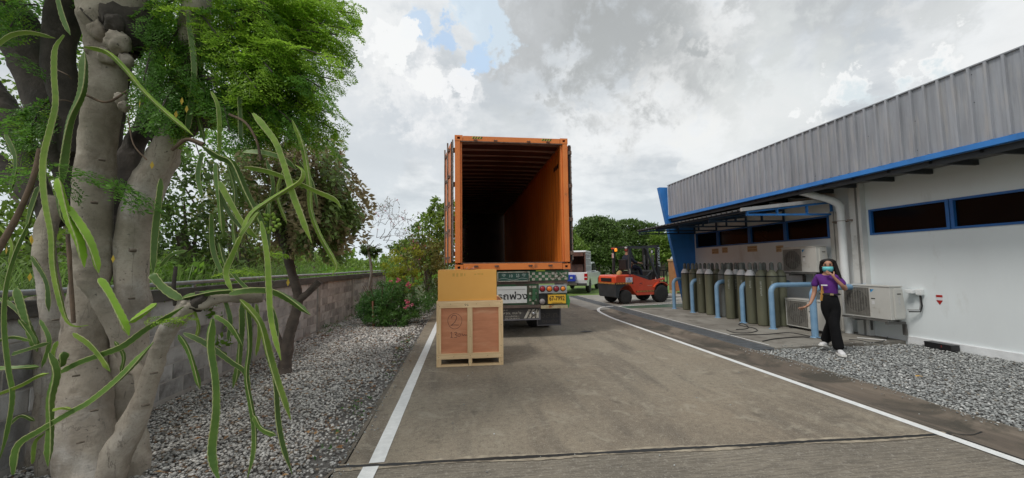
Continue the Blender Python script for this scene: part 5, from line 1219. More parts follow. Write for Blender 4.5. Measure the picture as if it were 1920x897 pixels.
# polo
s = Sk(); w0_ = s.p((.0, -.004, .98), (.115, .095)); w_ = s.p((.0, -.004, 1.04), (.124, .102), w0_); c_ = s.p((-.005, -.004, 1.10), (.132, .112), w_); c2_ = s.p((-.015, -.008, 1.22), (.152, .122), c_); c3_ = s.p((-.02, .003, 1.325), (.135, .088), c2_); s.p((-.016, .003, 1.385), (.068, .062), c3_)
a = s.p((-.15, .002, 1.345), .064, c3_); a = s.p((-.195, .01, 1.255), .063, a); s.p((-.215, .015, 1.155), .062, a)
a = s.p((.11, .0, 1.345), .064, c3_); a = s.p((.165, -.008, 1.27), .063, a); s.p((.20, -.035, 1.185), .060, a)
skin('polo_shirt', s.V, s.E, s.R, m_polo, wm)
MB().tube([(-.02 + .075 * math.cos(a), .0 + .066 * math.sin(a), 1.385 + .028 * math.sin(a)) for a in np.linspace(0, 6.283, 19)], .017, 8).build('collar', m_polo, wm)
MB().tube([(-.02 + .082 * math.cos(a), -.002 + .073 * math.sin(a), 1.378 + .028 * math.sin(a)) for a in np.linspace(3.3, 6.1, 12)], .004, 6).build('collar_trim', mat('trim_white', (.7, .68, .7)), wm)
bd = MB(); bd.box(-.115, -.025, -.152, -.142, 1.195, 1.217, .003); bd.build('name_badge', MATS['trim_white'], wm)
# trousers
s = Sk(); p0 = s.p((-.01, .0, .88), (.170, .122)); q_ = s.p((-.003, -.002, 1.00), (.142, .114), p0); s.p((.0, -.002, 1.10), (.135, .112), q_)
a = s.p((.058, -.005, .80), .102, p0); a = s.p((.028, -.045, .56), .085, a); a = s.p((.045, -.06, .33), .083, a); s.p((.075, -.062, .06), .094, a)
a = s.p((-.068, .0, .80), .100, p0); a = s.p((-.0, .035, .55), .082, a); a = s.p((-.055, .20, .36), .082, a); s.p((-.11, .345, .13), .092, a)
skin('trousers', s.V, s.E, s.R, m_trou, wm)
MB().tube([(.0 + .134 * math.cos(a), -.004 + .114 * math.sin(a), 1.045) for a in np.linspace(0, 6.283, 21)], .016, 8).build('belt', m_ink, wm)
MB().box(.0, .05, -.142, -.130, 1.028, 1.062, .004).build('belt_buckle', mat('buckle_gold', (.45, .35, .2), rough=.3, metal=.8), wm)
# shoes
def shoe(x, y, z, rz, pit):
    m4 = Matrix.Translation((x, y, z)) @ Matrix.Rotation(rz, 4, 'Z') @ Matrix.Rotation(pit, 4, 'X')
    s = Sk(); h = s.p((0, .05, .045), (.040, .045)); mdl = s.p((0, -.03, .045), (.042, .042), h); t_ = s.p((0, -.11, .034), (.045, .030), mdl); s.p((0, -.16, .028), (.036, .022), t_); s.p((0, .045, .09), (.040, .042), h)
    m4 = m4 @ Matrix.Scale(1.16, 4); V = [tuple(m4 @ Vector(v)) for v in s.V]; o_ = skin('sneaker', V, s.E, [(r[0] * 1.16, r[1] * 1.16) for r in s.R], m_shoe, wm)
    k = MB(); k.prism([(-.035, .08), (.035, .08), (.046, 0), (.05, -.11), (.03, -.18), (-.03, -.18), (-.05, -.11), (-.046, 0)], .0, .022, 'Z'); k.v = [tuple(m4 @ Vector(v)) for v in k.v]; k.build('sole', mat('sole_white', (.75, .74, .70)), o_)
    g = MB()
    for j in range(3):
        for sx_ in (-1, 1): g.add([(sx_ * .044, .0 - j * .028, .03), (sx_ * .044, .012 - j * .028, .03), (sx_ * .036, .03 - j * .028, .075), (sx_ * .036, .018 - j * .028, .075)], [(0, 1, 2, 3)])
    g.v = [tuple(m4 @ Vector(v)) for v in g.v]; g.build('shoe_stripes', m_ink, o_)
shoe(.08, -.08, .005, R(14), R(0)); shoe(-.115, .30, .045, R(-18), R(-14))
# hair: skull cap plus long fall behind and over her left shoulder
s = Sk(); t0 = s.p((.0, .035, 1.63), (.088, .082)); u0 = s.p((.0, .055, 1.56), (.098, .070), t0); v0 = s.p((.015, .07, 1.44), (.105, .055), u0); w0 = s.p((.06, .075, 1.32), (.10, .045), v0); s.p((.11, .07, 1.20), (.075, .035), w0)
q = s.p((.078, .0, 1.60), (.030, .055), t0); q = s.p((.100, .0, 1.50), (.032, .05), q); q = s.p((.130, -.015, 1.38), (.038, .045), q); q = s.p((.165, -.03, 1.26), (.036, .035), q); s.p((.185, -.03, 1.17), (.022, .02), q)
q = s.p((-.072, .0, 1.60), (.028, .055), t0); q = s.p((-.090, .005, 1.50), (.026, .045), q); s.p((-.092, .015, 1.40), (.02, .035), q)
s.p((.0, -.04, 1.672), (.055, .045), t0)
skin('hair', s.V, s.E, s.R, m_hair, wm)
# face: mask, eyes, brows, ears
mk = MB(); n_ = 9; V = []
for i in range(n_):
    a = -1.15 + 2.3 * i / (n_ - 1)
    for (zz, rr_, fw) in ((1.535, .086, .012), (1.505, .094, .022), (1.47, .088, .014), (1.445, .075, .0)): V.append((-.005 + rr_ * math.sin(a) * .93, -.018 - (rr_ + fw * math.cos(a)) * math.cos(a) * 1.06, zz))
mk.add(V, [(4 * i + j, 4 * (i + 1) + j, 4 * (i + 1) + j + 1, 4 * i + j + 1) for i in range(n_ - 1) for j in range(3)], True); ms = mk.build('face_mask', m_mask, wm)
sd = ms.modifiers.new('solid', 'SOLIDIFY'); sd.thickness = .003
for sx_ in (-1, 1):
    MB().lathe([(.001, .0), (.012, .002), (.015, .006), (.012, .010)], 12, (-.004 + sx_ * .034, -.110, 1.568), 'Y').build('eye', m_ink, wm)
    MB().bar((-.004 + sx_ * .018, -.106, 1.590), (-.004 + sx_ * .054, -.096, 1.590), .007, .006).build('eyebrow', m_hair, wm)
    MB().tube([(sx_ * .08, -.02, 1.53), (sx_ * .088, -.005, 1.55), (sx_ * .082, .0, 1.58)], .011, 6).build('ear', m_skin, wm)
env = MB(); env.box(-.185, -.105, -.10, -.085, .93, 1.20, .002, Matrix.Translation((-.145, 0, 1.06)) @ Matrix.Rotation(R(7), 4, 'Y') @ Matrix.Rotation(R(35), 4, 'Z') @ Matrix.Translation((.145, .0, -1.06)))
eo = env.build('envelope', mat('manila_envelope', (.58, .30, .07), (.52, .26, .06), scale=4, rough=.7)); eo.matrix_world = Matrix.Translation(wm.location) @ Matrix.Rotation(R(-46.4), 4, 'Z') @ Matrix.Scale(.95, 4); tag(eo, 'brown paper envelope held under the walking woman\'s arm', 'envelope')
# forklift driver
dv = thing('person', 'forklift driver in dark clothes and cap sitting at the steering wheel', 'person', (0, 0, 0), 0)
dv.matrix_world = Matrix.Translation(fk.location) @ Matrix.Rotation(R(15), 4, 'Z')
m_dk = mat('dark_navy_cloth', (.012, .016, .035), (.02, .022, .04), scale=6, rough=.85)
s = Sk(); p0 = s.p((.52, .56, 1.42), .15); a = s.p((.50, .56, 1.62), (.13, .15), p0); a = s.p((.50, .56, 1.82), (.12, .17), a); nk = s.p((.52, .56, 1.93), .05, a)
h = s.p((.54, .56, 2.00), (.075, .062), nk); s.p((.54, .56, 2.08), (.08, .068), h)
for sy in (-1, 1):
    q = s.p((.52, .56 + sy * .19, 1.80), .055, a); q = s.p((.66, .56 + sy * .24, 1.62), .048, q); q = s.p((.92, .56 + sy * .18, 1.58), .038, q); hk = s.p((1.12, .56 + sy * .14, 1.55), .03, q)
    for k in range(4): f1 = s.p((1.165, .56 + sy * (.11 + .02 * k), 1.56), .010, hk); s.p((1.185, .56 + sy * (.11 + .02 * k), 1.53), .009, f1)
    q = s.p((.80, .56 + sy * .12, 1.42), .085, p0); q = s.p((1.05, .56 + sy * .13, 1.36), .065, q); q = s.p((1.12, .56 + sy * .13, 1.10), .05, q); q = s.p((1.14, .56 + sy * .13, .96), .042, q); s.p((1.25, .56 + sy * .13, .94), .035, q)
skin('body', s.V, s.E, s.R, m_skin, dv, sub=1)
s = Sk(); p0 = s.p((.52, .56, 1.42), .165); a = s.p((.50, .56, 1.62), (.145, .165), p0); a = s.p((.50, .56, 1.84), (.13, .18), a); s.p((.52, .56, 1.95), .062, a)
for sy in (-1, 1): q = s.p((.52, .56 + sy * .19, 1.80), .068, a); q = s.p((.66, .56 + sy * .24, 1.62), .06, q); s.p((.88, .56 + sy * .19, 1.585), .05, q)
skin('jacket', s.V, s.E, s.R, m_dk, dv, sub=1)
s = Sk(); p0 = s.p((.52, .56, 1.42), .16)
for sy in (-1, 1): q = s.p((.80, .56 + sy * .12, 1.42), .098, p0); q = s.p((1.05, .56 + sy * .13, 1.36), .08, q); q = s.p((1.12, .56 + sy * .13, 1.10), .065, q); s.p((1.14, .56 + sy * .13, 1.0), .06, q)
skin('trousers', s.V, s.E, s.R, m_dk, dv, sub=1)
MB().lathe([(.092, 0), (.095, .03), (.08, .07), (.04, .09), (.005, .095)], 16, (.54, .56, 2.06)).build('cap', mat('cap_red', (.25, .03, .02)), dv)
# ================================================================== VEGETATION
def quads(C, U, W):
    """rhombic leaves: centre C, long half axis U, short half axis W (all Nx3), slightly folded"""
    N = np.cross(U, W); N /= (np.linalg.norm(N, axis=1, keepdims=True) + 1e-9); f = np.linalg.norm(W, axis=1, keepdims=True) * .25
    V = np.stack([C - U, C + W - U * .1 + N * f, C + U, C - W - U * .1 + N * f], 1).reshape(-1, 3)
    F = np.arange(len(C) * 4).reshape(-1, 4); return V, F
def unit(n): v = RNG.normal(size=(n, 3)); return v / np.linalg.norm(v, axis=1, keepdims=True)
def leafcloud(clumps, dens, size, aspect=.5, shell=.75, droop=0.0, up=.3):
    """clumps: (x,y,z, rx,ry,rz); returns leaf quads through their volumes, denser outside, with clumping"""
    V = []; F = []; b = 0
    for (x, y, z, rx, ry, rz) in clumps:
        n = int(dens * (rx * ry + ry * rz + rx * rz) / 3 * 12.5); ns = max(6, n // 26)
        # sub-clusters give uneven light and dark clumps and gaps
        sc = unit(ns) * (RNG.random((ns, 1)) ** .33 * (1 - shell) + shell * RNG.uniform(.65, 1.08, (ns, 1)))
        k = RNG.integers(0, ns, n); P = sc[k] + RNG.normal(0, .16, (n, 3)); P = P * np.array([rx, ry, rz]) + np.array([x, y, z])
        d = unit(n); d[:, 2] -= droop; d /= np.linalg.norm(d, axis=1, keepdims=True); w = np.cross(d, unit(n) + np.array([0, 0, up])); w /= np.linalg.norm(w, axis=1, keepdims=True) + 1e-9
        s = size * RNG.uniform(.6, 1.3, (n, 1)); v, f = quads(P, d * s, w * s * aspect); V.append(v); F.append(f + b); b += len(v)
    return np.concatenate(V), np.concatenate(F)
def foliage(name, m, parent, V, F, kind='stuff'): return link(name, fast(name, V, F, m), parent, kind=kind)
m_bark = mat('grey_bark', (.46, .405, .335), (.29, .25, .20), scale=3.5, rough=.9, bump=.5, bscale=22, stretch=(1, 1, .8), dirt=(.22, .19, .16), dscale=2.2, dlo=.56, dhi=.74, detail=9)
t, b = hook(m_bark)
vec = t.a('ShaderNodeTexCoord').outputs['Object']; base = b.inputs['Base Color'].links[0].from_socket
rv = t.a('ShaderNodeVectorMath', {0: vec, 1: (4, 4, 26)}, operation='MULTIPLY').outputs[0]
rings = t.noise(rv, 1.0, 5, .6, .6)
base = t.mix(t.rng(rings, .58, .72, 0, .3), base, (.20, .18, .15))
spt = t.noise(vec, 38, 2, .5); base = t.mix(t.rng(spt, .68, .73, 0, .75), base, (.045, .035, .03))
lic = t.noise(vec, 2.1, 4, .5, .4); base = t.mix(t.rng(lic, .55, .7, 0, .5), base, (.58, .56, .53)); t.l.new(base, b.inputs['Base Color'])
vc = t.a('ShaderNodeVectorMath', {0: vec, 1: (9, 9, 1.6)}, operation='MULTIPLY').outputs[0]
cr = t.noise(vc, 1.0, 5, .55, .35); crk = t.rng(t.math('ABSOLUTE', t.math('SUBTRACT', cr, .5)), 0, .012, 0, 1)
mk_ = t.noise(vec, 1.7, 3, .5); cf = t.math('MULTIPLY', t.math('SUBTRACT', 1.0, crk), t.rng(mk_, .48, .6))
base = t.mix(t.math('MULTIPLY', cf, .7), base, (.09, .075, .06))
pt = t.noise(vec, 3.0, 8, .7, .2); base = t.mix(t.rng(pt, .48, .62, 0, .7), base, (.20, .165, .125)); fi = t.noise(vec, 55, 4, .7); base = t.mix(t.rng(fi, .5, .68, 0, .4), base, (.20, .175, .15))
gr = t.noise(vec, 1.1, 4, .5); base = t.mix(t.rng(gr, .56, .70, 0, .35), base, (.20, .21, .13))
t.l.new(base, b.inputs['Base Color'])
bp0 = b.inputs['Normal'].links[0].from_node
b2 = t.a('ShaderNodeBump', {'Height': crk, 'Strength': .25, 'Distance': .02, 'Normal': bp0.outputs[0]}); b3 = t.a('ShaderNodeBump', {'Height': rings, 'Strength': .25, 'Distance': .02, 'Normal': b2.outputs[0]}); t.l.new(b3.outputs[0], b.inputs['Normal'])
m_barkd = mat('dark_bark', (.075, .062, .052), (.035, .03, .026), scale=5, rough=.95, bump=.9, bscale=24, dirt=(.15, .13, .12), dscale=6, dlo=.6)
FWD = CAMR @ Vector((0, 0, -1))
def mpp(p, horiz):
    """metres per pixel at a point, across a stem that runs upright (horiz=1) or level (0)"""
    v = Vector(p) - Vector(EYE); dep = v.dot(FWD); return (dep * dep / v.length if horiz else dep) / FPX
def P3(pts):
    o = []
    for i, (x, y, Y, w) in enumerate(pts):
        a, b_ = pts[max(i - 1, 0)], pts[min(i + 1, len(pts) - 1)]; dx, dy = b_[0] - a[0], b_[1] - a[1]; f = dy * dy / (dx * dx + dy * dy + 1e-9)
        p = tuple(aty(x, y, Y)); o.append(p + (w * .5 * (f * mpp(p, 1) + (1 - f) * mpp(p, 0)),))
    return o
def limb(name, path, m, parent, n=18, rough=.05, sub=6, knots=0, seed=0):
    rg = np.random.default_rng(seed); S = smoothpath(path, sub); k = len(S); V = []; nn = None
    kn = [(rg.uniform(.1, .9) * k, rg.uniform(0, 6.28), rg.uniform(.35, .8)) for _ in range(knots)]
    ph = rg.uniform(0, 6.28, 6)
    for i in range(k):
        p = Vector(S[i][:3]); T = (Vector(S[min(i + 1, k - 1)][:3]) - Vector(S[max(i - 1, 0)][:3])).normalized()
        nn = T.orthogonal().normalized() if nn is None else (nn - T * nn.dot(T)).normalized(); bb = T.cross(nn); r = max(.003, S[i][3])
        for j in range(n):
            a = 2 * math.pi * j / n
            q = 1 + rough * (.35 * math.sin(i * 2.3 + ph[4]) * (i % 7 < 3) + math.sin(2 * a + ph[0] + i * .13) + .7 * math.sin(3 * a + ph[1] - i * .21) + .5 * math.sin(i * .9 + ph[2]) + .45 * math.sin(5 * a + ph[3] + i * .5)) + rough * .5 * rg.normal()
            for (ki, ka, kh) in kn:
                da = (a - ka + math.pi) % (2 * math.pi) - math.pi; q += kh * .42 * math.exp(-((i - ki) / 1.1) ** 2 - (da / .42) ** 2)
            V.append(p + (nn * math.cos(a) + bb * math.sin(a)) * r * q)
    F = [(i * n + j, i * n + (j + 1) % n, (i + 1) * n + (j + 1) % n, (i + 1) * n + j) for i in range(k - 1) for j in range(n)]
    mb = MB(); mb.add(V, F, True); mb.add(V[:n], [tuple(range(n))[::-1]]); mb.add(V[-n:], [tuple(range(n))]); return mb.build(name, m, parent)
# ------------------------------------------------------------------ the big tree, front left
tree = thing('tree', 'large pale barked tree with several stems and feathery leaves, hung with climbing cactus', 'tree', (0, 0, 0))
B = -.10
limb('trunk', P3([(172, 1010, 3.15, 190), (168, 900, 3.20, 150), (158, 800, 3.25, 130), (162, 740, 3.3, 108), (156, 670, 3.35, 98), (160, 600, 3.38, 86), (168, 540, 3.4, 80), (176, 480, 3.42, 80), (172, 400, 3.4, 86), (178, 320, 3.38, 84), (186, 240, 3.35, 76), (198, 170, 3.32, 86), (204, 120, 3.3, 84), (204, 60, 3.3, 112), (205, 10, 3.3, 140), (215, -60, 3.3, 150), (225, -160, 3.3, 110)]), m_bark, tree, 26, .045, 6, 9, 3)
limb('trunk', P3([(236, 1000, 3.45, 120), (240, 880, 3.45, 105), (236, 780, 3.5, 84), (238, 700, 3.5, 80), (246, 620, 3.5, 72), (248, 540, 3.5, 66), (248, 460, 3.5, 68), (258, 400, 3.5, 70), (276, 350, 3.5, 72), (302, 300, 3.5, 64), (322, 250, 3.5, 56), (338, 195, 3.5, 52), (350, 130, 3.5, 60), (362, 60, 3.5, 62), (375, -40, 3.5, 55)]), m_bark, tree, 24, .05, 6, 8, 5)
limb('trunk', P3([(84, 1000, 3.55, 66), (92, 860, 3.55, 58), (104, 720, 3.55, 52), (103, 620, 3.55, 54), (92, 540, 3.55, 48), (82, 470, 3.55, 46), (90, 420, 3.6, 44), (110, 370, 3.6, 40)]), m_bark, tree, 18, .05, 6, 5, 6)
limb('trunk', P3([(60, 980, 3.7, 50), (70, 850, 3.7, 46), (84, 740, 3.7, 40), (76, 640, 3.75, 38), (60, 560, 3.8, 40)]), m_bark, tree, 16, .07, 5, 4, 16)
limb('limb', P3([(185, 1000, 3.0, 60), (215, 860, 3.0, 66), (244, 810, 3.0, 54), (270, 745, 2.98, 44), (288, 690, 2.95, 38), (300, 650, 2.93, 38), (316, 618, 2.92, 40), (330, 596, 2.9, 36)]), m_bark, tree, 18, .06, 6, 7, 7)
limb('limb', P3([(330, 600, 2.9, 34), (345, 585, 2.9, 34), (362, 570, 2.9, 28), (385, 570, 2.9, 22), (405, 562, 2.92, 19), (440, 558, 2.95, 17), (470, 559, 2.97, 18), (492, 557, 3.0, 20)]), m_bark, tree, 14, .10, 6, 6, 8)
limb('limb', P3([(328, 604, 2.9, 30), (342, 580, 2.88, 28), (346, 562, 2.88, 24)]), m_bark, tree, 12, .12, 5, 3, 9)
limb('limb', P3([(362, 575, 2.9, 30), (374, 562, 2.88, 30), (378, 548, 2.88, 22)]), m_barkd, tree, 12, .2, 5, 5, 10)
limb('limb', P3([(245, 690, 3.2, 46), (232, 650, 3.18, 40), (208, 600, 3.12, 36), (185, 555, 3.08, 36), (165, 525, 3.05, 40), (158, 505, 3.05, 40)]), m_bark, tree, 18, .06, 6, 4, 11)
limb('limb', P3([(270, 740, 3.0, 30), (262, 700, 3.0, 26), (250, 690, 3.05, 26)]), m_bark, tree, 12, .06, 5, 1, 12)
limb('limb', P3([(330, 500, 2.95, 8), (326, 540, 2.93, 10), (330, 572, 2.9, 12)]), m_barkd, tree, 8, .08, 4)
# heavy dark limbs overhead and behind
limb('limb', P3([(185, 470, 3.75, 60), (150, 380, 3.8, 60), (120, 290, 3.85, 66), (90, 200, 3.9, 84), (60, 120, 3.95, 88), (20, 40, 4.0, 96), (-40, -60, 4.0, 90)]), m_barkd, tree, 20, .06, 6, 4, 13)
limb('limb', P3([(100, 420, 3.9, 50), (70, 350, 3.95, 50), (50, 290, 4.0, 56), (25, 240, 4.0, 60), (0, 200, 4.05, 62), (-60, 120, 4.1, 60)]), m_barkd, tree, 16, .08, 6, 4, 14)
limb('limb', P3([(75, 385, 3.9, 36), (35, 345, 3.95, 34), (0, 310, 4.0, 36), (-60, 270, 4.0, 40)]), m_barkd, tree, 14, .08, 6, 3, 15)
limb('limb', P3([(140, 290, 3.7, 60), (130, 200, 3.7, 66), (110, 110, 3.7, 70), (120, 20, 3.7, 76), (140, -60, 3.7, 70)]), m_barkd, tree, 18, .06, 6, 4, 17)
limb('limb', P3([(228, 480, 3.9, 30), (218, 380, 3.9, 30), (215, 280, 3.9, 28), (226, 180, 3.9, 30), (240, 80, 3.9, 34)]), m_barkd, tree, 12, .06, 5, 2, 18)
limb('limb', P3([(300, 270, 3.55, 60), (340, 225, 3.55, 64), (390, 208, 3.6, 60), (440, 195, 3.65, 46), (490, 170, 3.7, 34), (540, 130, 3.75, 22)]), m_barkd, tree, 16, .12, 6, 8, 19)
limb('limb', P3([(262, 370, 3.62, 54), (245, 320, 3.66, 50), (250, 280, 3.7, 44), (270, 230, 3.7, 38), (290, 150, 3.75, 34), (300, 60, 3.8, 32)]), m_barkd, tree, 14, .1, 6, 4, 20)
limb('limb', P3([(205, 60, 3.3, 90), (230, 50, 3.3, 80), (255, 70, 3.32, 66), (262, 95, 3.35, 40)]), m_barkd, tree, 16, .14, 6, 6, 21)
for i, q in enumerate([[(380, 60, 3.5, 30), (420, 90, 3.5, 18), (470, 120, 3.5, 12), (520, 180, 3.5, 7)], [(365, 120, 3.55, 20), (430, 60, 3.4, 14), (500, 20, 3.3, 9)], [(440, 195, 3.6, 14), (475, 240, 3.5, 9), (490, 300, 3.45, 6)], [(340, 150, 3.5, 16), (400, 150, 3.3, 10), (460, 200, 3.2, 6), (480, 250, 3.15, 5)], [(470, 190, 3.6, 12), (530, 190, 3.55, 8), (590, 180, 3.5, 5)], [(500, 120, 3.6, 10), (570, 90, 3.5, 6), (620, 60, 3.4, 4)]]):
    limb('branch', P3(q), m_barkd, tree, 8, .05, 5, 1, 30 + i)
limb('root_flare', P3([(80, 940, 3.5, 70), (110, 1010, 3.3, 120), (180, 1040, 3.1, 130)]), m_bark, tree, 14, .1, 5, 2, 50)
# knobbly burr high on the stem
for i, (x, y, Y, w) in enumerate([(185, 60, 3.18, 46), (222, 80, 3.16, 52), (200, 105, 3.2, 40), (172, 92, 3.2, 30), (236, 115, 3.2, 34), (215, 45, 3.15, 44), (232, 200, 3.2, 24), (226, 185, 3.22, 26)]):
    p = aty(x, y, Y); r = w * mpp(p, 1) * .5; bm = bmesh.new(); bmesh.ops.create_icosphere(bm, subdivisions=3, radius=r)
    rg = np.random.default_rng(i); ph = rg.uniform(0, 6, 3)
    for v in bm.verts: q = v.co * (1 / r); v.co *= 1 + .16 * math.sin(q.x * 5 + ph[0]) * math.sin(q.z * 4 + ph[1]) + .10 * math.sin(q.y * 9 + q.z * 7 + ph[2]); v.co.z *= 1.25; v.co += p
    me = bpy.data.meshes.new('burr'); bm.to_mesh(me); bm.free(); me.polygons.foreach_set('use_smooth', [True] * len(me.polygons)); me.materials.append(m_bark if i != 5 else m_barkd); link('burr', me, tree)
m_scar = mat('bark_scar', (.10, .08, .06), (.17, .14, .11), scale=30, rough=.95, bump=.6)
for (x, y, Y, w) in [(178, 545, 3.18, 13), (160, 640, 3.1, 10), (142, 705, 3.06, 9), (176, 770, 3.02, 11), (150, 830, 2.98, 9), (248, 470, 3.33, 16), (246, 560, 3.33, 9), (240, 660, 3.32, 10), (190, 300, 3.21, 11), (176, 380, 3.22, 14), (288, 700, 2.86, 8), (272, 760, 2.88, 11), (104, 600, 3.46, 8), (105, 690, 3.45, 9)]:
    p = aty(x, y, Y); r = w * mpp(p, 1) * .5; sb = MB(); sb.lathe([(r * .25, -.004), (r * .45, -.016), (r * .8, -.017), (r, -.004), (r * 1.05, .02)], 12, (0, 0, 0), 'Y', True); o_ = sb.build('bark_scar', m_scar, tree, p); o_.scale = (1, 1, .62); o_.rotation_euler = (0, 0, math.atan2(-p.x, p.y) * -1)
# feathery fronds -------------------------------------------------------
m_fr1 = leafmat('feathery_leaf_green', (.19, .33, .032), (.29, .45, .048), .35, .5)
m_fr2 = leafmat('feathery_leaf_deep', (.085, .20, .032), (.13, .27, .04), .35, .42)
def frond_arrays(L=.40, np_=8, nl=6, ll=.017, sag=.25, rg=RNG, wide=.55):
    C = []; U = []; W = []
    for i in range(np_):
        t_ = .12 + .88 * i / (np_ - 1); px = L * t_; pz = -sag * L * t_ * t_; pl = L * .42 * math.sin(math.pi * (.18 + .74 * t_)) * rg.uniform(.85, 1.1)
        for s in (-1, 1):
            dr = np.array([wide, s * 1.0, -.10 + rg.normal(0, .10)]); dr /= np.linalg.norm(dr)
            for j in range(nl):
                u = (j + 1) / nl; c = np.array([px, 0, pz]) + dr * pl * u; c[2] -= .22 * pl * u * u
                for q in ((-1, 1) if j < nl - 1 else (0,)):
                    ld = dr * .55 + np.cross(dr, [0, 0, 1]) * q * .85 + np.array([0, 0, rg.normal(0, .25)]); ld /= np.linalg.norm(ld)
                    wv = np.cross(ld, np.array([rg.normal(0, .3), rg.normal(0, .3), 1])); wv /= np.linalg.norm(wv)
                    s_ = ll * rg.uniform(.75, 1.2); C.append(c + ld * s_); U.append(ld * s_); W.append(wv * s_ * .55)
    C, U, W = map(np.array, (C, U, W)); V, F = quads(C, U, W)
    # the rachis as thin blades
    n = 6; st = []; b0 = len(V)
    for i in range(n + 1): t_ = i / n; st += [(L * t_, -.0022, -sag * L * t_ * t_), (L * t_, .0022, -sag * L * t_ * t_ + .001)]
    sf = [(b0 + 2 * i, b0 + 2 * i + 1, b0 + 2 * i + 3, b0 + 2 * i + 2) for i in range(n)]
    return np.concatenate([V, np.array(st)]), np.concatenate([F, np.array(sf)])
FR = [frond_arrays(.42 * q, 7, 5, .0205) for q in (1, .85, 1.1)]
FRM = [[fast('frond', v, f, m) for (v, f) in FR] for m in (m_fr1, m_fr2)]
def basis(d, roll):
    d = d / np.linalg.norm(d); up = np.array([0, 0, 1.0]); y = np.cross(up, d); y = y / (np.linalg.norm(y) + 1e-9); z = np.cross(d, y)
    c, s = math.cos(roll), math.sin(roll); y2 = y * c + z * s; z2 = -y * s + z * c; return np.stack([d, y2, z2], 1)
def put_fronds(parent, spots, meshes, arrays, m_joined, nmax, name='frond'):
    """spots: (pos, dir, roll, scale, matindex); the ones nearest the eye become parts, the rest one joined mass"""
    spots = sorted(spots, key=lambda q: np.linalg.norm(q[0] - np.array(EYE))); Vj = [[], []]; Fj = [[], []]; nb = [0, 0]
    for i, (p, d, ro, sc, mi) in enumerate(spots):
        Bm = basis(d, ro); k = i % len(arrays)
        if i < nmax:
            o = bpy.data.objects.new(name, meshes[mi][k]); COL.objects.link(o); o.parent = parent
            M4 = Matrix([[Bm[0][0] * sc, Bm[0][1] * sc, Bm[0][2] * sc, p[0]], [Bm[1][0] * sc, Bm[1][1] * sc, Bm[1][2] * sc, p[1]], [Bm[2][0] * sc, Bm[2][1] * sc, Bm[2][2] * sc, p[2]], [0, 0, 0, 1]]); o.matrix_local = M4
        else:
            v, f = arrays[k]; Vj[mi].append((v * sc) @ Bm.T + p); Fj[mi].append(f + nb[mi]); nb[mi] += len(v)
    for mi in (0, 1):
        if Vj[mi]: link('foliage', fast('foliage', np.concatenate(Vj[mi]), np.concatenate(Fj[mi]), m_joined[mi]), parent, kind='stuff')
spots = []
def cluster(px, py, Y, rx, ry, rz, n, out=(.9, -.1, -.15), mi=0, sc=1.0, mixp=.25):
    c = np.array(aty(px, py, Y))
    for _ in range(n):
        u = unit(1)[0]; r = RNG.random() ** .4; p = c + u * r * np.array([rx, ry, rz]); d = u * .65 + np.array(out) * .8 + RNG.normal(0, .22, 3)
        m_ = mi if RNG.random() > mixp else 1 - mi; spots.append((p, d, RNG.normal(0, .5), sc * RNG.uniform(.75, 1.15), m_))
def spray(x0, y0, x1, y1, Y0, Y1, n, mi=0, sc=.8, sag=18):
    """a leafy branchlet: fronds set along a drooping line from the limb to its tip"""
    P = smoothpath([tuple(aty(x0, y0, Y0)), tuple(aty((x0 + x1) / 2, (y0 + y1) / 2 - sag, (Y0 + Y1) / 2)), tuple(aty(x1, y1, Y1))], 10)
    if True: limb('branchlet', [tuple(q) + (.007 - .005 * i / len(P),) for i, q in enumerate(P[::4] + [P[-1]])], m_barkd, tree, 5, 0, 2)
    for i in range(n):
        t_ = (i + RNG.uniform(0, .8)) / n; t_ = .08 + .92 * t_ ** .8; k = min(len(P) - 2, int(t_ * (len(P) - 1))); p = P[k]; d = P[k + 1] - P[k]; d = d / np.linalg.norm(d)
        sd = np.cross(d, [0, 0, 1]); q = (-1) ** i
        dd = d * RNG.uniform(.7, 1.2) + sd * q * RNG.uniform(.3, .9) * (1 - .7 * (t_ > .93)) + np.array([0, 0, RNG.uniform(-.55, .12)])
        spots.append((np.array(p) + RNG.normal(0, .012, 3), dd, RNG.normal(0, .35), sc * RNG.uniform(.7, 1.05) * (1.05 - .35 * t_), mi if RNG.random() > .15 else 1 - mi))
TIPSR = [(560, -20), (610, -5), (655, 12), (664, 22), (650, 50), (662, 55), (640, 82), (630, 60), (648, 100), (615, 112), (655, 128), (600, 135), (628, 148), (590, 162), (612, 172), (600, 190), (626, 188), (618, 208), (580, 215), (636, 242), (610, 228), (615, 262), (585, 248), (560, 235), (545, 255), (520, 240), (500, 225), (570, 195), (545, 170), (590, 90), (570, 60), (600, 30), (530, 20), (540, 110), (480, 250), (505, 262), (470, 215), (575, 120), (605, 78), (632, 30), (590, 5), (560, 140), (520, 200)]
for i, (x, y) in enumerate(TIPSR):
    ox = RNG.uniform(400, 480); oy = 40 + y * .62 + RNG.uniform(-25, 15); spray(min(ox, x - 60), oy, x + RNG.uniform(-8, 4), y + RNG.uniform(-6, 6), RNG.uniform(3.3, 3.8), RNG.uniform(2.9, 3.7), 15, 0 if y < 150 or RNG.random() < .6 else 1)
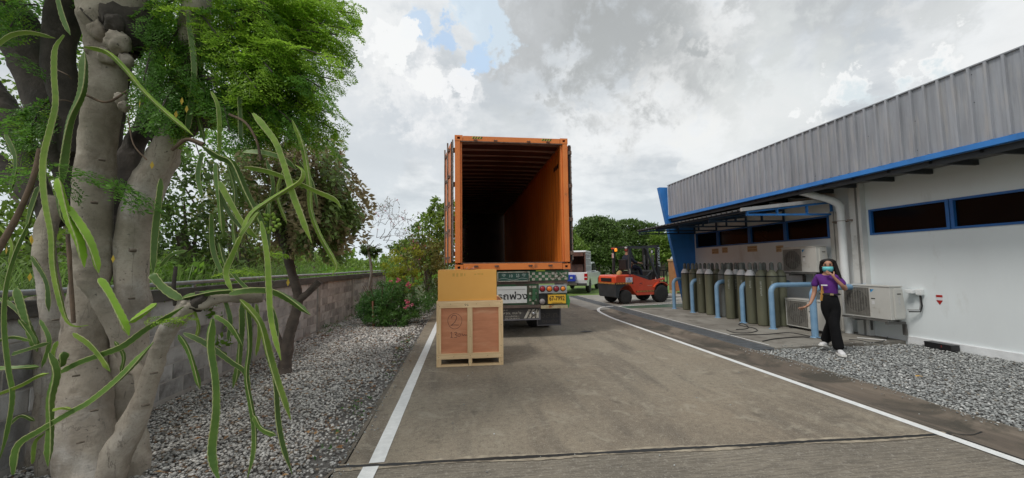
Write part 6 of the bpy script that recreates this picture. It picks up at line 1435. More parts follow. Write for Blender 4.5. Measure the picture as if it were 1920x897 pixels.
for (x0, y0, x1, y1, n, mi) in [(350, 60, 430, 130, 12, 1), (360, 40, 300, 120, 12, 1), (370, 90, 460, 175, 13, 0), (380, 130, 440, 215, 12, 1), (350, 150, 300, 210, 10, 1), (340, 120, 410, 215, 11, 0), (370, 20, 470, 50, 12, 0), (380, -10, 500, 10, 12, 0), (360, 0, 280, 40, 12, 1), (400, 160, 470, 250, 12, 1), (360, 180, 330, 240, 8, 1), (420, 60, 500, 110, 13, 0), (400, 100, 480, 165, 12, 0), (300, 60, 270, 150, 11, 1), (320, -10, 260, 60, 11, 1), (430, 20, 520, 60, 13, 0), (330, 90, 385, 175, 11, 1), (360, 120, 345, 215, 10, 1), (440, 130, 520, 150, 12, 0), (390, 60, 440, 100, 11, 0), (410, 190, 430, 245, 9, 1), (340, 20, 410, 70, 12, 0), (300, 130, 275, 215, 10, 1), (430, 90, 545, 90, 14, 0), (420, 0, 545, -10, 14, 0), (450, 160, 500, 205, 12, 1), (445, 100, 510, 135, 12, 0)]:
    spray(x0, y0, x1, y1, 3.5, RNG.uniform(2.95, 3.4), n, mi)
for (x0, y0, x1, y1) in [(70, 10, 20, 50), (40, 20, -20, 50), (110, 190, 60, 235), (100, 215, 30, 245), (20, 250, 60, 300), (260, -10, 240, 50)]:
    spray(x0, y0, x1, y1, 3.75, 3.5, 8, 1)
cluster(300, 110, 4.3, .32, .3, .5, 26, (.2, -.3, -.2), 1, mixp=.5); cluster(290, 200, 4.5, .22, .3, .3, 14, (.1, -.2, -.3), 1, mixp=.5); cluster(430, 30, 4.1, .8, .3, .4, 60, (.4, -.1, 0), 1)
V, F = leafcloud([(-3.9, 3.2, 5.1, 1.3, 1.3, .35), (-2.4, 3.4, 5.4, 1.4, 1.5, .4), (-2.0, 3.6, 4.9, .6, .8, .3), (-3.4, 1.8, 4.9, 1.2, .8, .35), (-4.6, 4.6, 5.3, 1.3, 1.2, .6)], 85, .05, .4); foliage('crown', m_fr2, tree, V, F)  # upper crown out of view, added to shade the stems below
# low sprays crossing the stems
for (x, y, Y, dx, dz, s_) in [(105, 305, 2.9, .9, -.25, 1), (150, 318, 2.88, .95, -.3, 1), (200, 335, 2.85, .9, -.5, 1), (215, 330, 2.9, .8, -.7, .9), (90, 318, 3.0, -.9, -.25, .9), (60, 316, 3.0, -.9, -.2, .9), (30, 100, 3.4, .7, -.4, 1), (230, 345, 2.9, .9, -.35, .9), (60, 230, 3.2, -.8, -.3, 1), (120, 325, 2.85, .6, -.6, .8)]:
    spots.append((np.array(aty(x, y, Y)), np.array([dx, -.1, dz]), RNG.normal(0, .3), s_ * .75, 1))
for (x, y, Y, dx, dz, s_) in [(300, 610, 2.75, .8, .3, .35), (310, 598, 2.75, .9, .2, .38), (325, 605, 2.76, .6, .5, .3), (455, 500, 2.95, .9, -.2, .4), (500, 480, 3.0, .9, .2, .4), (440, 510, 2.9, .9, .1, .4), (420, 505, 2.9, .95, .05, .45), (395, 520, 2.95, .7, .3, .4), (270, 600, 2.72, .9, .1, .35)]:
    spots.append((np.array(aty(x, y, Y)), np.array([dx, -.1, dz]), RNG.normal(0, .3), s_, 0))
# crown carried on above and beside the frame
for _ in range(170): spots.append((np.array([RNG.uniform(-4.4, -1.9), RNG.uniform(2.9, 5.2), RNG.uniform(3.9, 4.9)]), np.array([RNG.normal(0, .6), RNG.normal(0, .6), .1 + RNG.normal(0, .2)]), RNG.normal(0, .5), 1.0, int(RNG.random() < .5)))
put_fronds(tree, spots, FRM, FR, [m_fr1, m_fr2], 300)
# small dark leaves packed behind the fronds, breaking up the sky
c3 = lambda px, py, Y, rx, ry, rz: tuple(aty(px, py, Y)) + (rx, ry, rz)
V, F = leafcloud([c3(430, 60, 4.0, .8, .4, .5), c3(310, 70, 4.3, .5, .4, .5), c3(60, 60, 4.6, .8, .4, .6), c3(200, 10, 4.4, .8, .4, .4)], 190, .026, .5)
foliage('foliage', m_fr2, tree, V, F)
# ------------------------------------------------------------------ climbing cactus
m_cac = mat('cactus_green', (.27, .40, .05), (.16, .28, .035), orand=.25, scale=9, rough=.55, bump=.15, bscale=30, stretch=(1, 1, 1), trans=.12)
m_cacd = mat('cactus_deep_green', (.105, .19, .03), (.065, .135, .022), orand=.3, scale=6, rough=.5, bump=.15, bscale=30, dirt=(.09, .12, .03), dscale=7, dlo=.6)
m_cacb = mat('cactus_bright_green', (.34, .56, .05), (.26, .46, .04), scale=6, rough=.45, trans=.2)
m_cacr = mat('cactus_rib_edge', (.42, .40, .20), (.34, .42, .15), scale=20, rough=.7)
m_vine = mat('woody_vine', (.17, .115, .075), (.10, .07, .05), scale=10, rough=.9, bump=.4)
cac = thing('climbing_cactus', 'climbing cactus of long scalloped three ribbed stems hanging over the big tree', 'cactus', (0, 0, 0))
def cstem(path, m, Y, wpx, y2=None, seed=0):
    rg = np.random.default_rng(seed + 99); k0 = len(path); pts = []
    for i, (x, y) in enumerate(path):
        u = i / max(1, k0 - 1); YY = Y + ((y2 - Y) * u if y2 is not None else 0); pts.append(tuple(aty(x, y, YY)))
    S = [np.array(q) for q in smoothpath(pts, 12)]
    # even spacing along the stem so that the scallops keep one length
    d = [0]
    for i in range(1, len(S)): d.append(d[-1] + float(np.linalg.norm(S[i] - S[i - 1])))
    Lt = d[-1]; n = max(8, int(Lt / .0085)); ts = np.linspace(0, Lt, n); S = [np.array([np.interp(q, d, [p[c_] for p in S]) for c_ in range(3)]) for q in ts]
    w = wpx * mpp(pts[k0 // 2], 1) * .48; tw = rg.uniform(-1.2, 1.2); a0 = rg.uniform(0, 6.28); V = []; nn = None; per = rg.uniform(.034, .046)
    for i in range(n):
        T = Vector(S[min(i + 1, n - 1)] - S[max(i - 1, 0)]).normalized(); nn = T.orthogonal().normalized() if nn is None else (nn - T * nn.dot(T)).normalized(); bb = T.cross(nn)
        u = i / (n - 1); taper = min(1, .35 + u * 9) * min(1, .12 + (1 - u) * 7); sc = (1 + .13 * abs(math.sin(math.pi * ts[i] / per)) - .10) * taper * (1 + .08 * math.sin(u * 9 + a0))
        for j in range(3):
            a = a0 + tw * u + j * 2.094
            for (da, rr) in ((-.95, .20), (-.14, .93), (0, 1.03), (.14, .93)):
                q = w * (rr * (sc if rr > .5 else taper)); V.append(Vector(S[i]) + (nn * math.cos(a + da) + bb * math.sin(a + da)) * q)
    k = 12; F = [(i * k + j, i * k + (j + 1) % k, (i + 1) * k + (j + 1) % k, (i + 1) * k + j) for i in range(n - 1) for j in range(k)]
    mb = MB(); mb.add(V, F, True); mb.add(V[:k], [tuple(range(k))[::-1]]); mb.add(V[-k:], [tuple(range(k))]); o = mb.build('stem', m, cac)
    o.data.materials.append(m_cacr); mi = np.array([1 if (f % k) % 4 in (1, 2) else 0 for f in range(len(F))] + [0, 0], dtype=np.int32); o.data.polygons.foreach_set('material_index', mi)
    return o
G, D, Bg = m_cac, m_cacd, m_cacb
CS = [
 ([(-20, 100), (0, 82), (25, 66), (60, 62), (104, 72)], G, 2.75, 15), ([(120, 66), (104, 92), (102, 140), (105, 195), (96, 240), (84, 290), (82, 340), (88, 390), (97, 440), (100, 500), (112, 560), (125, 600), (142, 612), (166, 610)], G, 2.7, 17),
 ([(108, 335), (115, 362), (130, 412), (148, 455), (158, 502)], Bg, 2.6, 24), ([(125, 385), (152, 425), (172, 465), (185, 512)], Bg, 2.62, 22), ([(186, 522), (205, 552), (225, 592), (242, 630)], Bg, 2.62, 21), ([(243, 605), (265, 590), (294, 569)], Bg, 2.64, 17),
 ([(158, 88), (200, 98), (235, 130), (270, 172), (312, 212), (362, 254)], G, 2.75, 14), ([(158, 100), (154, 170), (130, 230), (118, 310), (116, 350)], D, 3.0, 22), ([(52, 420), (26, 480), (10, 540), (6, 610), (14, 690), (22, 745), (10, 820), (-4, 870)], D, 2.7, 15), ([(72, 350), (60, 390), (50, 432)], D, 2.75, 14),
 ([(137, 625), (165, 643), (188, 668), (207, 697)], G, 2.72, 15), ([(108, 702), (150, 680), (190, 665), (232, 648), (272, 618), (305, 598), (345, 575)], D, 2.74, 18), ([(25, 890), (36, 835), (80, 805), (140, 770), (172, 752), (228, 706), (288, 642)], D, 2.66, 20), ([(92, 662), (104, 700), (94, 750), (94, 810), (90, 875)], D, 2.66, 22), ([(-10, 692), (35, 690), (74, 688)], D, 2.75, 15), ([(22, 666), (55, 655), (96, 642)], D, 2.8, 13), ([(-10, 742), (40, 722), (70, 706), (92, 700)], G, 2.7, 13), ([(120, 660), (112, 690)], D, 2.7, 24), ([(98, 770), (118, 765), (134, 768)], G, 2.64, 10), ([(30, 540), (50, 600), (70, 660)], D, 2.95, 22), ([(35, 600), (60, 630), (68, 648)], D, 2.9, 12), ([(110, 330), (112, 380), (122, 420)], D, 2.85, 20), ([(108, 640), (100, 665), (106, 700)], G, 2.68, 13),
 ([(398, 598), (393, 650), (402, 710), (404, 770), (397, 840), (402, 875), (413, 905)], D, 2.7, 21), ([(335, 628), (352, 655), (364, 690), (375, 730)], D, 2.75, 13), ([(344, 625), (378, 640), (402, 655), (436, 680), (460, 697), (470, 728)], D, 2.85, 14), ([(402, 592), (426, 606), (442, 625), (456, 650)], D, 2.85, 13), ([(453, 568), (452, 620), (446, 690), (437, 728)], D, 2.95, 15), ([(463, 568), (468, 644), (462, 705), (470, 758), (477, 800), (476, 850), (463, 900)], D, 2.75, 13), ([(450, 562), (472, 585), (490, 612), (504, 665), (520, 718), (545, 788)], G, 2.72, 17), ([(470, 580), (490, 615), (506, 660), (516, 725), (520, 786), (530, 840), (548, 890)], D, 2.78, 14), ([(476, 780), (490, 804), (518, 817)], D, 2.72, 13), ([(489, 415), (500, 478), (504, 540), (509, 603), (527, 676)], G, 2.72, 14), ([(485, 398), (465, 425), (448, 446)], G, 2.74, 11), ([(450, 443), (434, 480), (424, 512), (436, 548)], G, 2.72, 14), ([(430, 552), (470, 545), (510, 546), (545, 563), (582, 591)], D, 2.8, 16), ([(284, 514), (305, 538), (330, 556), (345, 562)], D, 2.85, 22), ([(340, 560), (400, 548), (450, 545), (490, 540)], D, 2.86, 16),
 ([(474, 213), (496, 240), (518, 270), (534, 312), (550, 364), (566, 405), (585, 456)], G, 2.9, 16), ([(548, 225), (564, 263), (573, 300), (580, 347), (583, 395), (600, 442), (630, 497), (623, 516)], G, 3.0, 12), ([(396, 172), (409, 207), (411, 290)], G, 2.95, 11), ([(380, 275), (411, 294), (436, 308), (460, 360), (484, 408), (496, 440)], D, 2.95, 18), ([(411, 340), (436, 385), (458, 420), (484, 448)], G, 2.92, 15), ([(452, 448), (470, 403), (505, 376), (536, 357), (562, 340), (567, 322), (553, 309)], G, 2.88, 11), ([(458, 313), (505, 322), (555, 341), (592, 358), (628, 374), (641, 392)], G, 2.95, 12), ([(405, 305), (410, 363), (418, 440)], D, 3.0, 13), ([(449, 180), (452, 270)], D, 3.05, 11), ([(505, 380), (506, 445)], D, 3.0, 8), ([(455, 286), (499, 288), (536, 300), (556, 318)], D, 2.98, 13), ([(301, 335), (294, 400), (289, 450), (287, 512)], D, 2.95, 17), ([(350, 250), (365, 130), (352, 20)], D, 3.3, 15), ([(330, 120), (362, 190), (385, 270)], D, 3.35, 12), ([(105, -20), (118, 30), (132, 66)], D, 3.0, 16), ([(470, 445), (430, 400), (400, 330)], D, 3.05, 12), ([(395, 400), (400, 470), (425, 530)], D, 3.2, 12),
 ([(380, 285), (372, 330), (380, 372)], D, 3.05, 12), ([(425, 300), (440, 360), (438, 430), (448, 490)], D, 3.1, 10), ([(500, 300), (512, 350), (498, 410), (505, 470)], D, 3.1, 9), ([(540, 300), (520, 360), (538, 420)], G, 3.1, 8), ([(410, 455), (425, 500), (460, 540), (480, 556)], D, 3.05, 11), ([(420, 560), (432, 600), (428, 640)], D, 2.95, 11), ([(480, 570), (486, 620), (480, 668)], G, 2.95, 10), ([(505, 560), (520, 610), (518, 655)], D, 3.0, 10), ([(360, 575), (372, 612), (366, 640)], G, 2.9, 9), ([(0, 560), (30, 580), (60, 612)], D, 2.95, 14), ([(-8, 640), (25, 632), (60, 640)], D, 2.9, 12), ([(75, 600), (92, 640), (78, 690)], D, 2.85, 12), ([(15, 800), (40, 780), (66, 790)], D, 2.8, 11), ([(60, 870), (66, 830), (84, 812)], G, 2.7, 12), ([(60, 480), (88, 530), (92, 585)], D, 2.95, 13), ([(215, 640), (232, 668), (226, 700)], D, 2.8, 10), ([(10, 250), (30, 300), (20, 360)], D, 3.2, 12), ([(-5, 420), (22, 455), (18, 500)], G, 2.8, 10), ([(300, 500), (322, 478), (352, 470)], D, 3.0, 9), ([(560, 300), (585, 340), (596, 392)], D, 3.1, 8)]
for i, (pth_, m_, Y, w) in enumerate(CS): cstem(pth_, m_, Y, w, None, i)
for i, q in enumerate([[(76, 280, 2.78, 14), (60, 340, 2.76, 12), (30, 410, 2.74, 13), (-6, 475, 2.72, 14)], [(127, 440, 2.72, 9), (131, 500, 2.7, 10), (138, 606, 2.68, 10)], [(430, 215, 3.1, 5), (460, 230, 3.0, 5), (480, 262, 2.95, 5), (489, 300, 2.95, 5)], [(240, 220, 2.95, 3), (250, 270, 2.9, 3), (275, 300, 2.9, 3)], [(160, 178, 3.05, 5), (200, 192, 3.02, 4), (240, 170, 3.05, 4)], [(382, 272, 3.0, 10), (350, 262, 3.0, 7), (322, 282, 3.0, 6)], [(104, 130, 2.9, 2), (125, 140, 2.85, 2), (134, 148, 2.9, 2)], [(104, 190, 2.9, 2), (120, 188, 2.85, 2), (136, 192, 2.9, 2)]]):
    limb('vine', P3(q), m_vine, cac, 8, .06, 5, 1, 70 + i)
# rosette succulent lump on the cactus
ro = MB()
for k in range(16): a = k * 2.4; c_ = aty(508, 418, 3.0); d = Vector((math.cos(a) * .8, -.5, math.sin(a) * .8)); ro.lathe([(.003, 0), (.014, .012), (.012, .025), (.003, .036)], 8, (0, 0, 0))
vs = ro.v; nv_ = len(vs) // 16
for k in range(16):
    a = k * 2.4; d = Vector((math.cos(a) * .9, -.6, math.sin(a) * .9)).normalized(); qm = d.to_track_quat('Z', 'Y').to_matrix(); rad_ = .045 * math.sqrt(k / 16) + .01; c_ = aty(508, 418, 3.0) + Vector((math.cos(a) * rad_, 0, math.sin(a) * rad_))
    for j in range(nv_): vs[k * nv_ + j] = tuple(qm @ Vector(vs[k * nv_ + j]) + c_)
tag(ro.build('rosette_succulent', G), 'pale green rosette of fat leaves perched among the cactus stems', 'succulent')
# yellow leaves in the tree
V = []; F = []
for (x, y, Y) in [(341, 190, 2.95), (285, 310, 2.9), (60, 452, 2.9), (58, 448, 2.9), (56, 520, 2.9), (350, 205, 3), (330, 215, 3), (262, 195, 3), (12, 470, 3), (540, 530, 3), (212, 486, 3.1)]:
    c_ = np.array(aty(x, y, Y)); s = .018; b0 = len(V); a = RNG.uniform(0, 6.28); V += [tuple(c_ + np.array([0, 0, s * 1.6])), tuple(c_ + np.array([s * .7 * math.cos(a), s * math.sin(a) * .5, 0])), tuple(c_ - np.array([0, 0, s * 1.6])), tuple(c_ - np.array([s * .7 * math.cos(a), s * math.sin(a) * .5, 0]))]; F.append((b0, b0 + 1, b0 + 2, b0 + 3))
foliage('yellow_leaves', leafmat('yellow_leaf_mat', (.55, .38, .05), (.65, .5, .08), .2, .4), tree, V, F)

# ------------------------------------------------------------------ second tree with dark drooping leaves
t2 = thing('tree', 'smaller tree with drooping dark olive leaves and a forked trunk by the block wall', 'tree', (0, 0, 0))
m_b2 = mat('brown_bark', (.14, .11, .09), (.08, .065, .055), scale=7, rough=.95, bump=.6, bscale=26, dirt=(.25, .21, .18), dscale=8, dlo=.6)
limb('trunk', P3([(532, 712, 6.15, 34), (534, 690, 6.2, 26), (538, 650, 6.2, 24), (548, 610, 6.2, 22), (556, 580, 6.2, 21), (558, 550, 6.2, 20), (546, 510, 6.2, 18), (540, 480, 6.2, 18), (540, 455, 6.2, 20), (530, 430, 6.2, 16)]), m_b2, t2, 14, .08, 6, 5, 80)
for i, q in enumerate([[(534, 660, 6.2, 16), (520, 630, 6.2, 12), (512, 590, 6.25, 10), (500, 560, 6.3, 8)], [(556, 566, 6.2, 16), (575, 552, 6.15, 14), (592, 535, 6.1, 13), (600, 528, 6.1, 14)], [(540, 465, 6.2, 20), (525, 440, 6.2, 16), (505, 415, 6.25, 12), (470, 380, 6.3, 8)], [(540, 460, 6.2, 18), (565, 452, 6.2, 14), (590, 450, 6.15, 12)], [(542, 455, 6.2, 16), (560, 420, 6.2, 12), (575, 380, 6.2, 9), (580, 330, 6.2, 6)], [(560, 420, 6.2, 11), (595, 385, 6.15, 8), (620, 350, 6.1, 5)], [(530, 430, 6.2, 12), (530, 380, 6.2, 9), (540, 320, 6.2, 6)]]):
    limb('branch', P3(q), m_b2, t2, 9, .08, 5, 1, 90 + i)
m_ol = leafmat('olive_brown_leaf', (.27, .23, .11), (.34, .27, .16), .35, .25); m_ol2 = leafmat('dark_green_drooping_leaf', (.13, .20, .05), (.17, .24, .06), .35, .25)
F2 = [frond_arrays(.40 * q, 8, 2, .042, .55, RNG, .9) for q in (1, .8)]; F2M = [[fast('frond', v, f, m) for (v, f) in F2] for m in (m_ol, m_ol2)]
spots = []
def cl2(px, py, Y, rx, ry, rz, n, mi=0):
    c = np.array(aty(px, py, Y))
    for _ in range(n):
        u = unit(1)[0]; p = c + u * RNG.random() ** .4 * np.array([rx, ry, rz]); spots.append((p, u * .7 + np.array([.15, 0, -.75]), RNG.normal(0, .5), RNG.uniform(.8, 1.2), mi if RNG.random() > .3 else 1 - mi))
cl2(580, 300, 6.2, .50, .5, .35, 34, 0); cl2(600, 345, 6.15, .55, .5, .35, 36, 0); cl2(545, 360, 6.3, .45, .5, .4, 30, 1); cl2(610, 390, 6.1, .30, .4, .25, 22, 1); cl2(555, 400, 6.2, .3, .4, .25, 24, 1); cl2(500, 350, 6.4, .4, .4, .5, 34, 1); cl2(520, 290, 6.4, .4, .4, .3, 26, 0)
for (x, y) in [(640, 300), (652, 330), (660, 360), (668, 392), (655, 400), (645, 425), (630, 440), (625, 395), (612, 425), (640, 350), (560, 245), (600, 250), (622, 270), (510, 250), (470, 290), (460, 340), (648, 380), (600, 430), (570, 440), (635, 410)]:
    for _ in range(3): spots.append((np.array(aty(x - 18 + RNG.normal(0, 6), y - 18 + RNG.normal(0, 5), 6.0 + RNG.normal(0, .2))), np.array([.45 + RNG.normal(0, .3), RNG.normal(0, .4), -.75]), RNG.normal(0, .5), RNG.uniform(1.0, 1.35), 1 if RNG.random() < .6 else 0))
put_fronds(t2, spots, F2M, F2, [m_ol, m_ol2], 300)
# ------------------------------------------------------------------ beds, shrubs and trees along and beyond the wall
def crown_tree(label, base, h, clumps, leaf, m, tw=.2, dens=60, bark=None, group=None, cat='tree', name='tree', limbs=5, aspect=.5, droop=0.0, shell=.75, trunk_h=.55):
    o = thing(name, label, cat, base, 0, group); bx, by, bz = base; seed = int(abs(bx * 31 + by * 7) * 10) % 997; rg = np.random.default_rng(seed)
    bk = bark or m_b2; limb('trunk', [(0, 0, -.1, tw * 1.3), (rg.normal(0, .1), 0, h * trunk_h * .5, tw), (rg.normal(0, .15), 0, h * trunk_h, tw * .7)], bk, o, 12, .06, 5, 2, seed)
    rel = [(c[0] - bx, c[1] - by, c[2] - bz) + tuple(c[3:]) for c in clumps]
    for c in rel[:limbs]: limb('limb', [(0, 0, h * trunk_h * .45, tw * .5), (c[0] * .5, c[1] * .5, (h * trunk_h * .45 + c[2]) * .5 + .1, tw * .35), (c[0], c[1], c[2], tw * .12)], bk, o, 8, .06, 4, 0, seed)
    V, F = leafcloud(rel, dens, leaf, aspect, shell, droop); foliage('crown', m, o, V, F); return o
m_g1 = leafmat('tree_leaf_mid', (.13, .21, .035), (.18, .27, .045), .4, .3); m_g2 = leafmat('tree_leaf_dark', (.075, .13, .03), (.105, .17, .038), .4, .25); m_g3 = leafmat('tree_leaf_fresh', (.12, .25, .03), (.17, .31, .04), .35, .4)
m_yg = leafmat('tree_leaf_yellow', (.34, .36, .04), (.24, .31, .04), .4, .4); m_olg = leafmat('leaf_olive', (.14, .16, .045), (.19, .19, .055), .4, .3); m_gr = leafmat('leaf_oleander', (.055, .14, .035), (.10, .21, .045), .4, .3)
CC = lambda px, py, Y, rx, ry, rz: tuple(aty(px, py, Y)) + (rx, ry, rz)
def base_at(px, Y): p = aty(px, 600, Y); return (p.x, Y, 0)
# oleander bush with pink flowers
ob = thing('oleander_bush', 'bushy oleander with pink flowers growing in the gravel before the wall end', 'bush', (-2.2, 10.8, 0))
def rel(o, cl): return [(c[0] - o.location.x, c[1] - o.location.y, c[2] - o.location.z) + tuple(c[3:]) for c in cl]
V, F = leafcloud(rel(ob, [CC(700, 572, 10.9, .42, .4, .36), CC(735, 570, 10.8, .45, .4, .5), CC(760, 560, 11.0, .4, .4, .48), CC(725, 548, 11.1, .4, .4, .30), CC(690, 590, 10.7, .3, .3, .22), CC(765, 592, 10.6, .3, .3, .28), CC(715, 592, 10.6, .45, .35, .30), CC(740, 600, 10.5, .4, .3, .22), CC(685, 575, 10.8, .3, .3, .3), CC(720, 572, 10.6, .4, .3, .4)]), 620, .060, .17, .6, -.25); foliage('foliage', m_gr, ob, V, F)
for k in range(9): a = k * .7; limb('stem', [(0, 0, 0, .02), (math.cos(a) * .2, math.sin(a) * .15, .5, .014), (math.cos(a) * .5, math.sin(a) * .35, 1.05, .008)], m_vine, ob, 6, .04, 4)
limb('stem', P3([(700, 614, 10.5, 5), (699, 570, 10.5, 4)])[0:2] and [tuple(np.array(q[:3]) - np.array(ob.location)) + (q[3],) for q in P3([(701, 615, 10.5, 5), (700, 590, 10.5, 5), (699, 565, 10.5, 4)])], mat('reddish_stem', (.22, .10, .06)), ob, 8, .03, 3)
m_pink = leafmat('pink_flower', (.60, .14, .22), (.66, .26, .32), .3, .3)
def flowers(parent, cl, n, s, m=None, name='flowers'):
    V, F = leafcloud([tuple(np.array(c[:3]) - np.array(parent.location)) + c[3:] for c in cl], n, s, .8, .3); foliage(name, m or m_pink, parent, V, F)
flowers(ob, [CC(746, 526, 10.7, .09, .09, .06), CC(767, 536, 10.6, .07, .08, .10), CC(765, 565, 10.4, .08, .08, .06), CC(764, 576, 10.3, .10, .08, .05), CC(733, 528, 10.7, .05, .06, .04), CC(772, 572, 10.3, .05, .06, .04)], 900, .022)
# yellow-green shrub behind, olive shrub, weeds
crown_tree('yellow green leafed shrub rising behind the pink oleander', base_at(752, 13.2), 2.4, [CC(750, 490, 13.2, .55, .5, .45), CC(735, 505, 13.1, .4, .5, .35), CC(765, 475, 13.4, .45, .5, .35), CC(765, 520, 13.0, .5, .4, .3), CC(772, 540, 12.6, .3, .3, .25)], .055, m_yg, .04, 120, cat='shrub', name='shrub')
crown_tree('dull olive shrub between the yellow shrub and the container', base_at(800, 14.0), 2.6, [CC(795, 500, 14, .7, .5, .75), CC(812, 520, 13.6, .5, .4, .7), CC(780, 480, 14.3, .5, .5, .5), CC(820, 480, 14.2, .5, .5, .6)], .06, m_olg, .05, 110, cat='shrub', name='shrub')
crown_tree('leafy green tree standing tall just left of the container', base_at(812, 17.0), 4.8, [CC(815, 440, 17, 1.0, .8, .8), CC(840, 420, 17.4, .9, .8, .9), CC(800, 470, 16.6, .8, .7, .6), CC(835, 475, 16.5, .9, .7, .8), CC(825, 385, 17.6, .5, .5, .35), CC(805, 402, 17.4, .4, .4, .25), CC(780, 455, 17, .6, .5, .4), CC(838, 392, 17.8, .5, .5, .4), CC(762, 468, 17.4, .5, .5, .25)], .09, m_g1, .12, 95)
crown_tree('low dark green tree with thin branches beyond the yellow shrub', base_at(775, 19.5), 3.4, [CC(765, 462, 19.5, .8, .5, .35), CC(745, 466, 19.5, .6, .5, .22), CC(790, 430, 20, .5, .5, .4)], .08, m_g2, .07, 70)
wd = thing('weed_patch', 'patch of weeds with tiny white flowers beside the far left road edge', 'weeds', (-1.3, 11.5, 0)); wd['kind'] = 'stuff'
V, F = leafcloud(rel(wd, [CC(800, 565, 11.5, .35, .8, .30), CC(812, 560, 12.5, .3, .8, .35), CC(790, 575, 11.2, .3, .5, .18), CC(780, 585, 10.8, .3, .4, .12), CC(808, 545, 13, .3, .5, .4), CC(770, 590, 11.0, .2, .3, .12), CC(785, 560, 12.2, .35, .5, .3)]), 420, .035, .22, .2, -.4); foliage('weed_leaves', m_gr, wd, V, F)
V, F = leafcloud(rel(wd, [CC(800, 555, 11.4, .35, .8, .30), CC(790, 565, 11.0, .3, .4, .2)]), 12, .014, .9, .6); foliage('white_flowers', leafmat('white_flower', (.6, .6, .55), (.7, .7, .6), .1, .2), wd, V, F)
# bare oleander tree with sparse twigs and flowers
bo = thing('oleander_tree', 'thin bare twigged small tree with few pink flowers beside the block wall', 'tree', (0, 0, 0))
limb('trunk', P3([(690, 600, 12.2, 6), (690, 570, 12.2, 5.5), (692, 540, 12.2, 5), (696, 515, 12.2, 5), (695, 495, 12.2, 5), (690, 466, 12.2, 4)]), mat('pale_stem', (.30, .27, .23), (.2, .18, .15), scale=9, rough=.9), bo, 9, .05, 5, 1, 200)
rg = np.random.default_rng(12); tw = MB()
def twig(x, y, a, L, w, dpt):
    if L < 4 or dpt > 6: return
    pts = []; xx, yy = x, y; Y0 = 12.2
    for k in range(4): pts.append(tuple(aty(xx, yy, Y0 + .15 * dpt * math.sin(a * 3 + k * .3)))); a += rg.normal(0, .16); xx += math.cos(a) * L / 3; yy -= math.sin(a) * L / 3
    tw.tube(pts, [max(.006, w), max(.0055, w * .9), max(.005, w * .8), max(.005, w * .7)], 4, False); TIPS.append(pts[-1])
    for s in ([-1, 1] if rg.random() < .85 else [rg.choice([-1, 1])]): twig(xx, yy, a + s * rg.uniform(.25, .7) + .06, L * rg.uniform(.62, .92), w * .66, dpt + 1)
TIPS = []
for (a, L) in ((2.6, 20), (2.2, 22), (1.75, 20), (1.2, 22), (.75, 26), (.45, 28), (.25, 24), (2.9, 16)): twig(690, 470, a, L, .014, 1)
for i in range(3): twig(712, 448, .3 + i * .4, 22, .01, 2)
tw.build('twigs', m_vine, bo)
TP = np.array(TIPS); sel = TP[rg.random(len(TP)) < .5]; d = unit(len(sel) * 2); V, F = quads(np.repeat(sel, 2, 0) + rg.normal(0, .03, (len(sel) * 2, 3)), d * .035, np.cross(d, unit(len(sel) * 2)) * .009); foliage('leaves', m_olg, bo, V, F)
sel = TP[rg.random(len(TP)) < .10]; d = unit(len(sel) * 4); V, F = quads(np.repeat(sel, 4, 0) + rg.normal(0, .02, (len(sel) * 4, 3)), d * .022, np.cross(d, unit(len(sel) * 4)) * .016); foliage('flowers', m_pink, bo, V, F)
V, F = leafcloud([CC(688, 468, 12.3, .22, .2, .18), CC(700, 475, 12.3, .12, .2, .12), CC(676, 415, 12.4, .1, .1, .15), CC(705, 470, 12.3, .2, .2, .06)], 1500, .05, .3, .4); foliage('leaf_tuft', m_g2, bo, V, F)
# ivy-covered and loose trees beyond the wall, seen through the big tree
crown_tree('dark vine covered tree beyond the wall behind the big tree', (-4.9, 7.6, 0), 4.0, [CC(350, 480, 7.4, .7, .5, .5), CC(400, 470, 8.0, .7, .5, .45), CC(345, 370, 7.4, .55, .5, .8), CC(330, 440, 7.2, .5, .5, .7), CC(370, 420, 7.8, .5, .5, .6), CC(350, 320, 7.6, .45, .4, .4)], .05, m_g2, .1, 150)
crown_tree('pale olive leaning tree beyond the wall between the two nearest trees', (-4.6, 9.6, 0), 3.6, [CC(450, 480, 9.5, .9, .6, .4), CC(500, 470, 10, .8, .6, .5), CC(430, 420, 9, .7, .6, .45), CC(460, 440, 9.2, .6, .5, .4), CC(410, 390, 9.2, .6, .5, .5), CC(440, 350, 9.5, .6, .5, .6), CC(480, 330, 9.8, .6, .5, .5)], .055, m_olg, .07, 80, bark=m_b2)
crown_tree('bright loose leaved tree behind the wall seen under the feathery leaves', (-5.6, 10.5, 0), 4.6, [CC(390, 300, 10, .7, .6, .7), CC(430, 270, 10, .7, .6, .6), CC(300, 280, 10, .8, .6, .7), CC(360, 250, 10, .8, .6, .5), CC(480, 300, 10, .7, .6, .5), CC(320, 420, 9.5, .9, .6, .6)], .06, m_g3, .07, 62)
crown_tree('green bushy tree beyond the wall at the far left edge', (-6.6, 7.0, 0), 3.2, [CC(40, 470, 6.2, 1.1, .6, .8), CC(0, 520, 5.8, .8, .6, .6), CC(80, 500, 6, .6, .5, .6), CC(40, 400, 6.6, .9, .6, .5), CC(-60, 420, 6.6, .9, .6, 1.2)], .05, m_g1, .12, 110)
crown_tree('deep green bush beyond the wall just left of the pale trunks', (-5.4, 5.2, 0), 2.2, [CC(60, 560, 5.2, .8, .5, .4), CC(20, 600, 4.9, .6, .4, .4), CC(90, 600, 5, .4, .4, .4), CC(-40, 560, 5, .8, .5, .5)], .045, m_g2, .06, 150, cat='bush', name='bush')
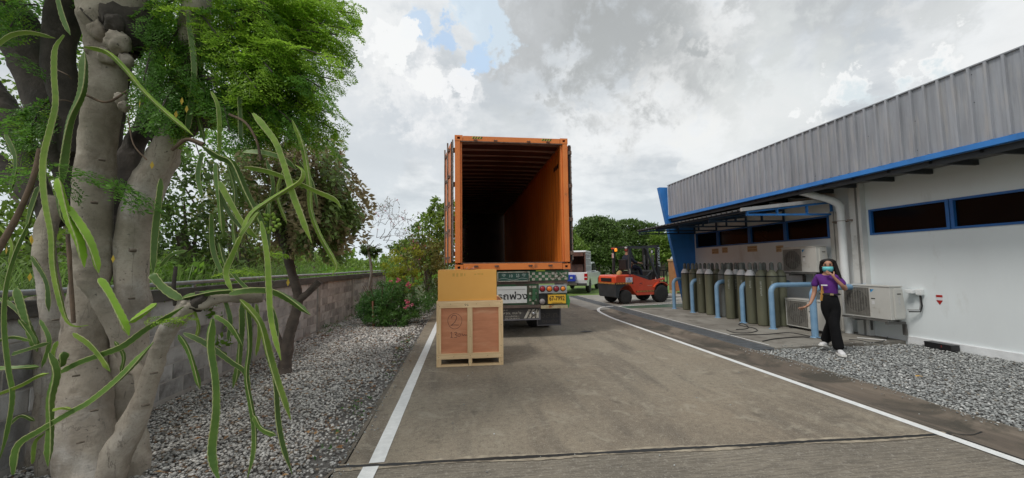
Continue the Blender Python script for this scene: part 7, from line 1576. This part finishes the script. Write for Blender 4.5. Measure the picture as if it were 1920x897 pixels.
crown_tree('thin sparse tree beyond the wall high behind the left limbs', (-9.5, 10.5, 0), 6.4, [CC(40, 200, 11, 1.4, .8, .8), CC(90, 330, 11, 1.2, .8, .7), CC(0, 340, 11, 1.2, .8, .9), CC(130, 260, 11, .8, .8, .9)], .07, m_g1, .15, 30)
crown_tree('rounded green bush on the field beyond the wall under the drooping tree', (-6.2, 17.5, 0), 3.0, [CC(470, 470, 17, 1.2, 1, .8), CC(430, 480, 16, 1.2, 1, .7), CC(520, 478, 18, 1.0, 1, .6)], .08, m_g1, .1, 55, cat='bush', name='bush')
for (px, Y, r, z, l, m_) in [(600, 15, 1.0, 1.5, 'low bright shrub beyond the wall right of the drooping tree', m_g3), (650, 18, 1.1, 1.5, 'mid green shrub beyond the wall behind the bare oleander tree', m_g1), (705, 24, 1.5, 1.7, 'wide green shrub beyond the end of the block wall', m_g1), (560, 22, 1.8, 2.2, 'tall green shrub beyond the wall behind the drooping tree trunk', m_g1), (330, 6.3, .7, 1.6, 'leafy shrub beyond the wall behind the knobby branch', m_g3)]:
    p = aty(px, 500, Y); crown_tree(l, (p.x, Y, 0), z, [(p.x, Y, z * .75, r, r * .7, z * .42), (p.x - r * .7, Y + .3, z * .6, r * .8, r * .6, z * .4), (p.x + r * .7, Y - .2, z * .6, r * .8, r * .6, z * .38)], .05 + Y * .0015, m_, .04, 70, cat='shrub', name='shrub')
# field grass beyond the wall
def blades(name, x0, x1, y0, y1, n, h0, h1, m, w=.008):
    x = RNG.uniform(x0, x1, n); y = RNG.uniform(y0, y1, n); a = RNG.uniform(0, 6.283, n); h = RNG.uniform(h0, h1, n); ln = RNG.uniform(.1, .55, n) * h; V = np.zeros((n, 8, 3)); wx, wy = -np.sin(a), np.cos(a)
    for k, (t_, ww, bend) in enumerate(((0, 1, 0), (.5, .9, .15), (.85, .6, .55), (1.0, .08, 1.0))):
        zz = h * (t_ - .12 * bend * bend)
        for s, j in ((-1, 0), (1, 1)): V[:, 2 * k + j] = np.stack([x + np.cos(a) * ln * bend + s * wx * w * ww, y + np.sin(a) * ln * bend + s * wy * w * ww, zz - .07], 1)
    F0 = np.array([(0, 1, 3, 2), (2, 3, 5, 4), (4, 5, 7, 6)]); F = (F0[None] + (np.arange(n) * 8)[:, None, None]).reshape(-1, 4); return link(name, fast(name, V.reshape(-1, 3), F, m), kind='stuff')
m_gb = leafmat('tall_grass_blade', (.13, .22, .05), (.19, .29, .08), .35, .4)
blades('tall_grass', -6.8, -3.85, 3.2, 11, 9000, 1.2, 2.1, m_gb); blades('tall_grass', -12, -3.85, 11, 26, 9000, .9, 1.75, m_g3, .02); blades('tall_grass', -26, -3.6, 18.5, 60, 9000, .6, 1.5, m_g3, .05)
V, F = leafcloud([(RNG.uniform(-7, -4), RNG.uniform(3.5, 12), RNG.uniform(1.1, 1.45), .4, .4, .3) for _ in range(26)] + [(RNG.uniform(-14, -4.2), RNG.uniform(12, 34), RNG.uniform(.7, 1.2), .8, .8, .4) for _ in range(50)], 45, .035, .4); link('field_weeds', fast('field_weeds', V, F, m_g3), kind='stuff')
# distant tree line left and dead ahead
cl = []
for k in range(46):
    Y = RNG.uniform(60, 85); x = RNG.uniform(-75, -4); h = RNG.uniform(2.2, 4.8); cl.append((x, Y, h * .55, RNG.uniform(2.5, 5), 2, h * .6))
for k in range(20): cl.append((RNG.uniform(-34, -9), RNG.uniform(36, 44), 1.6, RNG.uniform(1.8, 3), 1.5, RNG.uniform(1.2, 2.0)))
V, F = leafcloud(cl, 7, .30, .55); link('far_tree_line', fast('far_tree_line', V, F, m_g1), kind='stuff')
# right: round trees and hedge across the lawn
def rt(px, Y): return base_at(px, Y)
crown_tree('broad round topped tree across the lawn behind the pickup', rt(1122, 46), 7.6, [CC(1118, 440, 46, 3.0, 2.4, 1.7), CC(1095, 450, 46, 2.4, 2, 1.8), CC(1140, 455, 45, 2.4, 2, 1.8), CC(1120, 418, 46, 2.0, 1.8, .8), CC(1090, 478, 44, 2.2, 1.6, 1.2), CC(1120, 478, 44, 2.6, 1.6, 1.3), CC(1150, 480, 44, 2, 1.6, 1.2), CC(1138, 425, 46, 1.6, 1.6, .8)], .17, m_g2, .35, 80)
crown_tree('taller open crowned tree across the lawn above the forklift mast', rt(1190, 47), 8.0, [CC(1180, 425, 47, 2.0, 1.8, .9), CC(1205, 432, 47, 1.8, 1.8, 1.0), CC(1195, 455, 46, 2.6, 2, 1.5), CC(1168, 450, 46, 1.8, 1.6, 1.4), CC(1225, 450, 46, 1.8, 1.6, 1.2), CC(1200, 480, 45, 2.4, 1.6, 1.2), CC(1170, 480, 45, 2, 1.6, 1.2)], .17, m_g2, .3, 62)
crown_tree('brighter green tree across the lawn beside the slanted blue fin', rt(1245, 44), 6.2, [CC(1240, 452, 44, 1.8, 1.6, 1.2), CC(1255, 470, 44, 1.8, 1.6, 1.4), CC(1228, 478, 44, 1.6, 1.6, 1.0), CC(1270, 460, 44, 2, 1.6, 1.5), CC(1290, 470, 44, 2.5, 1.6, 1.5)], .16, m_g1, .25, 80)
crown_tree('small tree across the lawn half hidden behind the container edge', rt(1078, 42), 5.6, [CC(1075, 470, 42, 1.5, 1.4, 1.3), CC(1066, 450, 43, 1.2, 1.2, 1.1), CC(1050, 470, 43, 1.6, 1.2, 1.3)], .16, m_g1, .22, 80)
V, F = leafcloud([(12 + k * 1.3, 47.2 + (k % 3) * .5, .95, 1.1, .6, 1.0) for k in range(24)], 26, .16, .5, .6); hd = link('hedge', fast('hedge', V, F, m_g2), kind='stuff')
V, F = leafcloud([(x, RNG.uniform(60, 75), 1.8, 4, 2, 2.4) for x in np.arange(6, 75, 4.5)], 8, .3, .55); link('far_tree_line', fast('far_tree_line', V, F, m_g2), kind='stuff')
tk = thing('white_tank', 'small pale rounded tank far beyond the forklift mast', 'tank', (18.05, 31.0, 0)); MB().lathe([(.26, 0), (.30, .1), (.30, 1.75), (.24, 2.0), (.12, 2.12), (.04, 2.15)], 20).build('shell', mat('tank_white', (.45, .47, .48), (.36, .38, .39)), tk); MB().lathe([(.1, 2.13), (.1, 2.19), (.02, 2.2)], 12).build('lid', MATS['tank_white'], tk)
# weeds along the road edge and in the gravel
V, F = leafcloud([(RNG.uniform(-1.25, -1.0), RNG.uniform(3.0, 9), .0, .12, .2, .03) for _ in range(14)] + [(RNG.uniform(-3.4, -3.2), RNG.uniform(9, 13), .05, .15, .3, .12) for _ in range(7)], 120, .02, .4); link('small_weeds', fast('small_weeds', V, F, m_gr), kind='stuff')
# overhead: nothing else stands in view
bpy.context.view_layer.update()
